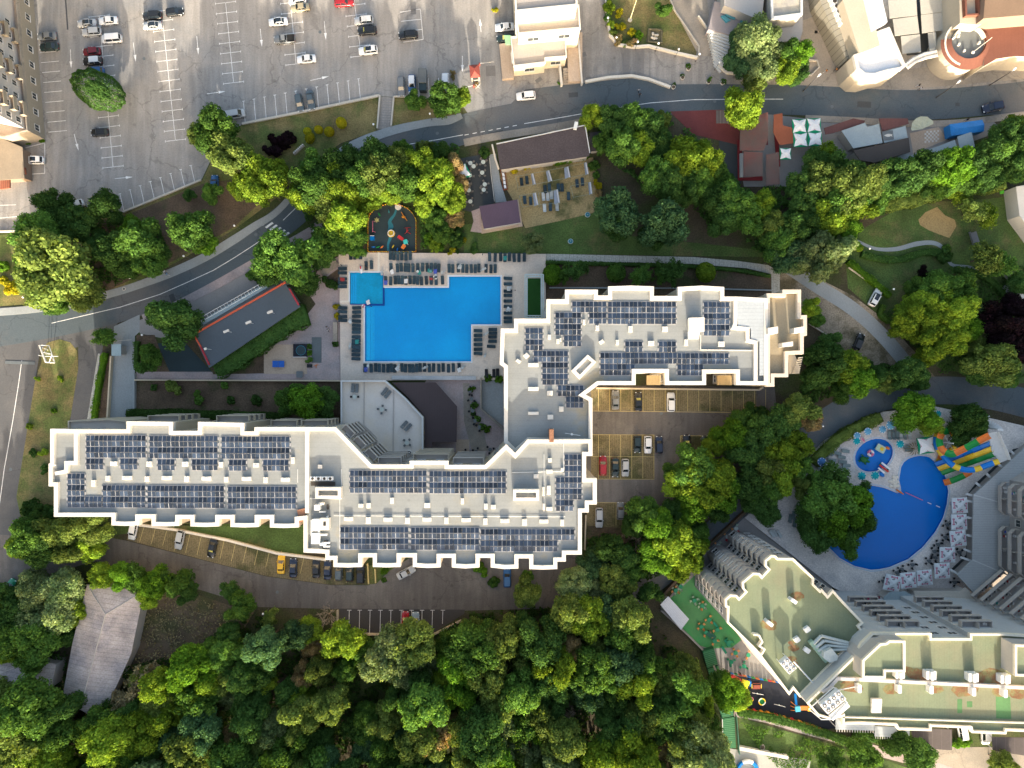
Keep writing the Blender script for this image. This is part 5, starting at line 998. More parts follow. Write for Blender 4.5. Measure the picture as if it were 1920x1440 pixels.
lorry(793,152,270,5.2,1.9,2.5,PAINT['green'], m_cargo, 'small lorry with grey ribbed box near the toll booth', ribs=12)
# ------------------------------------------------------------ sun loungers
m_cush = mat('dark_teal_cushion', (0.022,0.045,0.060),0.85,0.15,4,objvar=0.3); m_cush2 = mat('pale_grey_lounger', (0.42,0.45,0.44),0.8,0.1,4,objvar=.15); m_cgr = mat('grey_green_lounger', (0.17,0.22,0.22),0.8,0.1,4,objvar=.15); m_blk = mat('dark_wicker', (0.016,0.018,0.022),0.8)
def lounger_mesh(L=2.02,W_=0.76):
    b = MB(); b.rbox(0,-.28,.30,.40,W_, L-.56,0,0,.12,4)
    n = 4; pts = [(-W_/2,L/2-.58,.32),(W_/2,L/2-.58,.32),(W_/2,L/2-.08,.62),(W_/2-.1,L/2,.66),(-W_/2+.1,L/2,.66),(-W_/2,L/2-.08,.62)]
    vs = pts + [(x, y, z+.10) for x, y, z in pts]; b.add(vs, [tuple(range(6,12)), tuple(range(5,-1,-1))] + [(i, (i+1) % 6,(i+1) % 6+6,i+6) for i in range(6)])
    f = MB()
    for sx in (-1,1):
        f.box(sx*(W_/2-.05),0,.24,.30,.05,L-.1)
        for sy in (-1,1): f.box(sx*(W_/2-.05), sy*(L/2-.25),0,.24,.05,.05)
    return b.mesh('mattress', [m_cush]), f.mesh('frame', [m_rail])
LMESH = lounger_mesh()
def lounger(x, y, ang, label, z=.62,m=None, grp='dark sun loungers round the hotel pool', nm='sun_lounger'):
    X, Y = P(x, y, z+.4); e = empty(nm, (X, Y, z), R(ang), label, 'sun lounger', grp); inst('mattress', LMESH[0], e, m=m or m_cush); inst('frame', LMESH[1], e); return e
def lrow(pts, ang, desc, axis='left', **k):
    for i, (x, y) in enumerate(pts): lounger(x, y, ang+random.uniform(-3,3),'dark lounger, %s from the %s %s' % (ordw(i+1), axis, desc) if len(pts) > 1 else desc, **k)
random.seed(9)
J = lambda xs, y: [(x, y+random.uniform(-1,1)) for x in xs]
lrow(J((657.5,665.5,676),479),0,'in the topmost group left of the drain channel'); lrow(J((686.5,696.5),497.5),0,'of two just above the square pool')
lrow(J((732,738.7,745.6,753.1,761.1,769),480),0,'in the row under the playground fence')
lrow(J((733,745.2,752.2,760.2,766.3,774.2,783.1,792.5,801,808.8,816.2,822.9),502),0,'in the middle row above the pool')
lrow(J((723.1,732.5,741,747.5,754.2,761,769,776.3,783,790.2,799.4,808.8,817.7,829.6),526),0,'in the row nearest the pool edge')
lrow(J((842,849,859.2,867.8,875.2,883.6,891.2,898,911.3,920.5,928.4),503.6),0,'in the row above the right arm of the pool')
lrow(J((918,928.3,938.6,946.7,955.2,964,973,983),482.5),0,'in the upper right row by the lawn')
lrow([(642.5,y) for y in (503.6,511.8,523,530,537.5)],90,'in the column left of the square pool', 'top'); lrow([(643,y) for y in (577.2,584.5,593.8,600.8)],90,'in the outer left column of the deck', 'top')
lrow([(669-(y-575)*.015,y) for y in (577.2,585.2,593.2,602,610,616.6,623,631.6,638.3,644.9,651.3,658,665.3,672.8)],90,'in the column along the left pool edge', 'top')
lrow(J((684.2,696,704.4,711.2,719.2,727.4,733.9,740.3,753.8,760.4,768,774.4,781.2,787.8,796,805,813,822.8,831,841,850,860.8),690),0,'in the row below the pool')
lrow([(952.3,y) for y in (522,532.3,546,553.9,564.5,574.8,587,596.3,603.2)],90,'in the column right of the pool', 'top')
lrow([(896.4,y) for y in (620,629,637,646,655,663)],90,'in the inner column by the lower right pool corner', 'top'); lrow([(924,617.8),(924,624.7),(923.5,631.7),(923.5,640),(921,649.7)],90,'in the outer column by the lower right pool corner', 'top')
for i, (x, y, an) in enumerate([(984,375,5),(995,377,5),(1022,355,5),(1030,352,5),(1047,352,3),(1054,352,3),(1082,344,3),(1092,341,3),(1066,368,2),(1032,388,2),(978,341,5),(988,338,5)]): lounger(x, y, an+180,'dark massage bed under the lawn frames, %s listed from the left' % ordw(i+1) if False else 'dark bed on the tan lawn frames, %s in its own place' % ordw(i+1), z=.03,grp='beds on the tan lawn')
L_ = sorted([o for o in bpy.data.objects if o.get('group') == 'beds on the tan lawn' and 'label' in o.keys()], key=lambda o: o.location.x)
for i, o in enumerate(L_): o['label'] = 'dark lounger on the tan lawn, %s of twelve from the left' % ordw(i+1)
for i, (x, y) in enumerate([(1019,369),(1027,369),(1034,366),(1021,390),(1044.5,388)]): lounger(x, y, 183,'pale slatted lounger on the tan lawn, %s from the upper left' % ordw(i+1), z=.03,m=m_cush2,grp='pale loungers on the tan lawn')
R2 = [(1547,853,60),(1556,849,50),(1560,863,85),(1563,871,75),(1578,857,80),(1580,866,85),(1585,846,85),(1587,873,88),(1583,879,80),(1570,850,75),(1545,872,40),(1534,872,30)]
for i, (x, y, an) in enumerate(sorted(R2)): lounger(x, y, an, 'grey-green lounger left of the paddling pool, %s from the left' % ordw(i+1), z=.62,m=m_cgr, grp='grey-green loungers at the curved pool')
for i, (x, y) in enumerate([(1668,816),(1676,816),(1683,816),(1690,815.5),(1697,816),(1706,815)]): lounger(x, y, 178,('white' if i in (3,5) else 'grey-green') + ' lounger above the teal umbrella, %s from the left' % ordw(i+1), m=m_cush2 if i in (3,5) else m_cgr, grp='loungers above the curved pool')
for i, (x, y) in enumerate([(1675,803),(1684,800),(1693,801),(1700,803)]): lounger(x, y, 170,'grey-green lounger under the big tree above the paddling pool, %s from the left' % ordw(i+1), m=m_cgr, grp='loungers above the curved pool')
for i, (x, y, an) in enumerate(sorted([(1448,1000,35),(1454,999,35),(1461,1001,35),(1482,972,170),(1488,966,170),(1459,970,120),(1490,980,170),(1699,838,88),(1704,844,88)], key=lambda t: t[0])): lounger(x, y, an, ('white' if y > 998 else 'grey-green') + ' lounger scattered at the curved pool, %s from the left' % ordw(i+1), m=m_cush2 if y > 998 else m_cgr, grp='scattered loungers at the curved pool')
for i, (x, y, an) in enumerate([(661.5,727.5,-4),(669,728,-4),(721,734,-38),(727,739.5,-38),(758,796,-42),(765.5,801,-42)]): lounger(x, y, an+180,'grey slatted lounger on the hotel terrace, %s from the left' % ordw(i+1), z=4.1,m=m_cargo, grp='loungers on the grey roof terrace')
for i, (x, y, an) in enumerate([(912,700,0),(926,700,0),(933,699,0)]): lounger(x, y, an, 'black lounger by the green planter at the hotel corner, %s from the left' % ordw(i+1), m=m_blk, grp='black loungers by the planter')
# ------------------------------------------------------------ tables and chairs
def tc_meshes(r, mt, mc, legs=True):
    b = MB(); b.cyl(0,0,.70,.74,r, r, 12,0); b.cyl(0,0,0,.70,.04,.04,6,0); b.cyl(0,0,0,.04,r*.5,r*.5,8,0); t = b.mesh('table', [mt])
    c = MB(); c.rbox(0,0,.40,.46,.46,.46,0,0,.08); c.rbox(0,.22,.46,.88,.44,.06,0,0,.02)
    for sx in (-1,1):
        for sy in (-1,1): c.box(sx*.19,sy*.19,0,.40,.04,.04)
    return t, c.mesh('chair', [mc])
TC = {'dark': tc_meshes(.45,m_cargo, m_blk),'pale': tc_meshes(.5,mat('pale_table', (.42,.46,.42),.6), mat('taupe_chair', (.15,.14,.125),.8)),'green': tc_meshes(.5,mat('green_table', (.01,.20,.10),.6), mat('orange_chair', (.55,.27,.05),.7)),'white': tc_meshes(.3,m_cush2,m_cush2)}
TN = [0]
def dining(x, y, kind, label_t, z, n=4,rad=.85,a0=None, chairs=None, cm=None, what='table'):
    t, c = TC[kind]; X, Y = P(x, y, z+.6); a0 = random.uniform(0,1.5) if a0 is None else a0
    if n >= 0 and what: o = bpy.data.objects.new('dining_table', t); COL.objects.link(o); o.location = (X, Y, z); tag(o, ('small ' if kind == 'white' else 'round ') + 'table ' + label_t, 'table', 'tables set outdoors')
    for i in range(abs(n)):
        a_ = a0 + i*2*math.pi/abs(n); o = bpy.data.objects.new('chair', c); COL.objects.link(o); o.location = (X+rad*math.cos(a_), Y+rad*math.sin(a_), z); o.rotation_euler = (0,0,a_-math.pi/2); 
        if cm: o.material_slots[0].link = 'OBJECT'; o.material_slots[0].material = cm[i % len(cm)]
        tag(o, 'chair ' + ['right of', 'above', 'left of', 'below', 'lower right of', 'upper left of'][i % 6] + ' table ' + label_t, 'chair', 'chairs set outdoors')
m_pch = mat('mint_chair', (.32,.42,.30),.7); m_och = mat('orange_seat', (.55,.25,.08),.7); m_rch = mat('red_seat', (.40,.02,.03),.7); m_gch = mat('green_seat', (.01,.22,.11),.7)
near = ['by the pool bar umbrella %s from the top' % ordw(i+1) for i in range(6)]
for i, (x, y, n) in enumerate(sorted([(1776,984,4),(1773,1008,4),(1759,1021,4),(1752,1034,3),(1742,1052,4),(1711,1059,4),(1691,1068,4),(1799,1036,4),(1790,1092,4),(1656,1090,3),(1754,1046,3),(1682,1074,3)], key=lambda t: t[1])): dining(x, y, 'dark', 'of the pool bar, %s from the top' % ordw(i+1),.62,n)
for i, (x, y) in enumerate([(716,768, ),(763,830)]): dining(x, y, 'pale', 'on the roof terrace, %s' % ('upper' if i == 0 else 'lower'),4.1,4,cm=[m_cargo])
dining(665,744,'pale', 'on the roof terrace near its left edge', 4.1,2,a0=0,rad=.75,cm=[m_blk])
for i, (x, y, n) in enumerate([(881,733,2),(884,748,3),(886,770,3),(891,789,3),(899,801,3),(875,850,4),(893,847,4),(919,843,3)]): dining(x, y, 'dark', 'in the courtyard, %s from the top' % ordw(i+1),.1,n)
for i, (x, y, n) in enumerate(sorted([(882,306,3),(906,304,4),(904,324,4),(909,346,4),(881,329,4),(876,345,4),(879,357,4),(907,356,4),(862,351,3),(882,378,3),(866,362,3),(888,312,2)], key=lambda t: t[0])): dining(x, y, 'pale', 'on the dark cafe deck, %s from the left' % ordw(i+1),.05,n)
for i, (x, y, n, cm) in enumerate(sorted([(1267,1107,6,[m_pch, m_och]),(1276,1100,3,[m_pch]),(1302,1126,4,[m_pch]),(1317,1136,6,[m_och, m_pch, m_pch]),(1330,1162,3,[m_och]),(1315,1175,4,[m_och]),(1324,1186,3,[m_och]),(1340,1202,3,[m_och]),(1345,1181,2,[m_och]),(1379,1224,4,[m_och]),(1395,1249,3,[m_gch]),(1371,1241,3,[m_gch]),(1403,1228,2,[m_och]),(1367,1204,3,[m_gch]),(1380,991,3,[m_pch, m_och, m_rch]),(1364,1006,3,[m_pch, m_och, m_rch]),(1347,1023,4,[m_pch, m_och, m_rch]),(1345,1043,2,[m_pch]),(1317,1066,3,[m_rch, m_och])], key=lambda t: t[0])): dining(x, y, 'green' if y > 1099 else 'pale', 'on the green hotel terrace, %s from the left' % ordw(i+1),.075,n, cm=cm)
for i, (x, y) in enumerate(sorted([(657,604),(656,649),(690,686),(747,688),(797,689),(867,690),(911,626),(909,668),(906,505),(954,541),(954,581),(829,511),(862,499),(716,514),(783,509)], key=lambda t: t[0])): dining(x, y, 'white', 'and white on the pool deck, %s from the left' % ordw(i+1),.62,1 if i % 2 else 2,rad=.5)
# ------------------------------------------------------------ umbrellas
def square_umbrella(x, y, w_, ang, label, ms, kind, grp, z0=0.1,h=2.9):
    X, Y = P(x, y, z0+h); s = w_*S*(H-h)/H; e = empty('square_umbrella', (X, Y, z0), R(ang), label, 'umbrella', grp)
    b = MB(); hs = s/2; zt, ze = h+.55,h-.05; n = 6
    if kind == 'star':   # white star panel, green scalloped rim
        rim = []
        cs = [(-hs, -hs),(hs, -hs),(hs, hs),(-hs, hs)]
        b.v.append((0,0,zt)); 
        for k in range(4):
            a0,a1 = cs[k], cs[(k+1) % 4]
            for i in range(n): t = i/n; rim.append((a0[0]+(a1[0]-a0[0])*t, a0[1]+(a1[1]-a0[1])*t, math.sin(math.pi*t)))
        N_ = len(rim)
        for x_, y_, bl in rim: kf = 0.97-.20*bl; b.v.append((x_*kf, y_*kf, ze+(zt-ze)*(1-kf)*1.0+.02))
        for x_, y_, bl in rim: b.v.append((x_, y_, ze-.02))
        for x_, y_, bl in rim: b.v.append((x_, y_, ze-.25))
        for i in range(N_):
            j = (i+1) % N_; b.f += [(0,1+i, 1+j),(1+i, 1+N_+i, 1+N_+j, 1+j),(1+N_+i, 1+2*N_+i, 1+2*N_+j, 1+N_+j)]; b.m += [0,1,1]
    else:
        b.add([(0,0,zt),(-hs, -hs, ze),(hs, -hs, ze),(hs, hs, ze),(-hs, hs, ze)],[(0,1,2),(0,2,3),(0,3,4),(0,4,1)],0)
        b.add([(-hs, -hs, ze),(hs, -hs, ze),(hs, hs, ze),(-hs, hs, ze),(-hs, -hs, ze-.22),(hs, -hs, ze-.22),(hs, hs, ze-.22),(-hs, hs, ze-.22)],[(4,5,1,0),(5,6,2,1),(6,7,3,2),(7,4,0,3)],0)
    b.build('canopy', ms, e)
    l_ = MB()
    def on(u, v, k):  # point on roof panel k, u along the side, v from rim to centre
        x_, y_ = u*(1-v)*hs*1.0,-hs*(1-v); x_, y_ = rot2(x_, y_, k*math.pi/2); return (x_, y_, ze+(zt-ze)*v+.03)
    for k in range(4):
        l_ = MB()
        if kind == 'T':
            for (u0,u1,v0,v1,mi) in ((-.62,.42,.16,.30,0),(-.62,-.46,.10,.36,0),(.26,.42,.10,.36,0),(-.2,.1,.34,.46,1),(-.1,.3,.46,.56,1)):
                l_.add([on(u0/(1-v0)*.8,v0,k), on(u1/(1-v0)*.8,v0,k), on(u1/(1-v1)*.8,v1,k), on(u0/(1-v1)*.8,v1,k)],[(0,1,2,3)], mi)
            l_.add([on(-.55,.20,k), on(.38,.20,k), on(.40,.26,k), on(-.55,.26,k)],[(0,1,2,3)],2); l_.v[-4:] = [(x_, y_, z_+.01) for x_, y_, z_ in l_.v[-4:]]
        else:
            l_.add([on(-.14,.30,k), on(.14,.30,k), on(0,.42,k)],[(0,1,2)],0); l_.add([on(-.3,.22,k), on(.3,.22,k), on(.3,.27,k), on(-.3,.27,k)],[(0,1,2,3)],1)
        l_.build('emblem', [mat('crimson_print', (.36,.03,.10),.8), mat('grey_print', (.16,.17,.18),.8), mat('pale_print', (.55,.35,.40),.8)] if kind == 'T' else [mat('pink_print', (.42,.14,.16),.8), MATS['grey_print'] if 'grey_print' in MATS else mat('grey_print', (.16,.17,.18),.8)], e)
    p = MB(); p.cyl(0,0,0,h+.5,.05,.05,8); p.box(0,0,0,.12,.9,.9); p.build('pole', m_rim, e); return e
m_canv = mat('white_canvas', (.66,.66,.66),.9,.05,1); m_canvg = mat('green_canvas', (0.0,.20,.10),.9,.05,1); m_canv2 = mat('grey_white_canvas', (.52,.55,.56),.9,.07,1)
for x, y, w_, l_ in ((1499,236,26,'upper left'),(1526.5,234.5,26,'upper right'),(1501,262,26,'lower left'),(1528.5,260.5,26,'lower right')): square_umbrella(x, y, w_, 2,'green-rimmed white square umbrella, %s of the block of four' % l_, [m_canv, m_canvg],'star', 'green-rimmed umbrellas by the street')
square_umbrella(1473,288,21,0,'single green-rimmed white umbrella left below the block of four', [m_canv, m_canvg],'star', 'green-rimmed umbrellas by the street')
square_umbrella(1737,835,31,8,'green-rimmed white umbrella between the curved pool and the slides', [m_canv, m_canvg],'star', None); square_umbrella(867,323,25,28,'green-rimmed umbrella half under a tree on the dark cafe deck', [m_canv, m_canvg],'star', None)
for i, (x, y, w_, an) in enumerate([(1800,948,29,3),(1799,979,29,2),(1797,1009.5,29.5,6),(1777,1040.5,28.5,0),(1767,1070.5,28.5,2),(1734,1083.5,28.5,5),(1703.5,1088.5,29,5),(1673.5,1093.5,30,-12)]): square_umbrella(x, y, w_, an, 'white umbrella with crimson print, %s from the top along the pool bar' % ordw(i+1),[m_canv2],'T', 'printed umbrellas along the curved pool', z0=.62)
def round_umbrella(x, y, r, label, m_=None):
    z0,h = .62,2.2; X, Y = P(x, y, z0+h); e = empty('round_umbrella', (X, Y, z0), random.random(), label, 'umbrella', 'round umbrellas at the curved pool'); rw = r*S*.985; b = MB(); n = 16
    b.v = [(0,0,h+.42)] + [(rw*math.cos(2*math.pi*i/n), rw*math.sin(2*math.pi*i/n), h) for i in range(n)] + [(rw*1.01*math.cos(2*math.pi*i/n), rw*1.01*math.sin(2*math.pi*i/n), h-.15) for i in range(n)]
    b.f = [(0,1+i, 1+(i+1) % n) for i in range(n)] + [(1+i, 1+n+i, 1+n+(i+1) % n, 1+(i+1) % n) for i in range(n)]; b.m = [0]*n + [1 if (i//2) % 2 else 0 for i in range(n)]
    b.build('canopy', [m_ or mat('teal_canvas', (0.0,.26,.30),.85,.08,1), m_canv], e)
    q = MB()
    for i in range(0,n, 2):
        a_ = 2*math.pi*(i+.5)/n; q.box(rw*.88*math.cos(a_), rw*.88*math.sin(a_), h+.05,h+.08,.16,.22,a_)
    q.build('print_spots', m_canv, e); p = MB(); p.cyl(0,0,0,h+.5,.03,.03,6); p.build('pole', m_rim, e)
m_tb = mat('light_blue_canvas', (.10,.28,.42),.85,.08,1); m_bl = mat('blue_canvas', (.06,.16,.36),.85,.08,1)
for x, y, r, l_, mm in ((1606.5,827,7,'teal umbrella touching the left rim of the paddling pool', None),(1607.5,817,6.5,'pale teal umbrella tucked under the clipped hedge', m_tb),(1627.5,809,7,'light blue umbrella above the paddling pool', m_tb),(1655,805,7,'light blue umbrella, second to the right above the paddling pool', m_tb),(1670.5,797,8.5,'pale blue umbrella, topmost in the arc above the paddling pool', m_tb),(1688,832.5,7.5,'teal umbrella right of the paddling pool', None),(1616,892.5,8,'teal umbrella lower left of the paddling pool by the big tree', None),(1641,891.5,8,'teal umbrella beside the small blue slide', None),(1759,776,6.5,'teal umbrella between the two trees above the slides', None),(1541,866,8,'blue umbrella, leftmost at the curved pool terrace', m_bl)): round_umbrella(x, y, r, l_, mm)
# ------------------------------------------------------------ right-hand green-roofed hotel
m_groof = mat('green_roof_felt', (0.155,0.185,0.115),0.9,0.16,0.4,col2=(0.185,0.19,0.12), thr=(0.5,0.66), fine=0.06,seams=(0,1.0,0.05,0.88))
m_rust = mat('rust_stain', (0.17,0.09,0.045),0.95,0.25,1.5,col2=(0.165,0.165,0.075), thr=(0.42,0.6), scale2=6)
m_gpar = mat('cream_coping', (0.68,0.62,0.50),0.85,0.06,1)
m_gw = mat('taupe_render', (0.33,0.31,0.295),0.9,0.07,0.5); m_bal = mat('balcony_wall', (0.36,0.33,0.30),0.9,0.08,1); m_strip = mat('pale_sheet_cap', (0.50,0.51,0.50),0.6,0.05,1)
RH = 24.0; RE = 27.4
def bld(name, px, x0,y0,label, cat='building'): X, Y = P(x0,y0); e = empty(name, (X, Y, 0),0,label, cat); return e, (lambda pts, z: [(x-X, y-Y) for x, y in PW(pts, z)])
rh, RL = bld('hotel', None, 1480,1150,'hotel with faded green felt roofs and stacked balconies at the lower right')
rx_, ry_ = P(1480,1150)
wb_ = [(1363,1168),(1364,1140),(1360,1139),(1359,1124),(1369,1115),(1382,1116),(1386,1121),(1397,1110),(1392,1104),(1391,1092),(1412,1074),(1425,1075),(1429,1080),(1440,1068),(1434,1062),(1434,1051),(1446,1041),(1455,1042),(1459,1046.5),(1488,1047),(1527,1084),(1526,1095),(1538,1107),(1541,1104),(1552,1117),(1562,1105.5),(1580,1126),(1620,1168),(1612,1175),(1620,1186),(1500,1308),(1488,1293),(1480,1304),(1418,1222)]
eb_ = [(1606,1226),(1616,1206),(1636,1187),(1680,1187),(1747,1187),(1747,1197),(1819,1197),(1819,1188),(1884,1188),(2050,1200),(2050,1378),(1888,1371),(1887,1377),(1822,1374.5),(1820,1366),(1747,1363),(1747,1371),(1684,1369),(1680,1361),(1612,1358),(1580,1359),(1580,1344),(1560,1350),(1534,1343),(1512,1318)]
for pts, z_, mw_ in ((wb_, RH, m_gw),(eb_, RE, mat('pale_gable_render', (.40,.41,.41),.85,.06,1))):
    q = RL(pts, z_+.5); b = MB(); b.prism(inset(q, .1),0,z_, 0,1); b.build('wall', [mw_, m_groof], rh)
    b = MB(); b.ring(q, .42,z_-.3,z_+.5); b.build('parapet', m_gpar, rh)
facade([(x+rx_, y+ry_) for x, y in RL(wb_, RH+.5)],1,RH-1,rh, lim=50,pitch=2.4,w=1.4,h=1.7,minlen=1.6,skip=lambda m, n: n.x > 0.3 or n.y < -.3)
for o in rh.children:
    if o.name.startswith('window'): o.location.x -= rx_; o.location.y -= ry_
# balcony stacks
random.seed(12)
def stack(p, q, zs, RH=RH, **k):
    A = Vector(RL([p], RH)[0]); B = Vector(RL([q], RH)[0])
    for z in zs: balcony(rh, A, B, z, mr=m_bal, mf=m_gw, furn=random.randint(1,3), **k)
Z6 = [5.6+3*i for i in range(6)]
stack((1387,1119),(1361,1141), Z6,depth=2.4,ch=1.0) if False else None
for p, q in (((1383,1121),(1363,1143)),((1427,1080),(1394,1110)),((1458,1047),(1436,1069))): stack(q, p, Z6,depth=2.3,ch=.9,divider=True) if False else stack(p, q, Z6,depth=1.9,ch=.9,divider=True)
Z7 = [8.3+3.05*i for i in range(6)]
for x0,x1 in ((1680,1740),(1822,1880)): stack((x1,1189),(x0,1189), Z7,depth=1.5,divider=True, RH=RE)
def winrow(p0,p1,n, zs, w_=1.8,h_=1.5,RH=RE):
    A = Vector(RL([p0], RH)[0]); B = Vector(RL([p1], RH)[0]); d = (B-A).normalized(); nr = Vector((d.y, -d.x)); an = math.atan2(-nr.x, nr.y)
    for k in range(n):
        c = A + (B-A)*((k+.5)/n)
        for z in zs: inst('window', winmesh(w_, h_), rh, (c.x+nr.x*.004,c.y+nr.y*.004,z), an)
winrow((1818,1196),(1748,1196),2,[z+.6 for z in Z7]); winrow((1678,1187),(1663,1187),1,[z+.6 for z in Z7])
# penthouse blocks
for pts in ([(1617,1272),(1617,1238),(1650,1207),(1662,1205.5),(1667,1201),(1698,1201.5),(1698,1260.5),(1661,1260),(1661,1272.5)],[(1903,1268),(1903,1208.5),(2000,1212),(2000,1272)]):
    q = RL(pts, 31.2); b = MB(); b.prism(inset(q, .08), RH, 30.8,0,1); b.build('penthouse', [m_walls, m_groof], rh); b = MB(); b.ring(q, .42,30.6,31.2); b.build('parapet', m_gpar, rh)
RW_ = RH; RH = RE
b = MB(); b.wall(RL([(1542,1298),(1556,1290),(1571,1273),(1640,1276),(1920,1290),(2040,1296)], RH+.6),.62,RH, RH+.6); b.build('sheet_cap', mat('white_sheet_cap', (.50,.47,.44),.7,.05,1), rh)
b = MB(); b.wall(RL([(1580,1345),(1700,1349),(1920,1356),(2040,1360)], RH+.5),.22,RH, RH+.5); b.build('kerb', m_gpar, rh)
RH = RW_
for pts in (1,): b = MB(); b.wall(RL([(1413,1190),(1424,1192),(1430,1204),(1424,1212),(1434,1218),(1428,1228)], RH+1.2),.3,RH, RH+1.2); b.build('parapet', m_gpar, rh)
b = MB()
for x, y, r_ in ((1493,1118,2.2),(1494,1115,1.4),(1441,1170,2.4),(1446,1176,1.5),(1488,1215,1.6),(1484,1205,1.0),(1485,1235,1.3),(1490,1244,1.0),(1716,1263,2.4),(1735,1268,3.2),(1700,1258,2.0),(1860,1268,3.6),(1840,1272,2.6),(1880,1275,2.4),(1594,1286,2.8),(1606,1291,1.8),(1672,1292,2.4),(1757,1293,1.8),(1806,1293,3.2),(1820,1291,2.2),(1876,1297,2.4),(1910,1300,2.6)):
    RH = RE if x > 1580 else RW_; X, Y = P(x, y, RH); X -= rx_; Y -= ry_; n_ = 18; b.prism([(X+r_*.42*(1+.35*mnoise.noise(Vector((x, i*1.1,y))))*math.cos(2*math.pi*i/n_)*1.7,Y+r_*.42*(1+.35*mnoise.noise(Vector((y, i*1.3,x))))*math.sin(2*math.pi*i/n_)) for i in range(n_)], RH-.1,RH+.006+.0007*(x % 13))
b.build('rust_stains', m_rust, rh)['kind'] = 'stuff'
RH = RE
b = MB(); m_gp = mat('fresh_green_patch', (.08,.18,.07),.9,.12,1)
for pts in ([(1867,1306),(1894,1307),(1896,1348),(1868,1347)],[(1795,1311),(1804,1311),(1804,1337),(1795,1337)],[(1813,1315),(1823,1315),(1823,1326),(1813,1326)]): b.prism(RL(pts, RH), RH-.1,RH+.016)
b.build('roof_patches', m_gp, rh)
def chim(x, y, w_, l_, h_, an=0,n=1,hh=None):
    RH = RE if x > 1580 else RW_; b = MB(); X, Y = P(x, y, RH+h_*.7); 
    for k in range(n): b.rbox((k-(n-1)/2)*w_*.108*1.15,0,0,h_*(1 if n == 1 or k != 1 else 1.25), w_*.108,l_*.108,0,0,.06); b.box((k-(n-1)/2)*w_*.108*1.15,0,h_*(1 if n == 1 or k != 1 else 1.25), h_*(1 if n == 1 or k != 1 else 1.25)+.06,w_*.08,l_*.12)
    o = b.build('chimney', m_unit, rh); o.location = (X-rx_, Y-ry_, RH); o.rotation_euler = (0,0,R(an))
for x, y in ((1744,1265),(1823,1269),(1883,1272)): chim(x, y, 5.5,14,1.3,0,3)
chim(1686,1265,5,10,1.2,0,3)
for x, y in ((1610,1290),(1685,1291),(1744.5,1292),(1824,1296),(1883,1299)): chim(x, y, 7,13,1.3)
chim(1487,1126,13,6,1.4,-35); chim(1442,1168,14,6,1.5,-38); chim(1513,1180,11,8,.8,35); chim(1494,1199,10,8,.8,35); chim(1513,1219,12,8,.5,-35)
b = MB(); q = RL([(1634,1311),(1654,1311),(1653,1338),(1634,1338)], RH+1)
for k in range(3): c0,c1 = 1311+9.2*k, 1319.5+9.2*k; b.prism(RL([(1635,c0),(1654,c0),(1654,c1),(1635,c1)], RH+1.0), RH+.4,RH+1.0-.1*k)
b.build('skylight', m_white, rh)
# fan banks and ducts
def fanbank(cx, cy, ang, nx, ny, pitch, label):
    RH = RE if cx > 1520 else RW_; X, Y = P(cx, cy, RH+2.2); o = MB(); W_, D_ = nx*pitch, ny*pitch; o.rbox(0,0,1.2,2.3,W_, D_, 0,0,.08)
    for i in range(nx):
        for j in range(ny):
            x, y = (i-(nx-1)/2)*pitch, (j-(ny-1)/2)*pitch; o.cyl(x, y, 2.3,2.38,pitch*.42,pitch*.42,14,0); o.cyl(x, y, 2.38,2.40,pitch*.36,pitch*.36,14,1); o.cyl(x, y, 2.40,2.44,pitch*.13,pitch*.13,8,0)
            for k in range(3): o.box(x, y, 2.40,2.42,pitch*.7,.05,k*math.pi/3,0)
    for sx in (-1,1):
        for sy in (-1,1): o.box(sx*W_*.45,sy*D_*.45,0,1.2,.12,.12)
    ob = o.build('fan_unit', [m_unit, m_fan], rh); ob.location = (X-rx_, Y-ry_, RH); ob.rotation_euler = (0,0,R(ang))
fanbank(1478,1248,40,2,3,.95,''); fanbank(1562,1316,40,4,2,1.15,'')
b = MB(); b.ring(RL([(1516,1330),(1563,1288),(1590,1318),(1560,1350),(1540,1350)], RH+1.4),.12,RH+1.2,RH+1.4); b.wall(RL([(1558,1347),(1590,1320)], RH+1.2),1.3,RH+1.0,RH+1.2); b.build('unit_platform', m_unit, rh)
RH = RE
b = MB(); b.prism(RL([(1522,1328),(1558,1294),(1584,1320),(1556,1344)], RH+.3), RH, RH+.25); b.build('dark_deck', m_slate, rh)
b = MB()
RH = RW_
def rbar(p, q, z, r_, mi=0): (ax, ay),(bx, by) = RL([p, q], RH+z); b.bar((ax, ay, RH+z),(bx, by, RH+z), r_, mi)
rbar((1488,1240),(1524,1280),.6,.16); b.build('roof_pipe', m_unit, rh); b = MB(); RH = RE; rbar((1572,1294),(1606,1287),.8,.09); b.build('roof_pipe', m_unit, rh); RH = RW_
for k in range(4): b = MB(); rbar((1525+4*k, 1207+7*k),(1540+5*k, 1192+9*k),.9,.35); rbar((1540+5*k, 1192+9*k),(1590,1205+4*k),.9,.30); b.build('duct', mat('pale_duct', (.38,.42,.41),.5,.08,1), rh)
b = MB(); b.prism(RL([(1545,1222),(1560,1216),(1571,1230),(1570,1238),(1556,1243),(1544,1234)], RH+2.2), RH, RH+2.2); b.build('duct_housing', MATS['pale_duct'], rh)
b = MB()
for k in range(5): X, Y = RL([(1524+6*k, 1207+7.5*k)], RH+1)[0]; b.rbox(X, Y, RH, RH+1.1,.9,1.0,.6,0,.1)
b.build('fan_box', mat('mint_unit', (.22,.33,.26),.6,.08,1), rh)
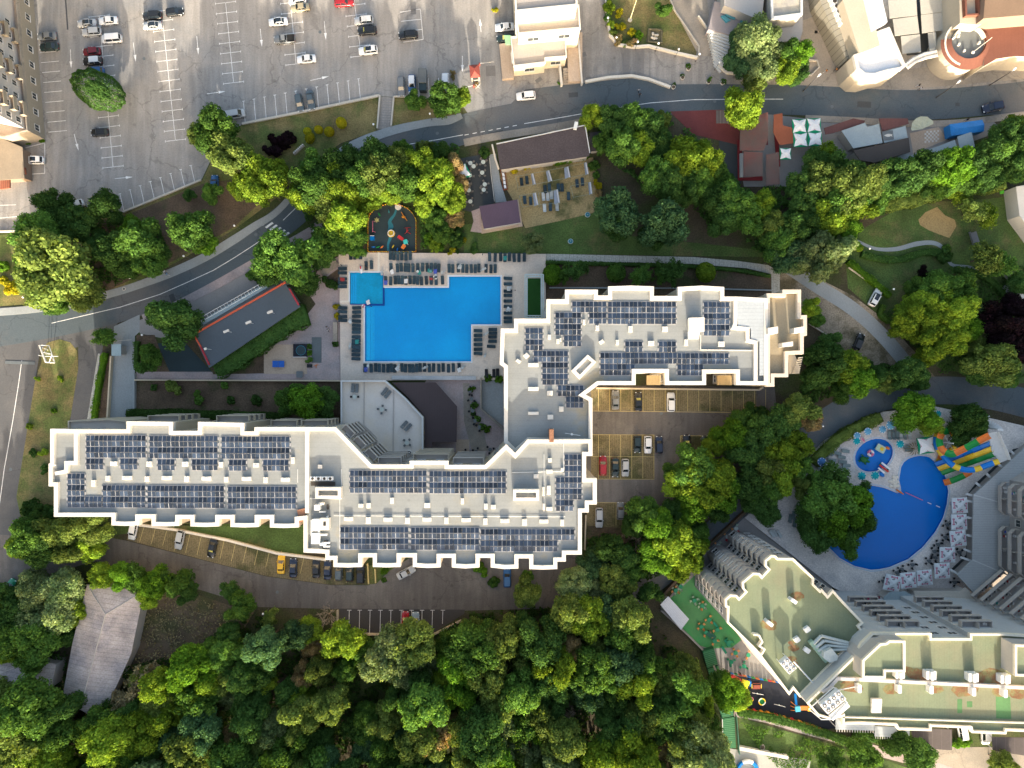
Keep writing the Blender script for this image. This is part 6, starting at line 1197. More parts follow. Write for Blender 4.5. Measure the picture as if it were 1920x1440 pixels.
# lean-tos along the bottom
for pts, z, m_, nm in (([(1567,1348),(1640,1352),(1640,1370),(1567,1368)],5,m_metal, 'pergola'),([(1641,1362),(1706,1364),(1705,1383),(1640,1381)],5,m_metal, 'pergola'),([(1709,1365),(1785,1368),(1785,1407),(1711,1402)],3.2,mat('dark_shed_roof', (.07,.06,.06),.8,.12,1,seams=(0,2.1,.08,1.5)),'carport'),([(1860,1382),(2010,1385),(2010,1430),(1862,1408)],3.2,MATS['dark_shed_roof'],'carport')):
    cx, cy = P(sum(p[0] for p in pts)/4,sum(p[1] for p in pts)/4); e = empty(nm, (cx, cy, 0),0, {1567: 'left white slatted pergola beneath the green-roofed hotel', 1641: 'right white slatted pergola beneath the green-roofed hotel', 1709: 'dark roofed carport left of the white vans', 1860: 'dark roofed carport at the bottom right edge'}[pts[0][0]], nm, nm+'s at the bottom right')
    q = [(x-cx, y-cy) for x, y in PW(pts, z)]; b = MB(); b.prism(q, z-.15,z)
    b.build('roof', m_, e); b = MB()
    for x, y in inset(q, .3): b.box(x, y, 0,z-.15,.15,.15)
    b.build('post', m_rim, e)['kind'] = 'stuff'
    if nm == 'pergola':
        b = MB(); n_ = 15
        for k in range(n_): t = (k+.5)/n_; xa = q[3][0]+(q[2][0]-q[3][0])*t; ya = q[3][1]+(q[2][1]-q[3][1])*t; b.box(xa, ya, z-.14,z-.02,.12,1.1) if k % 1 == 0 else None
        b.build('rafter', m_white, e)['kind'] = 'stuff'
# ------------------------------------------------------------ right-edge hotel: metal-roofed restaurant with balcony tower
ro, OL = bld('hotel', None, 1900,990,'hotel with pale ribbed metal skirt roof and deep balconies at the right edge'); ox_, oy_ = P(1900,990)
low = [(2060,735),(1920,841),(1826,928),(1824,1050),(1795,1078),(1831,1117),(1885,1070),(2060,1180)]
m_ribs = mat('ribbed_roof', (.36,.375,.375),.7,.05,1,seams=(90,.55,.06,.78)); 
b = MB(); b.prism(OL(low, 4.6),4.2,4.6); b.build('skirt_roof', m_ribs, ro); b = MB(); b.prism(inset(OL(low, 4.6),1.2),0,4.2); b.build('wall', m_gw, ro)
b = MB(); b.wall(OL([(1826,928),(1889,946)],4.65),.25,4.5,4.68); b.build('roof_ridge', m_strip, ro); b = MB(); b.wall(OL([(1824,1050),(1890,1078)],4.65),.25,4.5,4.68); b.build('roof_ridge', m_strip, ro)
# terrace frames beside the skirt roof
b = MB()
for p, q in (((1812,926),(1826,930)),((1813,939),(1826,941)),((1813,970),(1825,972)),((1812,1003),(1825,1006)),((1808,1030),(1824,1036)),((1802,1045),(1822,1052)),((1782,1068),(1798,1077)),((1830,905),(1840,913)),((1850,888),(1858,896)),((1872,870),(1880,876)),((1896,846),(1902,852))): b.wall(OL([p, q],3.5),.5,3.2,3.5)
b.build('terrace_beam', m_strip, ro)['kind'] = 'stuff'
b = MB(); b.prism(OL([(1814,927),(1830,906),(1900,842),(1920,838),(1828,930),(1826,1050),(1798,1079),(1783,1068),(1812,1040)],.7),.62,.68); b.build('dark_glazing_floor', m_slate, ro)
# tower block (roof lies beyond the frame)
TWR = OL([(1868,880),(2100,745),(2100,1220),(1930,1190),(1832,1105),(1868,1068)],4.6)
TB = [(P(1893,900,4.6)[0]-ox_, P(1893,900,4.6)[1]-oy_), *OL([(2100,770),(2100,1250),(1945,1205)],4.6), *OL([(1850,1128),(1893,1080)],4.6)]
b = MB(); b.prism(TB, 4.0,25); b.build('tower', m_gw, ro)
def ostack(A, B, zs, **k):
    for z in zs: balcony(ro, A, B, z, mr=m_bal, mf=m_gw, **k)
def oq(x, y, z=7.0): X, Y = P(x, y, z); return Vector((X-ox_, Y-oy_))
random.seed(4)
Z5 = [6.0,9.0,12.0,15.0,18.0,21.0]
ostack(oq(1893,984,7), oq(1893,1068,7), Z5,depth=1.9,ch=1.0,divider=True, furn=4) if False else None
for y0,y1 in ((905,966),(988,1070)): ostack(oq(1893,y0,7), oq(1893,y1,7), Z5,depth=1.8,ch=.9,divider=True, furn=3)
ostack(oq(1888,1078,7), oq(1832,1126,7), Z5,depth=1.2,divider=True, furn=5)
for z in Z5:
    for (x, y), an in (((1893,975),90),((1893,980),90)): pass
    c = oq(1892.5,977,4.6); inst('window', winmesh(1.6,1.5), ro, (c.x-.004,c.y, z+.6), R(90))
for k in range(4):
    c = oq(1858+22*k, 1137+19*k, 4.6)
    for z in Z5: inst('window', winmesh(1.9,1.3), ro, (c.x-.2,c.y-.2,z+.5), R(40)) if False else None
# service roofs in the yard between the hotels
def slab(nm, pts, z, m_, label, cat, th=.15,wall=True, wm=None):
    cx, cy = P(sum(p[0] for p in pts)/len(pts), sum(p[1] for p in pts)/len(pts)); e = empty(nm, (cx, cy, 0),0,label, cat); q = [(x-cx, y-cy) for x, y in PW(pts, z)]
    b = MB(); b.prism(q, z-th, z); b.build('roof', m_, e)
    if wall: b = MB(); b.prism(inset(q, .35),0,z-th); b.build('wall', wm or m_walls, e)
    return e, q
slab('pavilion', [(1657,1120),(1669,1110),(1698,1109),(1715,1120),(1715,1140),(1656,1140)],4.0,mat('blue_grey_roof', (.24,.30,.32),.6,.06,1,seams=(0,1.2,.05,.85)),'small octagonal blue-grey roof below the printed umbrellas', 'building')
slab('low_roof', [(1714,1108),(1800,1109),(1809,1101),(1830,1118),(1850,1142),(1720,1142)],4.2,mat('beige_ribbed_roof', (.46,.42,.36),.8,.06,1,seams=(90,.9,.06,.85)),'beige ribbed roof between the two lower right hotels', 'building')
slab('awning', [(1592,1117),(1650,1118),(1652,1132),(1593,1132)],3.2,mat('maroon_awning', (.13,.02,.03),.8,.1,1),'maroon awning above the stacked balconies of the green-roofed hotel', 'awning', wall=False)
# ------------------------------------------------------------ courtyard podium and dark roof
e, q = slab('terrace_building', [(639,713),(722,713),(760,745),(795,782),(795,862),(760,868),(700,868),(639,812)],4.1,mat('terrace_screed', (.58,.54,.49),.9,.08,.4,col2=(.60,.53,.43), fine=.04),'low building with a pale accessible roof terrace inside the hotel courtyard', 'building')
ring_ = [(639,713),(722,713),(760,745),(793,782),(793,860)]; cx_, cy_ = e.location.x, e.location.y
def cl_(pts, z): return [(x-cx_, y-cy_) for x, y in PW(pts, z)]
b = MB(); b.wall(cl_([(640,800),(640,714.5),(722,714.5),(759,747),(792,783),(792,858)],5),.35,4.1,5.0); b.build('parapet', m_strip, e)
b = MB(); b.wall(cl_([(683,716),(682,796),(706,820),(706,850)],4.2),.16,4.1,4.3); b.wall(cl_([(738,730),(737,858)],4.2),.16,4.1,4.3); b.build('kerb', m_walls, e)
b = MB(); 
for x, y in ((767.5,848.5),(776.5,853.5)): X, Y = cl_([(x, y)],4.5)[0]; b.cyl(X, Y, 4.1,4.6,.5,.5,14,0); b.cyl(X, Y, 4.6,4.62,.38,.38,14,1); b.cyl(X, Y, 4.62,4.64,.18,.18,10,0)
b.build('roof_vent', [m_unit, m_fan], e)
slab('restaurant', [(735,717),(817,717),(857,762),(856,829),(810,829),(810,850),(797,850),(797,782),(765,745)],3.4,mat('dark_plum_roof', (.055,.041,.043),.75,.08,1,seams=(0,.6,.04,1.25)),'low restaurant with a dark plum roof in the hotel courtyard', 'building')
S_('courtyard_floor', [(800,712),(950,712),(950,860),(795,862),(795,720)], m_pink, 12); S_('courtyard_floor', [(902,712),(945,712),(945,800),(902,765)], m_walk, 13); S_('courtyard_floor', [(855,824),(880,824),(880,858),(855,858)], m_peach, 14); S_('courtyard_floor', [(868,718),(880,718),(884,775),(905,800),(915,845),(885,845),(870,790)], m_walkw, 13)
def wallobj(nm, pts, w_, h, m_, label, cat='wall', z0=0): b = MB(); b.wall(PW(pts), w_, z0,z0+h); return tag(b.build(nm, m_), label, cat)
wallobj('wall', [(902,708),(902,766),(948,808)],.35,1.6,m_walkw, 'angled pale wall between courtyard and the north wing'); wallobj('wall', [(736,708),(893,709)],.9,1.0,mat('pale_stone_wall', (.42,.43,.43),.9,.15,2),'broad pale stone wall between pool deck and courtyard')
wallobj('wall', [(256,712.5),(640,714)],.3,1.0,m_beigew, 'long thin beige wall above the sunken garden'); wallobj('wall', [(212,668),(205,786)],.35,1.0,m_beigew, 'beige wall along the driveway at the left'); wallobj('wall', [(254,700),(254,766)],.5,.9,m_walk, 'grey wall between driveway and sunken garden')
wallobj('wall', [(262,983),(330,992),(430,1012),(520,1036),(612,1048)],.55,.8,m_whitew, 'curved cream wall between the bays and the lawn below the west wing'); wallobj('wall', [(634,1143),(634,1187),(700,1188),(807,1191.5),(866,1162)],.4,.7,m_beigew, 'beige retaining wall round the small lot with T marks')
wallobj('wall', [(690,1056),(692,1094)],.3,.6,m_yline, 'short yellowish kerb wall right of the dark cars, left one'); wallobj('wall', [(704,1066),(705,1092)],.3,.6,m_yline, 'short yellowish kerb wall right of the dark cars, right one')
wallobj('wall', [(0,435),(40,434),(95,429)],.3,.7,m_whitew, 'kerb wall at the lower left end of the large parking lot'); wallobj('wall', [(232,398),(378,338)],.4,.5,m_kerb, 'pale kerb wall along the lower left edge of the parking lot'); wallobj('wall', [(455,233),(590,206),(711,180)],.5,.5,m_kerb, 'pale kerb wall along the lower right edge of the parking lot')
wallobj('wall', [(713,180),(708,242)],.35,.6,m_kerb, 'left side wall of the paved steps'); wallobj('wall', [(739,182),(734,237)],.35,.6,m_kerb, 'right side wall of the paved steps'); wallobj('wall', [(740,182),(762,182)],.35,.5,m_kerb, 'short kerb wall right of the paved steps')
wallobj('wall', [(1135,-40),(1136,20),(1143,68),(1158,86),(1190,90),(1215,88),(1262,100),(1307,110)],.5,.8,m_whitew, 'pale wall along the lower edge of the flagpole lawn'); wallobj('wall', [(1236,-50),(1264,20),(1310,88),(1309,108)],.25,.5,m_kerb, 'thin kerb wall along the right edge of the flagpole lawn')
wallobj('wall', [(1097,155),(1140,147),(1184,144),(1215,150),(1256,165)],.6,.7,m_whitew, 'curved white wall between stone plaza and road'); wallobj('wall', [(1308,32),(1328,60),(1334,95)],.3,.8,m_kerb, 'thin curved wall left of the stepped ramp'); wallobj('wall', [(1345,124),(1362,138),(1400,141),(1445,143)],.4,.7,m_whitew, 'low pale wall round the small tree island')
wallobj('wall', [(1440,110),(1530,115),(1534,128),(1520,142),(1500,145)],.3,.6,m_kerb, 'curved kerb wall at the right end of the tree island'); wallobj('wall', [(1117,728),(1420,731),(1428,726)],.4,1.2,m_beigew, 'beige wall with buttresses below the north wing'); wallobj('wall', [(1098,965),(1096,1030)],.3,.8,m_beigew, 'thin wall at the lower right corner of the hotel')
wallobj('wall', [(1240,1115),(1312,1035),(1398,955)],.6,1.4,m_brown, 'rough dark stone wall along the road beside the hotel terrace'); wallobj('wall', [(1238,1142),(1288,1188),(1316,1216),(1334,1240),(1344,1264)],.4,.9,m_greyf, 'curving grey wall at the left side of the green terrace')
wallobj('ramp_wall', [(1876,488),(1884,516),(1900,535),(1912,560),(1918,600)],.7,1.2,m_white, 'white curved ramp wall in the lawn garden'); wallobj('wall', [(1590,502),(1648,543)],.2,.5,m_kerb, 'thin kerb wall beside the gravel track'); wallobj('wall', [(1516,607),(1568,641)],.25,.6,m_kerb, 'thin kerb wall right of the north wing'); wallobj('wall', [(1645,586),(1672,604)],.25,.5,m_kerb, 'short kerb wall under the parked white car')
wallobj('wall', [(1030,540),(1300,541),(1446,545)],.3,.6,m_walk, 'low grey wall at the foot of the north wing'); wallobj('wall', [(637,474),(637,505)],.3,.4,m_whitew, 'short pale edge wall at the upper left of the pool deck'); wallobj('bench_wall', [(630,604),(630,641)],.95,1.0,m_walkw, 'pale box seat at the left side of the pool deck')
wallobj('wall', [(604,515),(632,492)],1.5,.5,m_walkw, 'slanting pale ramp slab at the upper left of the pool deck'); wallobj('fence', [(918,299),(921,330),(924,352),(927,378)],.12,.9,m_white, 'thin white fence along the cafe deck', 'fence')
wallobj('wall', [(923,273),(929,300),(935,318)],.35,.9,m_whitew, 'white side wall of the stairs beside the brown roof')
b = MB(); b.prism(PW([(1386,1400),(1478,1418),(1478,1424),(1386,1407)],1),0,1.0); tag(b.build('wall', m_white),'white panelled wall at the foot of the green stairs', 'wall')
# ------------------------------------------------------------ low buildings in the middle
m_brt = mat('brown_shingles', (.062,.050,.052),.9,.12,1.2,fine=.2)
e, q = slab('long_building', [(931,270),(1097,235),(1106,287),(1104,293),(938,318)],4.0,m_brt, 'long building with a dark brown shingle roof below the road', 'building'); b = MB(); b.wall([q[0], q[1], q[2]],.2,4.0,4.15); b.build('eaves', m_strip, e); X, Y = q[1]; b = MB(); b.rbox(X-2.2,Y-.3,4.0,4.9,.8,1.6,-.2,0,.08); b.build('roof_vent', m_unit, e)
slab('shed', [(1105,249),(1127,246),(1127,282),(1108,284)],2.6,mat('dark_flat_roof', (.05,.047,.05),.9,.1,1),'small dark shed at the right end of the brown roof', 'shed')
e, q = slab('garden_house', [(898.5,387),(970,374),(976,417),(907,429)],3.6,mat('plum_metal_roof', (.075,.05,.075),.7,.08,1,seams=(15,.35,.05,.8)),'small garden house with plum-coloured metal roof', 'building'); b = MB(); b.prism(PW([(903,388),(972,374),(980,424),(903,438)],.3),0,.3); o = b.build('plinth', m_peach, e); o.location = (-e.location.x, -e.location.y, 0)
b = MB(); b.wall([q[3], q[2]],.15,3.3,3.45); b.build('gutter', m_strip, e)
# dark sloped roof with orange trim and ladder truss
RF = [(361,627),(535,527),(565,572),(590,640),(395,695)]
e, q = slab('bowling_hall', [(362,627),(534,530),(563,575),(392,690)],4.5,mat('dark_blue_roof', (.070,.088,.105),.7,.08,.5),'hall with dark blue-grey roof, orange trim and a rooftop truss', 'building', wm=m_greyf)
X0,Y0 = e.location.x, e.location.y; LQ = lambda pts, z: [(x-X0,y-Y0) for x, y in PW(pts, z)]
b = MB(); b.wall(LQ([(363,627),(535,529)],4.8),.35,4.5,4.8); b.wall(LQ([(363,628),(376,650)],4.8),.3,4.5,4.8); b.build('orange_trim', mat('orange_trim', (.55,.10,.045),.6,.1,1), e)
b = MB(); b.wall(LQ([(376,650),(392,684)],4.8),.35,4.5,4.8); b.wall(LQ([(542,541),(560,572)],4.8),.35,4.5,4.8); b.build('red_trim', mat('red_trim', (.32,.03,.04),.6,.1,1), e)
b = MB(); b.wall(LQ([(357,618),(519,524)],3.9),1.1,3.5,3.9); b.build('gutter_roof', mat('pale_blue_metal', (.20,.27,.30),.5,.05,1), e)
b = MB(); A, B = LQ([(370,603),(517,520)],4.5), None; (ax, ay),(bx, by) = A; d = Vector((bx-ax, by-ay)).normalized(); n_ = Vector((-d.y, d.x))*.45; L_ = math.hypot(bx-ax, by-ay)
for s in (-1,1): b.bar((ax+n_.x*s, ay+n_.y*s, 4.5),(bx+n_.x*s, by+n_.y*s, 4.5),.05)
for k in range(24): t = k/23*L_; b.bar((ax+d.x*t+n_.x, ay+d.y*t+n_.y, 4.5),(ax+d.x*t-n_.x, ay+d.y*t-n_.y, 4.5),.035)
for t in (0,.5,1): b.bar((ax+d.x*t*L_, ay+d.y*t*L_, 4.5),(ax+d.x*t*L_, ay+d.y*t*L_, 0),.06)
b.build('truss', m_unit, e)
for i, (x, y, bx_, by_) in enumerate([(424,621,425,652),(465.5,604.5,453,630),(506,585,500,610),(385,654,404,664)]):
    X, Y = P(x, y, 7.5); o = empty('floodlight', (X, Y, 0),0,'white floodlight on a thin pole over the dark blue roof, %s from the left' % ordw((2,3,4,1)[i]),'lamp', 'floodlights over the dark hall roof'); b = MB(); b.rbox(0,0,7.3,7.6,1.3 if i < 3 else .6,.5,R(22),0,.1); b.build('lamp_head', m_white, o); b = MB(); b.bar((0,0,7.3),(*[c-d_ for c, d_ in zip(P(bx_, by_, 0),(X, Y))],0) if False else (0,0,0),.06); b.build('pole', m_unit, o)
slab('kiosk', [(209,645),(227,645),(227,667),(209,667)],2.9,mat('pale_blue_roof', (.26,.34,.36),.6,.05,1),'small gatehouse with pale blue square roof beside the driveway', 'kiosk')
# barn roofs (hipped corrugated sheets)
m_barn = mat('weathered_corrugated', (.36,.315,.295),.9,.25,.9,col2=(.25,.23,.235), thr=(.45,.6), fine=.18,seams=(80,1.0,.10,.7))
def hip(nm, pts, ridge, ze, zr, m_, label, faces, cat='building', wm=None):
    cx, cy = P(sum(p[0] for p in pts)/len(pts), sum(p[1] for p in pts)/len(pts)); e = empty(nm, (cx, cy, 0),0,label, cat); q = [(x-cx, y-cy) for x, y in PW(pts, ze)]; r_ = [(x-cx, y-cy) for x, y in PW(ridge, zr)]
    b = MB(); b.add([(x, y, ze) for x, y in q] + [(x, y, zr) for x, y in r_], faces); n = len(q); o = b.build('roof', m_, e); md = o.modifiers.new('thickness', 'SOLIDIFY'); md.thickness = .12; md.offset = -1
    b = MB(); b.prism(inset(q, .5),0,ze-.15); b.build('wall', wm or m_walls, e)
    b = MB()
    for i in range(len(r_)-1): b.bar((*r_[i], zr+.03),(*r_[i+1], zr+.03),.12)
    for c_, j in ((0,0),(1,0)) if len(r_) > 1 else (): b.bar((*q[c_], ze+.04),(*r_[j], zr+.03),.09)
    b.build('ridge_cap', m_walls, e); return e
hip('barn', [(163,1096),(270,1108),(246,1226),(188,1352),(116,1312),(136,1205)],[(198,1152),(150,1330)],4.5,5.5,m_barn, 'long weathered corrugated roof standing in the trees at the lower left', [(1,0,6),(2,1,6,7),(3,2,7),(4,3,7),(5,4,7),(0,5,7,6)])
hip('barn', [(-60,1240),(60,1238),(105,1245),(95,1296),(50,1300),(-60,1330)],[(-40,1280),(30,1294-4)],4.5,6.2,m_barn, 'second weathered grey roof at the left edge below the wood', [(1,0,6,7),(2,1,7),(3,2,7),(4,3,7),(5,4,7,6),(0,5,6)])
slab('container', [(1238,1134),(1253,1118),(1292,1161),(1277,1181)],3.0,mat('silver_ribbed_roof', (.45,.48,.53),.5,.05,1,seams=(40,.4,.05,.8)),'silver ribbed container bar beside the green terrace', 'container', wm=m_unit)
# top buildings
tb, TL = bld('office_building', None, 1030,60,'bright cream stepped building at the top of the photo'); tx_, ty_ = P(1030,60)
for pts, z, par in (([(957,68),(1060,62),(1063,106),(1023,109),(1023,117),(963,124)],5.0,.25),([(965,20),(1086,8),(1089,53),(971,64)],9.5,.35),([(960,-90),(1080,-90),(1083,10),(966,22)],14.5,.4)):
    q = TL(pts, z+.4); b = MB(); b.prism(inset(q, .1),0,z, 0,1); b.build('wall', [mat('light_cream_render', (.52,.46,.35),.9,.05,.5), mat('cream_roof', (.33,.30,.27),.9,.08,.6)], tb); b = MB(); b.ring(q, par, z-.2,z+.4); b.build('parapet', m_white, tb)
b = MB(); b.prism(TL([(1062,62),(1092,60),(1092,152),(1066,153)],1.2),0,1.2); b.prism(TL([(936,82),(958,80),(964,146),(942,148)],1.0),0,1.0); b.build('side_terrace', MATS['peach_paving'], tb)
b = MB(); 
for k in range(7): q0 = TL([(1056,132+4*k),(1090,129+4*k)],.5); b.wall(q0,.45,0,1.1-.15*k)
b.build('steps', m_walkw, tb); b = MB(); b.wall(TL([(1049,118),(1053,160)],1),.5,0,1.5); b.wall(TL([(1084,76),(1091,158)],1),.4,0,1.6); b.build('stair_wall', m_white, tb)
q = [(x+tx_, y+ty_) for x, y in TL([(957,68),(1060,62),(1063,106),(1023,109),(1023,117),(963,124)],5.4)]; facade(q, 1,5,tb, lim=8,pitch=5.5,w=2.4,h=1.5,minlen=3)
q = [(x+tx_, y+ty_) for x, y in TL([(965,20),(1086,8),(1089,53),(971,64)],9.8)]; facade(q, 5.2,9.3,tb, lim=5,pitch=6,w=2.6,h=1.6)
for o in tb.children:
    if o.name.startswith('window'): o.location.x -= tx_; o.location.y -= ty_
b = MB(); b.prism(TL([(945,66),(959,66),(960,84),(948,84)],2.6),2.5,2.6); b.build('green_awning', mat('mint_awning', (.28,.50,.27),.8,.1,1), tb)
# left apartment block
ab, AL = bld('apartment_block', None, 40,130,'cream apartment block with balconies and arcaded base at the upper left'); ax_, ay_ = P(40,130)
pod = AL([(58,-90),(63,0),(85,262),(42,274),(-120,232),(-120,-90)],0); b = MB(); b.prism(pod, 0,5,0,1); m_ab = mat('apartment_render', (.30,.26,.20),.9,.06,.5); b.build('podium', [m_ab, m_peach], ab); b = MB(); b.ring(inset(pod, .02),.25,5,5.9); b.build('parapet', m_walkw, ab)
tw_ = AL([(24,-90),(27,40),(50,243),(-120,205),(-120,-90)],5); m_abt = mat('apartment_upper_render', (.50,.46,.42),.9,.06,.5); b = MB(); b.prism(tw_, 5,24); b.build('tower', m_abt, ab)
def lay(A, B, zs, n, wdt, bal_every=0):
    A = Vector(A); B = Vector(B); d = (B-A).normalized(); nr = Vector((d.y, -d.x)); an = math.atan2(-nr.x, nr.y)
    for k in range(n):
        c = A+(B-A)*((k+.5)/n)
        for z in zs:
            inst('window', winmesh(wdt, 1.5), ab, (c.x+nr.x*.004,c.y+nr.y*.004,z+.7), an)
            if bal_every and k % bal_every == 1: balcony(ab, c-d*1.5,c+d*1.5,z, depth=1.1,mr=m_ab, mf=m_peach)
lay(tw_[2] if area2(tw_) > 0 else tw_[2], tw_[1],[6,9,12,15,18,21],9,1.3,3)
pz = (pod[2], pod[1]); lay(pz[0], pz[1],[1.2],9,1.5)
e2,_ = slab('apartment_block', [(-120,250),(0,258),(42,276),(44,310),(46,335),(-120,345)],3.2,mat('sand_roof', (.24,.20,.15),.9,.1,1),'low peach-coloured wing below the apartment block at the left edge', 'building', wm=mat('peach_render', (.24,.175,.13),.9,.06,.5))
b = MB(); b.prism(PW([(12,318),(47,314),(48,326),(18,330),(18,352),(0,355),(0,338)],3),2.6,3.0); tag(b.build('tiled_canopy', mat('red_tiles', (.24,.085,.05),.9,.15,2,seams=(0,.5,.12,.6))),'small red tiled canopy at the left edge', 'canopy')
b = MB(); 
for k in range(3): X, Y = P(49+2*k, 33+7.5*k, 1.5); b.rbox(X, Y, .3,1.5,1.3,.5,.3,0,.06)
tag(b.build('air_conditioners', m_unit),'three white air conditioner boxes at the podium of the apartment block', 'air conditioner')
# white-roofed shop, fan strip, ribbed glass roof
shop, SL = bld('shop', None, 1650,100,'shop with a bright white curved roof at the upper right'); 
m_wr = mat('bright_white_roof', (.60,.61,.62),.6,.06,.5)
wr = [(1600,103),(1628,92),(1625,66),(1668,50),(1699,124),(1690,131),(1664,136),(1640,143),(1620,142),(1606,130)]
b = MB(); b.prism(inset(SL(wr, 8.6),.1),0,8.0,1,0); b.build('wall', [m_wr, m_wall], shop); b = MB(); b.ring(SL(wr, 8.6),.7,7.8,8.6); b.build('parapet', m_white, shop)
b = MB(); b.prism(SL([(1590,-80),(1610,-80),(1650,85),(1626,95),(1612,100),(1580,0)],9),0,9.0); b.build('wing', m_wall, shop); b = MB(); b.prism(SL([(1606,-40),(1640,-40),(1660,45),(1630,62)],8.4),8.0,9.3); b.build('upper_roof', m_wr, shop)
b = MB(); b.prism(SL([(1526,-60),(1548,-60),(1600,103),(1588,112),(1537,0)],5),0,5.0); b.build('glass_roof', mat('ribbed_glass_roof', (.26,.245,.20),.5,.08,1,seams=(118,1.3,.14,.45)), shop)
b = MB(); b.prism(SL([(1575,42),(1590,40),(1616,97),(1600,103)],5),0,5.0); b.build('dark_well', m_slate, shop)
X0,Y0 = shop.location.x, shop.location.y; b = MB()
for i in range(2):
    for j in range(7): X, Y = P(1566+10*i+4*(j-2),-18+9.4*j-2*i, 6.6); X -= X0; Y -= Y0; b.rbox(X, Y, 5.0,6.4,1.15,1.05,.25,0,.05); b.cyl(X, Y, 6.4,6.45,.45,.45,12,1)
b.build('fan_unit', [m_unit, m_fan], shop)['kind'] = 'stuff'
b = MB(); b.prism(SL([(1597,130),(1604,128),(1614,143),(1606,150)],3),2.8,3.0,0); b.prism(SL([(1612,143),(1622,144),(1612,156),(1604,152)],3),2.8,3.05,0); b.build('red_awning', mat('red_awning', (.42,.03,.03),.7,.1,1), shop)
for i, (pts, w_) in enumerate([([(1665,0),(1718,-3),(1720,29),(1668,34)],0),([(1674,36),(1720,30),(1724,62),(1678,67)],0),([(1725,-4),(1783,-8),(1785,20),(1727,27)],0),([(1727,28),(1786,21),(1788,54),(1729,62)],0),([(1689,68),(1725,64),(1727,97),(1692,101)],0),([(1740,62),(1755,60),(1756,95),(1743,96)],0)]):
    slab('shade_roof', pts, 3.6,mat('cream_shade_panel', (.42,.40,.345),.8,.05,.8),'cream flat shade roof, %s' % ['top left of the block', 'middle left of the block', 'top right of the block', 'middle right of the block', 'bottom left of the block', 'narrow one beside the dark gap'][i],'shade roof', wall=False)[0]['group'] = 'cream shade roofs behind the white-roofed shop'
    o = bpy.data.objects[-1] if False else None
S_('tiled_yard', [(1660,-60),(1800,-60),(1800,100),(1700,104)], m_slate, 6)
b = MB(); b.wall(PW([(1700,124),(1715,112),(1735,104),(1758,99)],4.5),1.6,4.2,4.5); b.wall(PW([(1699,121),(1713,110),(1733,101),(1757,96)],4.6),.4,4.5,4.7); b.wall(PW([(1702,127),(1717,116),(1737,108),(1758,103)],4.6),.4,4.5,4.7); tag(b.build('curved_fascia', [m_white]),'curved white canopy joining the white shop to the round tower', 'canopy')
rt, TT = bld('round_building', None, 1820,70,'round-cornered building with terracotta roof at the upper right'); m_ter = mat('terracotta_sheet', (.17,.068,.045),.8,.1,.8,seams=(0,.8,.04,.85)); X0,Y0 = rt.location.x, rt.location.y
b = MB(); cX, cY = P(1813,82,6.5); cX -= X0; cY -= Y0; b.cyl(cX, cY, 0,6.4,5.3,5.3,40,0); b.cyl(cX+.2,cY+.2,6.4,6.65,3.9,3.9,36,1); b.build('tower', [m_wall, m_cargo], rt)
b = MB(); n_ = 40
b.v = [(cX+5.9*math.cos(2*math.pi*i/n_), cY+5.9*math.sin(2*math.pi*i/n_),6.5) for i in range(n_)] + [(cX+3.9*math.cos(2*math.pi*i/n_), cY+3.9*math.sin(2*math.pi*i/n_)+.2,7.3) for i in range(n_)] + [(cX+3.8*math.cos(2*math.pi*i/n_), cY+3.8*math.sin(2*math.pi*i/n_)+.2,6.6) for i in range(n_)]
for i in range(n_):
    j = (i+1) % n_; a_ = 360*i/n_
    if a_ > 170 or a_ < 20: b.f += [(i, j, n_+j, n_+i),(n_+i, n_+j, 2*n_+j, 2*n_+i)]; b.m += [0,0]
b.build('conical_roof', m_ter, rt); b = MB(); b.wall([(cX+3.5*math.cos(R(a_)), cY+3.5*math.sin(R(a_))) for a_ in range(15,175,10)],.35,6.5,7.6); b.wall([(cX+5.1*math.cos(R(a_)), cY+5.1*math.sin(R(a_))) for a_ in range(100,260,10)],.35,6,6.9); b.build('parapet', m_whitew, rt)
b = MB(); q = TT([(1846,38),(2100,22),(2100,108),(1905,103),(1872,108),(1848,122),(1850,80)],7.5); b.prism(q, 0,6.9,1,0); b.build('main_roof', [m_ter, m_wall], rt); b = MB(); q = TT([(1850,30),(2100,10),(2100,-90),(1860,-90)],13); b.prism(q, 0,12,1,0); b.build('upper_roof', [mat('tan_roof', (.20,.135,.09),.9,.1,1), MATS['peach_render']], rt)
b = MB(); b.prism(TT([(1800,-60),(1850,-60),(1858,5),(1850,40),(1838,45),(1802,42)],10),0,9.6); b.build('side_wing', m_wall, rt)
b = MB(); b.ring(TT([(1808,-10),(1836,-14),(1838,28),(1810,30)],10.5),.4,9.6,10.6); b.build('light_well', m_ter, rt)
b = MB(); (bx_, by_),(cx2,cy2) = TT([(1827,96),(1850,76)],7.5); b.bar((bx_, by_, 6.65),(bx_+1.5,by_+1.3,11.0),.06); b.ball(bx_, by_, 7.0,.4); 
for x, y in ((1798,62),(1797,68),(1798,83),(1808,95),(1836,80)): X, Y = TT([(x, y)],7)[0]; b.rbox(X, Y, 6.65,7.2,.5,.5,0,0,.1)
b.build('roof_fitting', m_white, rt)
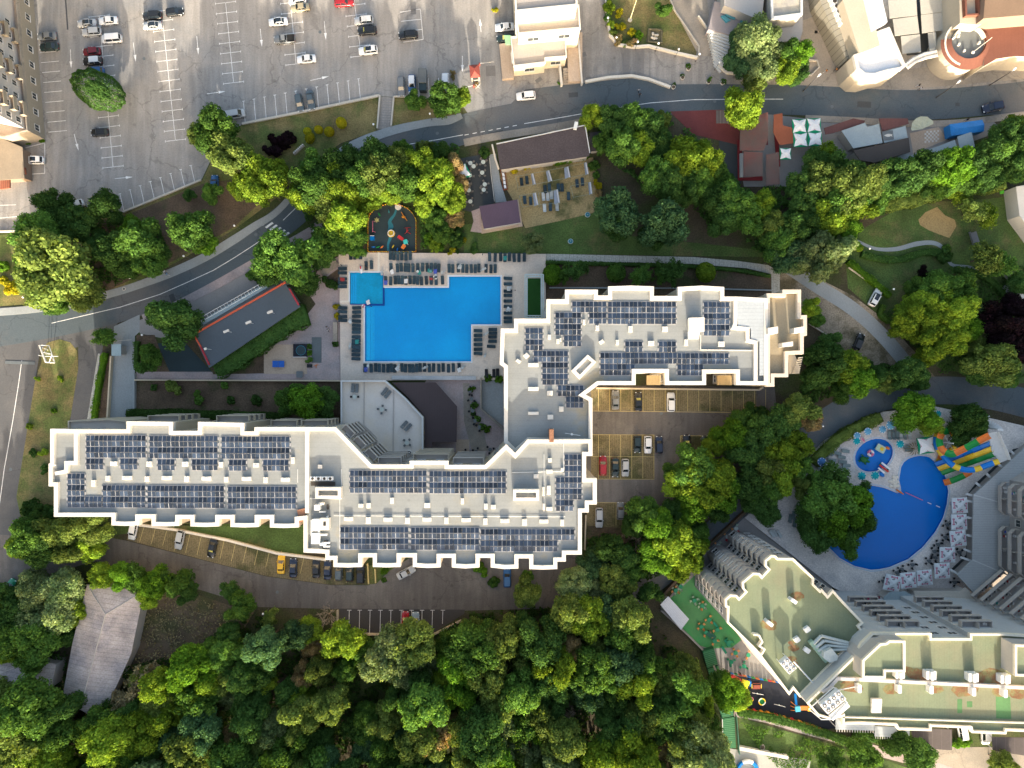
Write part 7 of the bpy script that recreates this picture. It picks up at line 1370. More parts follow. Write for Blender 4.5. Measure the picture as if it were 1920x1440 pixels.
# buildings at the top centre right
kb, KL = bld('pavilion', None, 1400,20,'grey-pink building with stepped ramp left of the big pale tree'); 
b = MB(); b.prism(KL([(1360,-60),(1440,-60),(1430,20),(1425,38),(1358,10)],6),0,6.0,0); b.build('upper_block', m_walls, kb); b = MB(); b.prism(KL([(1340,2),(1358,8),(1430,38),(1420,60),(1380,68),(1328,55)],3),0,3.0,0); b.build('lower_block', mat('pinkish_terrace', (.28,.25,.25),.9,.08,1), kb)
b = MB(); 
for k in range(12): b.wall(KL([(1330+1.2*k, 60+5*k),(1372-1.5*k, 74+5*k)],2),.45,0,2.6-.2*k)
b.build('steps', m_strip, kb)
b = MB()
for pts in ([(1352,30),(1358,28),(1370,38),(1362,42)],[(1360,26),(1380,32),(1378,36),(1362,30)],[(1390,36),(1404,42),(1402,46),(1388,40)]): b.prism(KL(pts, 3.4),3.0,3.4)
b.build('teal_cover', mat('teal_cover', (.06,.24,.30),.6,.1,1), kb)
kc, CL = bld('flat_building', None, 1480,15,'flat grey-roofed building with white parapet at the top right of centre'); b = MB(); b.prism(inset(CL([(1443,-60),(1505,-60),(1505,28),(1446,36)],8),.1),0,7.6); b.build('wall', mat('worn_grey_roof', (.28,.27,.25),.9,.2,1,col2=(.40,.37,.30)), kc); b = MB(); b.ring(CL([(1443,-60),(1505,-60),(1505,28),(1446,36)],8),.5,7.4,8.1); b.build('parapet', m_strip, kc)
b = MB(); b.prism(CL([(1446,38),(1505,30),(1505,58),(1500,75),(1450,80)],3),0,3.0); b.build('front_terrace', m_walls, kc)
# stalls along the road
def st(pts, z, m_, lab, wall=True): return slab('street_stall', pts, z, m_, lab, 'stall', wall=wall)[0]
m_bg = mat('pale_blue_grey_roof', (.27,.32,.335),.7,.1,.8,fine=.06); m_mar = mat('maroon_sheet', (.115,.05,.045),.8,.15,1,seams=(0,.9,.05,.8))
st([(1578,245),(1622,230),(1626,238),(1648,232),(1655,268),(1600,278)],3.4,m_bg, 'stall with the widest pale blue-grey roof'); st([(1654,248),(1698,236),(1702,258),(1658,268)],3.2,m_bg, 'stall roof with a dark square sign panel, right of the widest one')
b = MB(); X, Y = P(1665,254,3.3); b.box(X, Y, 3.2,3.3,2.5,2.1,.15,0); sp_ = [o_ for o_ in bpy.data.objects if str(o_.get('label', '')).startswith('stall roof with a dark square')][0]; o = b.build('sign_panel', m_cargo, sp_); o.location = (-sp_.location.x, -sp_.location.y, 0)
b = MB(); b.prism([(X-.9+1.8*t/9,Y+.25*math.sin(math.pi*t/9)+.05*t/2) for t in range(10)] + [(X+1.1,Y+.45),(X+.9,Y+.05),(X+1.0,Y-.3)] + [(X+.9-1.8*t/9,Y-.3*math.sin(math.pi*t/9)) for t in range(1,9)],3.3,3.31); o2 = b.build('fish_drawing', m_white, o)
st([(1545,240),(1600,222),(1622,226),(1620,232),(1560,250),(1548,252)],2.8,m_mar, 'maroon awning stall at the left end of the stall row', False); st([(1648,222),(1702,222),(1704,232),(1655,246)],2.8,m_mar, 'maroon awning stall in the middle of the stall row', False)
st([(1600,282),(1656,270),(1704,258),(1707,285),(1640,305),(1612,300)],4.0,mat('dark_brown_roof', (.062,.053,.048),.9,.1,1),'long dark brown roof behind the stalls'); st([(1683,290),(1705,288),(1705,312),(1685,320)],2.8,m_bg, 'narrow pale roof at the lower end of the dark brown roof')
st([(1706,292),(1735,282),(1765,272),(1790,262),(1795,276),(1770,300),(1740,290),(1708,300)],3.0,m_bg, 'irregular pale roofs below the tiled yard'); st([(1795,256),(1822,247),(1828,275),(1800,280)],3.2,m_bg, 'pale blue roof below the blue tarpaulin lorry')
S_('tiled_yard', [(1706,250),(1760,238),(1775,262),(1712,288)], m_peach, 7); b = MB()
for i in range(8):
    for j in range(6):
        if (i+j) % 2: X, Y = P(1735+3.4*i, 248+3.6*j+(-.3*i)); b.box(X, Y, .04,.075,.4,.42)
tag(b.build('tile_pattern', m_white),'white grid pattern laid on the yard between the stalls', kind='structure')
X, Y = P(1812,240,3); e = empty('covered_lorry', (X, Y, .05), R(8),'bright blue tarpaulin-covered truck parked at the stall row', 'lorry'); b = MB(); b.rbox(0,0,.8,3.1,7.6,2.7,0,0,.1); b.add([(-3.8,-1.35,3.1),(3.8,-1.35,3.1),(3.8,1.35,3.1),(-3.8,1.35,3.1),(-3.0,0,3.5),(3.8,0,3.5)],[(0,1,5,4),(2,3,4,5),(3,0,4),(1,2,5)]); b.build('tarpaulin', m_tarp, e)
wm = car_meshes('sedan')[3]
for sx in (-2.4,2.4):
    for s in (-1,1): inst('wheel', wm, e, (sx, s*1.15,.4),0,(1.25,1.25,1.25))
def brown_canopy(pts, z, lab, m_=None): slab('canopy', pts, z, m_ or mat('brown_canopy', (.085,.062,.058),.9,.12,1,col2=(.11,.05,.045)), lab, 'canopy', wall=False)
brown_canopy([(1388,225),(1440,210),(1440,262),(1432,282),(1387,282)],3.5,'brown canopy roof at the red matting'); brown_canopy([(1394,284),(1430,286),(1430,330),(1394,333)],3.5,'lower brown canopy roof with red edges'); brown_canopy([(1437,290),(1460,285),(1462,345),(1436,348)],3.3,'narrow grey-brown canopy beside the single green umbrella')
brown_canopy([(1451,215),(1467,212),(1468,235),(1488,240),(1490,268),(1462,272),(1450,248)],2.8,'rust-red decking canopy left of the four umbrellas', mat('rust_red_canopy', (.20,.065,.035),.9,.12,1)); brown_canopy([(1343,207),(1382,206),(1382,231),(1343,231)],2.8,'slatted grey shelter on the red matting', mat('slatted_grey', (.09,.08,.08),.9,.1,1,seams=(0,.8,.1,1.8)))
b = MB(); b.wall(PW([(1387,262),(1388,334),(1430,334)],.4),1.0,0,.4); tag(b.build('red_edge_mat', mat('bright_red_edge', (.20,.02,.025),.8,.1,1)),'bright red border strip round the brown canopies', 'border')
b = MB(); b.wall(PW([(1456,252),(1460,312)],.4),.8,0,.4); tag(b.build('red_edge_mat', MATS['bright_red_edge']),'bright red strip left of the single green umbrella', 'border')
b = MB(); b.box(*P(1391,310,.8),0,1.0,.9,5.5); tag(b.build('white_counter', m_strip),'pale counter beside the lower brown canopy', 'counter')
X, Y = P(1727,232,2.6); e = empty('shell_sign', (X, Y, 0), R(20),'pale shell-shaped fan canopy between the stalls', 'canopy'); b = MB(); n_ = 12
b.v = [(0,-1.2,2.4)] + [(2.7*math.cos(R(200-200*i/n_)),-1.0+2.6*abs(math.sin(R(200-200*i/n_)))*1.0,2.6+(.25 if i % 2 else 0)) for i in range(n_+1)]; b.f = [(0,1+i, 2+i) for i in range(n_)]; b.m = [0]*n_; b.build('fan_leaf', mat('pale_olive_canvas', (.42,.42,.30),.8,.1,2), e); b = MB(); b.cyl(0,0,0,2.4,.15,.1,8); b.build('pole', m_rim, e)
# ------------------------------------------------------------ water slides
m_so = mat('slide_orange', (.62,.17,.03),.35,.05,1); m_sg = mat('slide_green', (.01,.23,.045),.35,.05,1); m_sb = mat('slide_blue', (.0,.16,.52),.35,.05,1); m_sy = mat('slide_yellow', (.70,.46,.03),.35,.05,1)
def tube(name, pts, r, mats, seg, root, closed=False, n=10,x0=0,y0=0):
    """pts: (px, py, z); half pipe (open on top) or closed tube with colour changing every seg steps; one flume = one object per colour section"""
    W_ = [Vector((*P(x, y, z), z)) for x, y, z in pts]; q = []; 
    for i in range(len(W_)-1):
        p0 = W_[max(0,i-1)]; p1 = W_[i]; p2 = W_[i+1]; p3 = W_[min(len(W_)-1,i+2)]
        for k in range(5):
            t = k/5; q.append(0.5*((2*p1) + (p2-p0)*t + (2*p0-5*p1+4*p2-p3)*t*t + (-p0+3*p1-3*p2+p3)*t**3))
    q.append(W_[-1]); b = MB(); rings = []
    for i, p in enumerate(q):
        d = (q[min(i+1,len(q)-1)]-q[max(i-1,0)]).normalized(); u = Vector((-d.y, d.x, 0)).normalized(); w = d.cross(u)*1; w = w if w.z > 0 else -w; rg = []
        if closed:
            for k in range(n): a_ = 2*math.pi*k/n; rg.append(p+u*math.cos(a_)*r+w*math.sin(a_)*r)
        else:
            for k in range(7): a_ = math.pi+math.pi*k/6; rg.append(p+u*math.cos(a_)*r+w*(math.sin(a_)*r*.75+.1))
            for k in range(7): a_ = 2*math.pi-math.pi*k/6; rg.append(p+u*math.cos(a_)*r*.88+w*(math.sin(a_)*r*.63+.1))
        rings.append(rg)
    m = len(rings[0]); b.v = [tuple(c - Vector((x0,y0,0))) for rg in rings for c in rg]
    for i in range(len(rings)-1):
        mi = (i//seg) % len(mats)
        for k in range(m): b.f.append((i*m+k, i*m+(k+1) % m, (i+1)*m+(k+1) % m, (i+1)*m+k)); b.m.append(mi)
    b.f += [tuple(range(m)), tuple(range((len(rings)-1)*m, len(rings)*m))]; b.m += [0,0]
    return b.build(name, mats, root, smooth=False)
X0,Y0 = P(1865,845); sr_ = empty('water_slide', (X0,Y0,0),0,'set of orange, green, blue and yellow water slides beside the curved pool', 'water slide'); k_ = dict(x0=X0,y0=Y0)
tube('flume', [(1856,816,8),(1838,825,7.6),(1818,836,7.0),(1800,845,6.5),(1785,851,6.0),(1771,847,5.6),(1763,837,5.3),(1761,824,5.0),(1766,813,4.6),(1776,808,4.2),(1786,810,4.0)],.78,[m_so, m_sg],6,sr_, **k_)
tube('flume', [(1786,812,3.6),(1791,822,3.3),(1790,836,3.0),(1780,846,2.7),(1768,848,2.4)],.62,[m_sy, m_sb],5,sr_, True, **k_)
tube('flume', [(1873,865,8),(1860,869,7.4),(1846,874,6.8),(1830,880,6.2),(1812,881,5.6),(1796,877,5.1),(1782,869,4.6),(1770,856,4.1),(1760,842,3.6),(1755,829,3.1),(1757,816,2.7),(1765,808,2.4)],.66,[m_sy, m_sb, m_sb],4,sr_, True, **k_)
tube('flume', [(1820,884,3.0),(1808,891,2.4),(1795,897,1.9),(1782,902,1.4),(1770,905,.9)],.72,[m_so, m_sg, m_sg, m_so],5,sr_, **k_)
tube('flume', [(1757,815,2.4),(1754,824,2.0),(1758,838,1.6),(1764,852,1.2),(1758,866,.9)],.55,[m_so, m_sy],6,sr_, **k_)
for i, (p, q, m_) in enumerate((((1857,832),(1754,871), m_sb),((1860,841),(1759,879), m_sy),((1864,851),(1765,887), m_sg))):
    b = MB(); zs = [7.0,5.8,5.3,3.6,3.0,1.6,.8]; n_ = len(zs); A = []
    W_ = [(*[c for c in P(p[0]+(q[0]-p[0])*t/(n_-1), p[1]+(q[1]-p[1])*t/(n_-1), zs[t])], zs[t]) for t in range(n_)]
    d = Vector((W_[-1][0]-W_[0][0], W_[-1][1]-W_[0][1])).normalized(); nn = Vector((-d.y, d.x))
    for off, dz in ((-.56,.35),(-.56,0),(.50,0),(.50,.35),(.56,.35),(.56,-.1),(-.62,-.1),(-.62,.35)): A.append([(x-X0+nn.x*off, y-Y0+nn.y*off, z+dz) for x, y, z in W_])
    for k in range(8): b.v += A[k]
    for k in range(8):
        for t in range(n_-1): b.f.append((k*n_+t, k*n_+t+1,((k+1) % 8)*n_+t+1,((k+1) % 8)*n_+t)); b.m.append(0)
    b.build('slide_lane', [m_], sr_)
b = MB(); q = [(x-X0,y-Y0) for x, y in PW([(1852,812),(1868,810),(1884,845),(1890,862),(1876,868),(1862,850)],7.2)]; b.prism(q, 6.9,7.15); b.build('platform', m_strip, sr_); b = MB(); b.wall([*q[1:4]],.08,7.15,8.2); b.build('railing', m_unit, sr_)
b = MB()
for x, y in inset(q, .5): b.bar((x, y, .6),(x, y, 6.9),.14)
b.build('tower_post', m_rim, sr_)['kind'] = 'stuff'
b = MB(); (cx, cy), = [(x-X0,y-Y0) for x, y in PW([(1852,803)],4)]
for k in range(16): a_ = R(200-14*k); b.box(cx+.95*math.cos(a_), cy+.95*math.sin(a_),.6+.4*k, .68+.4*k, 1.5,.42,a_)
b.cyl(cx, cy, .6,7.4,.12); b.build('spiral_stair', m_unit, sr_)
b = MB(); (cx, cy), = [(x-X0,y-Y0) for x, y in PW([(1777,830)],4)]; b.cyl(cx, cy, .6,6,.14)
for k in range(6): a_ = k*1.047; b.bar((cx, cy, 4.2),(cx+2*math.cos(a_), cy+2*math.sin(a_),4.6),.06)
b.build('support', m_unit, sr_)
# toys of the paddling pool
def small(nm, x, y, z, fn, mats, label, cat, ang=0,grp=None):
    b = MB(); fn(b); X, Y = P(x, y, z+.5); o = b.build(nm, mats, None, False, (X, Y, z), R(ang)); return tag(o, label, cat, grp)
def ringm(b, r, t, z, n=16,mi=(0,1), k0=0):
    m = 6
    for i in range(n):
        for j in range(m): a_ = 2*math.pi*i/n; c_ = 2*math.pi*j/m; b.v.append(((r+t*math.cos(c_))*math.cos(a_),(r+t*math.cos(c_))*math.sin(a_), z+t*math.sin(c_)))
    for i in range(n):
        for j in range(m): b.f.append((k0+i*m+j, k0+((i+1) % n)*m+j, k0+((i+1) % n)*m+(j+1) % m, k0+i*m+(j+1) % m)); b.m.append(mi[(i//4) % 2])
m_pk = mat('pink_plastic', (.62,.16,.26),.4); m_wp = mat('white_plastic', (.72,.72,.72),.4); m_dg = mat('dark_green_plastic', (.01,.12,.02),.4)
small('swim_ring', 1634,850,.55,lambda b: ringm(b, .55,.3,.15),[m_wp, m_pk],'pink and white swim ring floating in the paddling pool', 'swim ring')
small('turtle_float', 1621,862,.55,lambda b: (b.ball(0,0,.3,1.0,.75,.45,12,0), b.ball(1.15,0,.3,.35,.3,.25,8,0),[b.ball(sx*.75,sy*.75,.15,.35,.2,.12,8,0) for sx in (-1,1) for sy in (-1,1)]),[m_dg],'dark green turtle-shaped float in the paddling pool', 'float', -25)
small('climbing_frame', 1651,841,.55,lambda b: (b.rbox(0,0,.4,.7,2.2,1.6,0,0,.2),[b.box(x, y, 0,.4,.1,.1) for x in (-.9,.9) for y in (-.6,.6)], b.rbox(.2,0,.7,.8,.8,.8,0,1,.2), b.ball(1.3,.9,.7,.6,.35,.3,8,2)),[mat('mint_plastic', (.42,.52,.38),.4), m_sy, m_so],'mint and yellow play platform standing in the paddling pool', 'toy', -30)
small('small_slide', 1659,876,.62,lambda b: (b.rbox(0,.35,.5,.65,2.6,.42,0,0,.1), b.rbox(0,-.35,.5,.65,2.6,.42,0,1,.1),[b.box(x, 0,0,.5,.1,1.0,0,2) for x in (-1.1,1.1)]),[m_wp, mat('slide_red', (.5,.03,.03),.4), m_sg],'small red and white slide at the lower right rim of the paddling pool', 'slide', -38)
small('small_slide', 1653,885,.62,lambda b: (b.rbox(-.3,.2,.5,.65,1.9,.4,0,0,.1), b.ball(.5,-.35,.3,.8,.5,.3,8,1), b.box(.5,0,0,.5,.1,.6,0,0)),[m_wp, m_sb],'small blue and white slide below the red and white one', 'slide', -40)
small('inflatable_boat', 1618,824,.62,lambda b: (b.ball(0,0,.3,1.0,.45,.32,10,0), b.ball(.1,0,.5,.6,.25,.2,8,1)),[mat('pale_pink', (.6,.42,.45),.5), m_pk],'pale pink inflatable on the upper left rim of the paddling pool', 'inflatable', -55)
small('inflatable_boat', 676.5,505,.65,lambda b: (b.ball(0,0,.3,.42,.95,.3,12,0), b.box(0,.4,.5,.62,.3,.7,0,1)),[m_wp, mat('slide_red', (.5,.03,.03),.4)],'red and white inflatable on the edge of the square pool', 'inflatable', 5)
small('swim_ring', 681,573,.62,lambda b: ringm(b, .28,.13,.13,14),[m_pk, m_wp],'pink swim ring lying at the corner of the square pool', 'swim ring')
for i, (x, y, x2,y2,m_) in enumerate(((1697,923,1730,938,m_pk),(1739,942,1746,945,m_wp),(1755,948,1762,951,m_wp))):
    b = MB(); (ax, ay),(bx, by) = PW([(x, y),(x2,y2)],.55); b.bar((ax, ay, .58),(bx, by, .58),.09); tag(b.build('lane_float', m_),['red rope float stretched across the narrow part of the curved pool', 'first white float right of the red rope', 'second white float right of the red rope'][i],'float')
small('rock_feature', 1678,903,.6,lambda b: [b.ball(random.uniform(-1,1), random.uniform(-1.2,1.2),.1,.5,.45,.3,7,0) for _ in range(16)],[m_whitew],'pale rock feature on the spit between the two lobes of the pool', 'rocks')['kind'] = 'stuff'
small('red_arch', 1687,922,.6,lambda b: (b.bar((-.6,.4,.3),(.5,-.3,.4),.22), b.bar((.5,-.3,.4),(1.0,-.6,.3),.15)),[m_so],'orange-red fitting at the tip of the pool spit', 'pool fitting')
small('palm', 1711,841,.62,lambda b: [b.add([(0,0,1.6),(1.3*math.cos(a_)-.1*math.sin(a_),1.3*math.sin(a_)+.1*math.cos(a_),1.1),(1.7*math.cos(a_),1.7*math.sin(a_),.7),(1.3*math.cos(a_)+.1*math.sin(a_),1.3*math.sin(a_)-.1*math.cos(a_),1.1)],[(0,1,2,3)],0) for a_ in [k*.45 for k in range(14)]] and b.cyl(0,0,0,1.6,.1,.06,6),[LM['c']],'thin dry palm left of the green-rimmed umbrella', 'palm')
# ------------------------------------------------------------ playgrounds
m_fo = mat('orange_fence', (.55,.22,.02),.6); m_fy = mat('yellow_paint', (.6,.42,.03),.6); m_tealp = mat('teal_floor_paint', (.03,.17,.22),.85); m_rubb = MATS['black_rubber']
pg = [(690,472),(690,415),(693,403),(702,392),(716,385),(734,382),(752,385),(766,392),(775,402),(780,412),(780,472)]
S_('rubber_playground', pg, m_rubber, 13)
tp, _ = strip([(743,392),(740,402),(731,415),(733,425),(729,436),(732,445),(728,458),(728,471)],[1.5,2,3,5,2,3,2,2.5]); S_('painted_stream', tp, m_tealp, 14)
b = MB(); w_ = PW(pg + [pg[0]],.5)
for i in range(len(w_)-1):
    a_ = Vector(w_[i]); c_ = Vector(w_[i+1]); L = (c_-a_).length; n_ = max(1,int(L/.5))
    for k in range(n_): p = a_+(c_-a_)*((k+.5)/n_); b.box(p.x, p.y, 0,.95,.34,.10,math.atan2(c_.y-a_.y, c_.x-a_.x),(k+i) % 2)
tag(b.build('fence', [m_fo, m_fy]),'orange and yellow picket fence round the round-topped playground', 'fence')
PT = lambda nm, x, y, fn, mats, lab, ang=0,z=.09: small(nm, x, y, z, fn, mats, lab, 'playground toy', ang)
PT('slide_set', 760,455,lambda b: (b.rbox(-1.0,1.0,.9,1.1,1.5,.75,-.6,0,.1), b.rbox(.2,0,1.3,1.6,1.0,1.0,.3,1,.15), b.rbox(-.4,-1.0,.7,.9,1.1,.8,1.0,2,.1),[b.box(x, y, 0,1.3,.1,.1,0,3) for x in (-.2,.6) for y in (-.4,.4)]),[mat('slide_red', (.5,.03,.03),.4), mat('turquoise_plastic', (.05,.42,.38),.4), m_so, m_unit],'red, turquoise and orange slide set in the round-topped playground')
PT('spring_rider', 706,412,lambda b: [b.add([(0,0,.3)] + [((.7 if k % 2 else .35)*math.cos(k*math.pi/6),(.7 if k % 2 else .35)*math.sin(k*math.pi/6),.25) for k in range(12)],[(0,1+k, 1+(k+1) % 12) for k in range(12)],0)] and b.cyl(0,0,0,.25,.2),[mat('sand_yellow', (.45,.42,.18),.6)],'sun-shaped pale yellow toy in the round-topped playground')
PT('swing', 700,425,lambda b: (b.bar((0,-1.2,1.2),(0,1.2,1.2),.08),[b.bar((sx, sy, 0),(0,sy, 1.2),.05) for sx in (-.4,.4) for sy in (-1.2,1.2)]),[m_pk],'red and white bar toy at the left of the playground'); PT('play_cube', 698,446,lambda b: (b.rbox(0,0,0,.7,1.0,1.1,0,0,.1), b.box(0,.45,.7,.75,1.0,.15,0,1)),[m_sb, m_wp],'blue play cube at the lower left of the playground')
PT('carousel', 733,437,lambda b: (b.cyl(0,0,.1,.2,.9,.9,14,0), ringm(b, .7,.1,.55,12,(1,1), len(b.v))),[m_sy, m_wp],'yellow and white carousel in the middle of the playground'); PT('swing', 764,432,lambda b: ([b.bar(p, q, .06) for p, q in (((-.7,-.7,0),(0,-.5,1.3)),((.7,-.7,0),(0,-.5,1.3)),((-.7,.7,0),(0,.5,1.3)),((.7,.7,0),(0,.5,1.3)),((0,-.5,1.3),(0,.5,1.3)))], b.box(0,0,.4,.45,.4,.3)),[mat('slide_red', (.5,.03,.03),.4)],'small red swing at the right of the playground')
PT('seesaw', 757,406,lambda b: (b.bar((-.2,1.2,.5),(.4,-1.2,.4),.07), b.cyl(0,0,0,.4,.3,.2), b.rbox(-.2,0,.4,.5,.5,.5,0,0,.1)),[m_fo],'orange seesaw at the upper right of the playground', 20); PT('gravel_pit', 746,387,lambda b: b.cyl(0,0,0,.25,.75,.75,14),[m_unit],'grey round pit at the top of the painted stream')
for i, (x, y, c_) in enumerate(((700,463,m_sb),(709,463,m_sg),(716,463,m_so),(737,462,m_fy),(745,468,m_sb),(729,396,m_tealp),(711,402,m_sg))): PT('spring_rider', x, y, lambda b: (b.ball(0,0,.5,.5,.16,.2,8), b.cyl(0,0,0,.4,.1)),[c_],'small spring rider in the round-topped playground, %s' % ('lower left corner', 'second in the bottom row', 'third in the bottom row', 'right of the painted stream', 'right end of the bottom row', 'at the top left of the stream', 'green one at upper left')[i],20*i)
# second playground (black rubber, lower right)
PT('slide_set', 1391,1277,lambda b: (b.rbox(-1.6,.9,.8,1.2,2.4,.8,-.5,0,.1), b.rbox(.6,0,1.0,1.4,1.8,1.0,-.3,1,.15), b.rbox(.8,-1.0,.8,1.0,.9,1.2,-.2,1,.1), b.box(1.8,-.4,0,1.2,.3,1.2,0,2)),[mat('slide_red', (.5,.03,.03),.4), mat('bright_yellow', (.75,.58,.02),.5), m_sb],'red and yellow slide set in the black playground')
PT('picnic_bench', 1419,1287,lambda b: (b.box(0,0,.6,.68,1.7,.7,0,0),[b.box(s*1.1,0,.35,.45,.15,1.0,0,1) for s in (-1,1)],[b.box(0,s*.6,.3,.36,1.8,.2,0,0) for s in (-1,1)],[b.box(s*.7,0,0,.6,.1,.1) for s in (-1,1)]),[mat('red_wood', (.2,.05,.03),.8), m_fy],'red bench with yellow ends in the black playground')
PT('carousel', 1429,1316,lambda b: (b.cyl(0,0,.1,.2,.8,.8,14,0), ringm(b, .75,.14,.45,16,(1,2), len(b.v))),[m_sg, m_sy, m_wp],'yellow and green carousel in the black playground'); PT('carousel', 1408,1312,lambda b: (b.cyl(0,0,.1,.2,.5,.5,14,0), ringm(b, .55,.1,.4,16,(1,2), len(b.v))),[m_sg, m_pk, m_sy],'small multicoloured carousel left of the yellow one')
PT('seesaw', 1421,1301,lambda b: b.bar((-1.3,.2,.4),(1.3,-.2,.5),.05) or b.cyl(0,0,0,.4,.1),[m_wp],'thin white seesaw in the black playground'); PT('seesaw', 1462,1323,lambda b: b.bar((-1.3,.3,.4),(1.3,-.3,.5),.05) or b.cyl(0,0,0,.4,.1),[m_unit],'long white beam seesaw right of the carousels')
PT('slide_set', 1492,1325,lambda b: (b.rbox(-.2,1.9,.8,1.1,.5,2.6,.1,0,.1), b.rbox(0,0,1.4,1.8,1.2,1.2,.1,3,.1), b.rbox(1.6,0,1.0,1.3,2.0,.9,0,1,.1),[b.bar((-1.0,y, .1),(-.2,y*.5,1.4),.07,1) for y in (-1,0,1)], b.box(3.0,-.5,0,1.0,.7,.8,0,2)),[m_sb, mat('orange_plastic', (.5,.16,.03),.5), m_sy, mat('sky_plastic', (.05,.3,.45),.5)],'blue and orange play tower in the black playground beside the hotel corner')
PT('slide_set', 1377,1313,lambda b: (b.rbox(.5,.5,.6,1.0,1.4,.4,.5,0,.1), b.rbox(-.6,-.5,.6,1.1,.8,1.0,0,1,.1)),[mat('slide_red', (.5,.03,.03),.4), m_sb],'small red and blue slide near the green stairs')
b = MB(); pl = PW([(1376,1325),(1440,1335),(1500,1352),(1550,1370)],.5)
for i in range(3):
    a_ = Vector(pl[i]); c_ = Vector(pl[i+1]); n_ = int((c_-a_).length/1.6)
    for k in range(n_): p = a_+(c_-a_)*(k/n_); b.box(p.x, p.y, 0,.9,.7,.12,-.2,k % 2)
b.wall([(x, y) for x, y in pl],.05,.7,.78,0); tag(b.build('fence', [m_fo, mat('slide_red', (.5,.03,.03),.4)]),'low red and orange fence along the lower edge of the black playground', 'fence')
b = MB(); pl = PW([(1364,1261),(1420,1272),(1480,1283)],.5)
for i in range(2):
    a_ = Vector(pl[i]); c_ = Vector(pl[i+1]); n_ = int((c_-a_).length/.9)
    for k in range(n_): p = a_+(c_-a_)*(k/n_); b.box(p.x, p.y, 0,.9,.8,.10,-.2,k % 4)
tag(b.build('fence', [m_so, m_sb, m_sg, mat('slide_red', (.5,.03,.03),.4)]),'multicoloured fence along the upper edge of the black playground', 'fence')
# green stairs
m_gs = mat('green_steps', (.025,.13,.055),.85,.1,1); m_gs2 = mat('green_step_edge', (.10,.26,.14),.8)
def flight(pts, n, za, zb_, lab):
    b = MB(); A, B, C_, D = PW(pts)
    for i in range(n):
        t0,t1 = i/n, (i+1)/n; l0 = (A[0]+(D[0]-A[0])*t0,A[1]+(D[1]-A[1])*t0); r0 = (B[0]+(C_[0]-B[0])*t0,B[1]+(C_[1]-B[1])*t0); l1 = (A[0]+(D[0]-A[0])*t1,A[1]+(D[1]-A[1])*t1); r1 = (B[0]+(C_[0]-B[0])*t1,B[1]+(C_[1]-B[1])*t1)
        z = za+(zb_-za)*t1; b.prism([l0,r0,r1,l1],-.2,z, 0,0); b.wall([(l1[0]*.93+l0[0]*.07,l1[1]*.93+l0[1]*.07),(r1[0]*.93+r0[0]*.07,r1[1]*.93+r0[1]*.07)],.08,z, z+.012,1)
    tag(b.build('staircase', [m_gs, m_gs2]), lab, 'staircase')
flight([(1314,1217),(1335,1211),(1344,1242),(1324,1250)],9,1.6,.9,'uppermost flight of the green stairs beside the wood'); flight([(1325,1252),(1345,1246),(1356,1280),(1336,1290)],8,.85,.5,'second flight of the green stairs beside the wood')
flight([(1347,1325),(1372,1320),(1374,1340),(1352,1344)],5,.9,.5,'third flight of the green stairs, below the small tree'); flight([(1353,1346),(1376,1342),(1380,1402),(1356,1402)],16,.48,.1,'long lowest flight of the green stairs')
b = MB(); b.wall(PW([(1378,1338),(1384,1410)]),.1,0,1.3); tag(b.build('handrail', mat('green_rail', (.05,.16,.12),.5)),'green railing right of the lowest stair flight', 'railing'); b = MB(); b.wall(PW([(1352,1345),(1354,1402)]),.15,0,1.0); tag(b.build('handrail', m_unit),'grey railing left of the lowest stair flight', 'railing')
small('round_tub', 1402,1446,.1,lambda b: ringm(b, 2.3,.45,.4,24,(0,1)),[m_sb, m_wp],'large blue and white ring at the bottom edge of the photo', 'ring')
small('round_planter', 1430,1402,.05,lambda b: (b.cyl(0,0,0,.35,.65,.6,16,0), b.cyl(0,0,.35,.37,.45,.45,14,1)),[m_walkw, m_brown],'pale round stone planter on the lawn beside the green stairs', 'planter')
for i, (x, y) in enumerate(((1102,402),(1070,452))): small('garden_fountain', x, y, .05,lambda b: (b.cyl(0,0,0,.35,.65,.6,18,0), b.cyl(0,0,.35,.37,.5,.5,16,1), b.cyl(0,0,.3,.8,.12,.1,8,0)),[mat('pale_green_stone', (.34,.40,.37),.8), m_tealp],'small round stone fountain on the lawn, %s one' % ('upper' if i == 0 else 'lower'),'fountain', 0,'round fountains on the lawn')
# ------------------------------------------------------------ court frame with green turf
X, Y = P(1001.5,555.5,3); e = empty('sports_cage', (X, Y, 0),0,'small caged green turf court between pool deck and hotel', 'sports court'); hw, hh = 13.3*S*.97,37*S*.97
b = MB(); b.box(0,0,.66,.72,2*hw, 2*hh); b.build('turf', mat('artificial_turf', (.018,.075,.012),.95,.1,2), e)
b = MB()
for k in (-1,1):
    for z in (3.3,2.9):
        b.box(k*hw, 0,z, z+.12,.2,2*hh+.2); b.box(k*(hw+.5),0,z, z+.12,.2,2*hh+1.0)
        b.box(0,k*hh, z, z+.12,2*hw, .2); b.box(0,k*(hh+.5), z, z+.12,2*hw+.8,.2)
for s in (-1,1):
    for k in range(18): b.box(s*(hw+.21),-hh+k*2*hh/17,3.3,3.40,.4,.16)
    for k in range(6): b.box(-hw+k*2*hw/5,s*(hh+.21),3.3,3.40,.16,.4)
for sx in (-1,1):
    for sy in (-1,0,1): b.box(sx*(hw+.21), sy*(hh+.21),.5,3.3,.12,.12)
b.build('truss_frame', mat('mint_truss', (.45,.52,.50),.5), e)['kind'] = 'stuff'
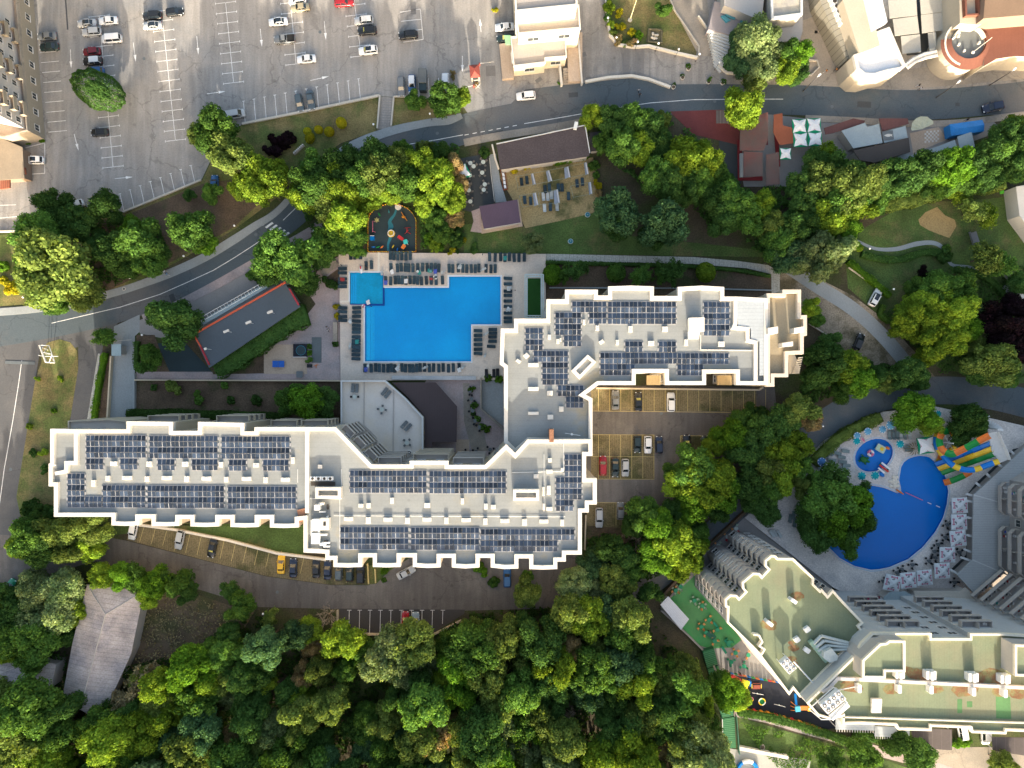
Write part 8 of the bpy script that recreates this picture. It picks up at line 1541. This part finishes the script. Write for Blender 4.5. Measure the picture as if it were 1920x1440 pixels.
# lawn frames
for i, (pts) in enumerate(([(967,331),(1000,325),(1005,345),(971,351)],[(1000,325),(1030,319),(1036,339),(1005,345)],[(1030,319),(1066,312),(1070,332),(1036,339)],[(1066,312),(1100,304),(1104,326),(1070,332)],[(974,367),(1005,361),(1010,384),(979,388)],[(1010,362),(1046,355),(1050,380),(1012,384)],[(1070,349),(1108,341),(1111,363),(1075,370)])):
    q = PW(pts, 2.2); cx, cy = sum(p[0] for p in q)/4,sum(p[1] for p in q)/4; e = empty('massage_frame', (cx, cy, 0),0,'thin tent frame with grey cloth, %s' % ('%s of four in the upper lawn row' % ordw(i+1) if i < 4 else '%s of three in the lower lawn row' % ordw(i-3)),'tent frame', 'thin frames on the tan lawn'); b = MB(); q = [(x-cx, y-cy) for x, y in q]
    for k in range(4): b.bar((*q[k],2.2),(*q[(k+1) % 4],2.2),.04); b.bar((*q[k],0),(*q[k],2.2),.04)
    b.build('frame', mat('thin_green_grey', (.20,.24,.19),.6), e); b = MB(); a_ = Vector(q[1]); c_ = Vector(q[2]); d = (Vector(q[0])-a_).normalized()
    b.add([(*(a_+d*.08),2.25),(*(c_+d*.08),2.25),(*(c_+d*.35),2.1),(*(a_+d*(.35)),2.1),(*(a_+d*.08),1.6),(*(c_+d*.08),1.6)],[(0,1,2,3),(0,4,5,1)]); b.build('cloth', mat('grey_blue_cloth', (.40,.42,.47),.9,.08,3), e); b = MB(); b.add([(*(a_+d*.4),2.15),(*(c_+d*.4),2.1),(*(c_+d*(.7+.3*(i % 3))),1.6),(*(a_+d*(.6+.2*(i % 3))),1.6)],[(0,1,2,3)]); b.build('cloth', mat('blue_grey_cloth', (.20,.24,.30),.9,.08,3), e)
small('flower_box', 945,336,.05,lambda b: (b.ring([(-.55,-2.4),(.55,-2.4),(.55,2.4),(-.55,2.4)],.1,0,.5,0),[b.box(0,-1.8+.95*k, .1,.75,.5,.7,.1,1) for k in range(5)]),[mat('terracotta_box', (.28,.08,.04),.8), m_wp],'terracotta edged box with five white squares beside the cafe', 'planter box', 8)
small('side_screen', 1108,273,.0,lambda b: b.box(0,0,2.0,2.3,.8,3.0),[m_strip],'pale narrow panel at the right end of the brown roof', 'screen', 8)
# left area: jacuzzi, table, rug, gantry
small('hot_tub', 562.5,657,.08,lambda b: (b.box(0,0,0,.5,3.2,3.0,0,0), b.cyl(.2,0,.5,.52,1.15,1.15,24,2), b.cyl(.2,0,.52,.54,1.05,1.05,24,1), b.box(-.1,-1.55,.3,.52,3.2,.1,0,3)),[mat('near_black_mat', (.012,.014,.022),.8), m_rubber, m_tealp, m_wp],'black square trampoline pit on the peach patio', 'trampoline')
small('table_tennis_table', 522.5,682.5,.08,lambda b: (b.box(0,0,.70,.76,2.75,1.5,0,0), b.box(0,0,.76,.80,.04,1.6,0,1),[b.box(x, y, 0,.7,.08,.08,0,1) for x in (-1,1) for y in (-.5,.5)]),[mat('blue_table', (.01,.10,.42),.5), m_cargo],'bright blue table tennis table on the peach patio', 'table')
small('rug', 592.5,656,.09,lambda b: b.box(0,0,0,.03,2.3,6.0),[mat('grey_green_rug', (.10,.12,.125),.95)],'grey green rectangular mat on the pink paving', 'mat'); small('game_table', 562,702,.08,lambda b: (b.rbox(0,0,.6,.7,1.5,1.5,0,0,.2), b.box(0,0,0,.6,.3,.3)),[m_cargo],'small grey chess table below the peach patio', 'table'); small('black_box', 580,686,.08,lambda b: b.rbox(0,0,0,.6,1.1,.8,0,0,.05),[m_blk],'small black box beside the grey green mat', 'box'); small('red_toy', 592,686,.08,lambda b: (b.bar((-.5,0,.2),(.5,.3,.2),.07), b.bar((0,-.5,.2),(0,.4,.2),.07)),[m_so],'small red stand below the grey green mat', 'stand')
X, Y = P(90,662,6); e = empty('sign_gantry', (X, Y, 0),0,'white billboard gantry with struts on the grass island at the left', 'billboard'); b = MB(); G_ = lambda x, y, z: (*[c-d_ for c, d_ in zip(P(x, y, z),(X, Y))], z)
b.bar(G_(74,647,7), G_(86,679,7),.22); b.bar(G_(86,679,7), G_(103,680,7),.16); b.build('sign_board', m_white, e); b = MB()
for p, q in (((74,647,6),(92,648,6)),((92,648,6),(103,680,6)),((79,660,6),(98,664,6)),((82,668,6),(109,668,6)),((82,668,6),(72,666,3)),((80,665,6),(90,650,2)),((98,664,6),(92,679,3)),((86,664,6),(94,664,0)),((100,676,6),(98,672,0)),((80,652,6),(90,656,0))): b.bar(G_(*p), G_(*q),.08)
b.build('strut', m_unit, e)['kind'] = 'stuff'
def ball_lamp(i, x, y, hgt=3.8,arm=None): 
    X, Y = P(x, y, hgt); return X, Y, hgt
LP = [(439,423,'the upper one on the curved footway'),(344,480,'the middle one on the curved footway'),(243,521,'the lower one on the curved footway'),(43,557,'beside the big olive tree at the left'),(806,213,'on the footway left of the toll booth'),(700,233,'at the lower end of the paved steps'),(1140,33,'upper left one of the flagpole lawn'),(1156,70,'lower left one of the flagpole lawn'),(1196,78,'second on the wall of the flagpole lawn'),(1235,81,'third on the wall of the flagpole lawn'),(1273,92,'fourth on the wall of the flagpole lawn'),(1312,101,'at the right corner of the flagpole lawn'),(1349,117,'left one at the tree island wall'),(1387,131,'right one at the tree island wall'),(266,628,'at the hedge beside the driveway'),(1676,542,'by the hedge near the white car'),(1631,466,'on the curved garden path'),(1443,490,'at the end of the block path'),(493,1151,'at the left edge of the wood'),(658,1205,'among the trees below the small lot'),(1543,799,'on the dark road above the hedge'),(1854,781,'beside the slides on the dark road'),(1889,561,'by the grey steps at the right edge'),(588,433,'among the trees left of the playground')]
b = MB(); b.cyl(0,0,0,.3,.13,.1,8); b.cyl(0,0,.3,3.5,.05,.045,8); b.cyl(0,0,3.45,3.55,.12,.16,8); lpm = b.mesh('pole', [m_rail]); b = MB(); b.ball(0,0,3.78,.24,n=12); lgm = b.mesh('lamp_globe', [mat('opal_globe', (.85,.85,.84),.4,.02,1)], True)
for x, y, w_ in LP: X, Y = P(x, y, 3.8); e = empty('street_lamp', (X, Y, 0),0,'white globe lamp on a black pole, ' + w_, 'street lamp', 'globe lamps'); inst('pole', lpm, e); inst('lamp_globe', lgm, e)
b = MB(); b.cyl(0,0,0,.5,.2,.12,8); b.cyl(0,0,.5,7.2,.11,.07,8); tall = b.mesh('pole', [m_rail]); b = MB(); b.bar((0,0,7.2),(.6,0,7.35),.06); b.rbox(.7,0,7.25,7.5,.7,.4,0,0,.1); hd = b.mesh('lamp_head', [m_unit])
for x, y, w_ in ((1532,144.5,'left one, beside the tree island'),(1793.5,157,'middle one, below the round tower'),(1898,133,'right one, near the right edge')): X, Y = P(x, y, 7.3); e = empty('street_lamp', (X, Y, .0), R(40),'tall dark street lamp on the shop pavement, ' + w_, 'street lamp', 'tall street lamps'); inst('pole', tall, e); inst('lamp_head', hd, e)
# toll booth with barriers
X, Y = P(890,132,3); e = empty('toll_booth', (X, Y, 0), R(6),'small toll booth with a red hipped roof at the lot exit', 'booth'); b = MB(); b.add([(-1.15,-1.5,2.6),(1.15,-1.5,2.6),(1.15,1.5,2.6),(-1.15,1.5,2.6),(0,-.3,3.4),(0,.3,3.4)],[(0,1,4),(1,2,5,4),(2,3,5),(3,0,4,5),(3,2,1,0)]); b.build('roof', mat('booth_red', (.26,.06,.045),.8,.1,2), e); b = MB(); b.box(0,0,0,2.6,1.9,2.5); b.build('wall', m_wall, e); b = MB(); b.box(0,-1.27,1,2.1,1.4,.06); b.build('window', m_glass, e)
def barrier(x0,y0,x1,y1,lab):
    (ax, ay),(bx, by) = PW([(x0,y0),(x1,y1)],1); e = empty('barrier', (ax, ay, 0),0,lab, 'barrier', 'lifting barriers'); b = MB(); b.rbox(0,0,0,1.1,.35,.35,0,0,.05); b.build('housing', mat('booth_red', (.26,.06,.045),.8,.1,2), e); b = MB(); b.bar((0,0,1.0),(bx-ax, by-ay, 1.0),.06); b.build('boom', m_white, e)
barrier(899,119,926,116,'white barrier right of the toll booth'); barrier(888,160,872,164,'red and white barrier lower left of the toll booth'); barrier(210,640,246,637,'white barrier of the hotel driveway by the gatehouse')
small('crossed_sign', 896,162,.05,lambda b: (b.bar((-.5,-.5,.6),(.5,.5,.6),.06), b.bar((-.5,.5,.6),(.5,-.5,.6),.06), b.cyl(0,0,0,.6,.04)),[m_white],'small white crossed sign below the toll booth', 'sign')
X, Y = P(1181,38,0); e = empty('flagpole', (X, Y, 0),0,'tall thin yellowish flagpole leaning over the lawn in perspective', 'flagpole'); e['label'] = 'tall thin pale flagpole standing on the lawn island'; b = MB(); b.cyl(0,0,0,14,.1,.05,8,0); b.build('pole', mat('pale_yellow_paint', (.55,.52,.30),.5), e); b = MB(); b.cyl(0,0,0,.25,.5,.5,10); b.build('base', m_kerb, e)
small('monument', 1228,67,.02,lambda b: (b.box(0,0,0,.3,3.6,3.2,-.15,0), b.ring([(-1.7,-1.5),(1.8,-1.8),(1.6,1.5),(-1.6,1.7)],.3,.3,.7,0),[b.ball(random.uniform(-.8,.8), random.uniform(-.7,.7),.4,.35,.3,.3,7,1) for _ in range(9)]),[mat('mossy_stone', (.11,.10,.06),.95,.3,3), m_kerb],'square stone basin with rocks on the flagpole lawn', 'basin')
b = MB()
for k, x in enumerate([1168+1.9*i for i in range(8)] + [1194+1.9*i for i in range(8)] + [1219]): b.wall(PW([(x, 91+.1*k),(x-1,140+.2*k)]),.1,.0,.10)
tag(b.build('stone_steps', m_greyf),'two groups of long shallow stone steps on the plaza above the road', kind='structure')
b = MB()
for k in range(11): b.wall(PW([(738-.6*k-1.5,188+4.8*k),(711-.3*k, 187+4.8*k)]),.12,0,.1)
tag(b.build('stone_steps', m_greyf),'shallow steps of the paved stair between parking lot and road', kind='structure')
for i, (x, y) in enumerate(((1291,128),(1280,145),(1329,153),(1355,155),(1263,163))): small('planter', x, y, .03,lambda b: (b.cyl(0,0,0,.5,.42,.5,8,0), b.cyl(0,0,.5,.52,.42,.42,8,1)),[m_whitew, m_brown],'white flower pot on the stone plaza, %s from the top' % ordw(i+1),'planter', 0,'white flower pots')
small('lettering_sign', 560,280,.03,lambda b: (b.box(0,0,0,.5,3.2,.5,0,0),[b.box(-1.3+.45*k, .0,.5,1.0,.28,.35,.1*k, 1) for k in range(7)]),[m_kerb, m_white],'pale block lettering sign slanting on the bank', 'sign', 42)
small('manhole', 230,541,.15,lambda b: (b.cyl(0,0,0,.015,.42,.42,16,0), b.cyl(0,0,.015,.02,.30,.30,16,1)),[m_whitew, m_cargo],'round manhole cover on the curved footway', 'manhole')
b = MB()
for i in range(5): X, Y = P(1842+3*i, 485+16*i*0,.3)
b = MB()
for k in range(7): b.wall(PW([(1877+2.2*k, 541+2.2*k),(1889+3*k*.8,533+3.2*k)]),.35,.0,.5-.06*k)
tag(b.build('garden_steps', m_walk),'short grey steps beside the white ramp wall', 'steps')
small('bench', 1828,445,.03,lambda b: (b.box(0,0,.3,.42,1.6,2.6), b.box(-.9,0,.3,.9,.15,3.2),[b.box(x, y, 0,.3,.1,.1) for x in (-.6,.6) for y in (-1,1)]),[mat('grey_wood', (.17,.17,.17),.8)],'grey wooden bench platform in the lawn garden', 'bench', 18)
small('play_board', 1845,356,.03,lambda b: (b.ball(0,0,.5,.6,.5,.4,8,0), b.ball(0,.2,.8,.3,.25,.2,8,1)),[m_sb, m_so],'small blue and orange toy in the upper right garden', 'toy'); small('play_board', 1879,360,.03,lambda b: (b.box(0,0,.3,.5,.9,.8,.2,0), b.box(0,.6,.3,.45,1.0,.3,.2,1)),[mat('lime_plastic', (.10,.48,.03),.5), m_so],'small lime green toy in the upper right garden', 'toy')
X, Y = P(1916,400,3); b = MB(); b.prism([(x-X, y-Y) for x, y in PW([(1905,350),(1960,340),(1960,470),(1912,405)],4)],0,4); o = b.build('pool_house', m_white); o.location = (X, Y, 0); tag(o, 'corner of a white building at the right edge of the photo', 'building')
small('speed_hump', 35,680,.03,lambda b: b.rbox(0,0,0,.08,7,.7,0,0,.2),[m_cargo],'dark speed hump on the road at the left edge', 'speed hump', -2)
small('cable_drum', 1333,1191,.07,lambda b: b.rbox(0,0,0,.8,2.2,1.2,0,0,.2),[mat('bottle_green_plastic', (.005,.08,.05),.6)],'dark green rounded box at the left edge of the green terrace', 'box', -38)
for i, (x, y, an) in enumerate(((1342,1172,-52),(1358,1219,-58),(1364,1206,-50))): small('bench', x, y, .08,lambda b: (b.box(0,0,.4,.46,1.9,.55), b.box(-.7,0,0,.4,.1,.5), b.box(.7,0,0,.4,.1,.5)),[mat('emerald_bench', (.0,.20,.11),.6)],'emerald bench on the hotel side terrace, %s from the top' % ordw((1,3,2)[i]),'bench', an, 'emerald benches')
# ------------------------------------------------------------ people
def person_meshes(stride, arm, seed):
    me = bpy.data.meshes.new('p'); V = [(0,0,.98),(0,0,1.18),(0,0,1.42),(0,0,1.52),(0,.01,1.62),(0,.02,1.72)]; E = [(0,1),(1,2),(2,3),(3,4),(4,5)]; Rr = [.15,.13,.15,.06,.095,.085]
    def ch(pts, rs, root):
        last = root
        for p, r_ in zip(pts, rs): V.append(p); Rr.append(r_); E.append((last, len(V)-1)); last = len(V)-1
        return last
    for s in (-1,1):
        f = s*stride
        ch([(s*.10,0,.92),(s*.11,f*.16,.50),(s*.11,f*.30-.02,.08),(s*.12,f*.30+.13,.04)],[.10,.07,.045,.04],0)
        h = ch([(s*.20,0,1.40),(s*.25,-f*.10*arm, 1.14),(s*.25,-f*.28*arm+.05,.92)],[.06,.045,.033],2)
        hx_, hy_, hz_ = V[h]; ch([(hx_, hy_+.02,hz_-.07)],[.03], h)
        for k, (dx, L) in enumerate(((-.028,.07),(-.01,.085),(.01,.08),(.028,.065))): ch([(hx_+dx, hy_+.035,hz_-.08-L*.6),(hx_+dx, hy_+.05,hz_-.08-L)],[.009,.008], h+1)
        ch([(hx_-s*.035,hy_+.04,hz_-.07)],[.010], h)
    me.from_pydata(V, E, []); ob = bpy.data.objects.new('p', me); COL.objects.link(ob); md = ob.modifiers.new('s', 'SKIN'); sk = me.skin_vertices[0].data if me.skin_vertices else None
    if sk is None: me.skin_vertices  # pragma: no cover
    for i, r_ in enumerate(Rr): me.skin_vertices[0].data[i].radius = (r_, r_*.85)
    me.skin_vertices[0].data[0].use_root = True
    ss = ob.modifiers.new('d', 'SUBSURF'); ss.levels = 1; dg = bpy.context.evaluated_depsgraph_get(); ev = ob.evaluated_get(dg); nm = bpy.data.meshes.new_from_object(ev); bpy.data.objects.remove(ob); nm.name = 'person'
    return nm
SKIN = mat('skin', (.42,.24,.16),.6,.03,1)
def person(x, y, z, ang, top, bot, lab, stride=1.0):
    if 'pm' not in CK: CK['pm'] = {}
    if stride not in CK['pm']:
        try: CK['pm'][stride] = person_meshes(stride, 1.0,1)
        except Exception as ex: print('SKINFAIL', ex); return
    me = CK['pm'][stride].copy(); me.materials.clear()
    for m_ in (SKIN, top, bot, m_blk): me.materials.append(m_)
    for p in me.polygons:
        c = p.center; p.material_index = 0 if c.z > 1.50 else 3 if c.z < .09 else 2 if c.z < .98 and abs(c.x) < .2 else 1 if (abs(c.x) < .21 and c.z > .97) or c.z > 1.22 else 0
    X, Y = P(x, y, z+1); o = bpy.data.objects.new('person', me); COL.objects.link(o); o.location = (X, Y, z); o.rotation_euler = (0,0,R(ang)); tag(o, lab, 'person')
    b = MB(); b.ball(0,-.012,1.71,.105,.115,.115,10); hr = b.build('hair', mat('dark_hair', (.03,.02,.015),.8), o); b = MB()
    for s in (-1,1): b.ball(s*.032,.108,1.655,.012,.008,.008,6,1)
    b.ball(0,.118,1.625,.014,.02,.018,6,0); b.box(0,.108,1.585,1.592,.045,.012,0,2)
    for s in (-1,1): b.ball(s*.095,.01,1.64,.012,.022,.03,6,0)
    b.build('face', [SKIN, m_blk, MATS['towel_red']], o)
    return o
try: bpy.data.meshes.new('t').skin_vertices
except Exception: pass
CL = {'w': mat('white_shirt', (.65,.65,.66),.9),'b': mat('navy_cloth', (.02,.035,.10),.9),'k': mat('black_cloth', (.015,.015,.018),.9),'o': mat('orange_shirt', (.5,.2,.05),.9),'l': mat('light_blue_shirt', (.2,.35,.5),.9)}
for a in ((309,509,.14,250,'w', 'b', 'person in white top and blue trousers walking on the curved footway', 1),(313,514,.14,250,'l', 'w', 'person in pale blue top walking behind another on the curved footway', 1),(613,613,.07,180,'k', 'w', 'person in black top on the pink paving, upper one of two', .6),(615,619,.07,200,'w', 'k', 'person in white top on the pink paving, lower one of two', 1),(1198,169,.05,30,'w', 'k', 'person in white top walking on the road below the plaza', 1),(1200,177,.05,30,'k', 'k', 'person in black walking on the road below the plaza', 1),
          (1723,160,.03,90,'k', 'w', 'person in dark top on the shop pavement below the curved canopy', 1),(1726,166,.03,90,'w', 'k', 'person in white top on the shop pavement below the curved canopy', .6),(1549,133,.03,120,'o', 'w', 'person in orange top in the sunlit lane, left one', 1),(1568,130,.03,300,'o', 'k', 'person in orange top in the sunlit lane, right one', 1),(686,502,.62,0,'k', 'b', 'person beside the loungers above the square pool', .6),
          (1814,224,.13,90,'k', 'b', 'person standing above the blue tarpaulin truck', .6),(807,507,.62,100,'l', 'w', 'person in pale blue top between the lounger rows', 1),(833,511,.62,40,'w', 'w', 'person in white between the lounger rows at the pool corner', 1),(1453,1240,.05,0,'k', 'k', 'person in black', 1)):
    if a[0] != 1453: person(a[0], a[1], a[2], a[3], CL[a[4]], CL[a[5]], a[6], a[7])
person(1388,1263,.09,60,CL['k'], CL['k'],'person in black walking on the grey side terrace', 1)
# pool umbrellas folded / drains etc.
for i, (x, y) in enumerate(((641,498),(697,575),(966,545),(905,478))): small('folded_parasol', x, y, .62,lambda b: (b.cyl(0,0,0,2.0,.04,.04,6,0), b.cyl(0,0,.9,2.1,.12,.05,8,1)),[m_rim, m_cush],'folded dark parasol on the pool deck, %s from the left' % ordw((1,2,4,3)[i]),'parasol', 0,'folded parasols')

random.seed(31)
for i, (x, y, an, c_) in enumerate(sorted([(735,510,30,3),(786,511,10,0),(806,508,80,0),(816,509,5,2),(808,521,0,4),(817,519,40,3),(862,500,0,3),(723,530,0,2),(690,567,20,3),(657,603,50,3),(954,541,0,3),(954,580,60,3),(745,692,40,3),(686,693,10,2),(861,694,20,3),(669,641,0,0),(761,527,0,3),(947,484,0,0),(642,524,90,4)])):
    b = MB(); b.rbox(0,0,.42,.50,.8,1.0,0,0,.1,2); b.rbox(.25,.3,.50,.56,.5,.4,.5,0,.1,2); X, Y = P(x, y, 1.1); o = b.build('towel', TOWELS[c_], None, False, (X, Y, .62), R(an)); tag(o, ['teal', 'pink', 'blue', 'white', 'red'][c_] + ' towel left among the loungers round the pool, %s from the left' % ordw(i+1),'towel', 'towels round the hotel pool')
m_pt = mat('asphalt_repair', (.06,.065,.07),.9,.1,1); m_pt2 = mat('dark_lot_repair', (.15,.145,.14),.9,.12,1)
for x, y, w_, l_, a_, z_, m_ in ((325,563,1.2,3.0,20,LV*8+.01,m_pt),(1075,178,2.2,1.1,5,LV*8+.01,m_pt),(640,338,1.1,2.6,35,LV*8+.01,m_pt),(930,250,3.6,1.0,12,LV*8+.01,m_pt),(1620,196,3.2,1.4,-3,LV*8+.01,m_pt),(1795,196,1.0,.8,0,LV*8+.01,m_pt),(775,15,1.2,3.0,2,ZL, m_pt2),(108,640,.7,6.5,0,LV*5+.01,m_pt),(125,27,.35,7.2,4,ZL, m_pt),(1010,150,1.6,.9,35,LV*2,m_pt2),(1095,102,1,1,20,LV*2,m_pt2),(920,133,2.2,2.4,3,ZL, m_pt2)):
    b = MB(); b.box(0,0,-.02,0,w_, l_); X, Y = P(x, y); o = b.build('asphalt_patch', m_, None, False, (X, Y, z_), R(a_)); tag(o, 'dark repair patch in the asphalt', kind='structure')
for i, (x, y, z_) in enumerate(((820,250,LV*8),(480,440,LV*8),(1340,190,LV*8),(1560,200,LV*8),(520,1110,LV*7),(1530,60,LV*2),(1240,775,LV*5),(20,880,LV*5),(600,60,LV*2),(270,110,LV*2))):
    b = MB(); b.cyl(0,0,0,.012,.38,.38,16); X, Y = P(x, y); o = b.build('manhole', m_cargo, None, False, (X, Y, z_),0); tag(o, 'round dark manhole cover in the asphalt', kind='structure')
# ------------------------------------------------------------ light, camera, render
SUN_EL = 14.0; SUN_AZ = (0.07,-1.0)
w = bpy.data.worlds.new('World'); SC.world = w; w.use_nodes = True
nt = w.node_tree; bg = nt.nodes['Background']; sky = nt.nodes.new('ShaderNodeTexSky'); sky.sky_type = 'NISHITA'; sky.sun_disc = False
sky.sun_elevation = R(SUN_EL); sky.altitude = 0; sky.air_density = 1.0; sky.dust_density = 6.0; sky.ozone_density = 0.0
d = Vector((SUN_AZ[0], SUN_AZ[1],0)).normalized(); sky.sun_rotation = math.atan2(d.x, d.y)
bg.inputs['Strength'].default_value = 0.15; nt.links.new(sky.outputs[0], bg.inputs[0])
sl = bpy.data.lights.new('sun', 'SUN'); sl.energy = 3.3; sl.angle = R(0.5); sl.color = (1.0,0.89,0.74)
so = bpy.data.objects.new('sun', sl); COL.objects.link(so); so.location = (20,-200,200)
dirv = Vector((d.x*math.cos(R(SUN_EL)), d.y*math.cos(R(SUN_EL)), math.sin(R(SUN_EL))))
so.rotation_euler = dirv.to_track_quat('Z', 'Y').to_euler()
cam = bpy.data.cameras.new('camera'); co = bpy.data.objects.new('camera', cam); COL.objects.link(co); co.location = (0,0,H); co.rotation_euler = (0,0,0)
cam.sensor_width = 36; cam.lens = 24; cam.clip_end = 8000; cam.clip_start = 0.5; SC.camera = co
SC.view_settings.view_transform = 'Standard'; SC.view_settings.look = 'None'; SC.view_settings.exposure = EXPO; SC.view_settings.gamma = 1
SC.render.engine = 'CYCLES'
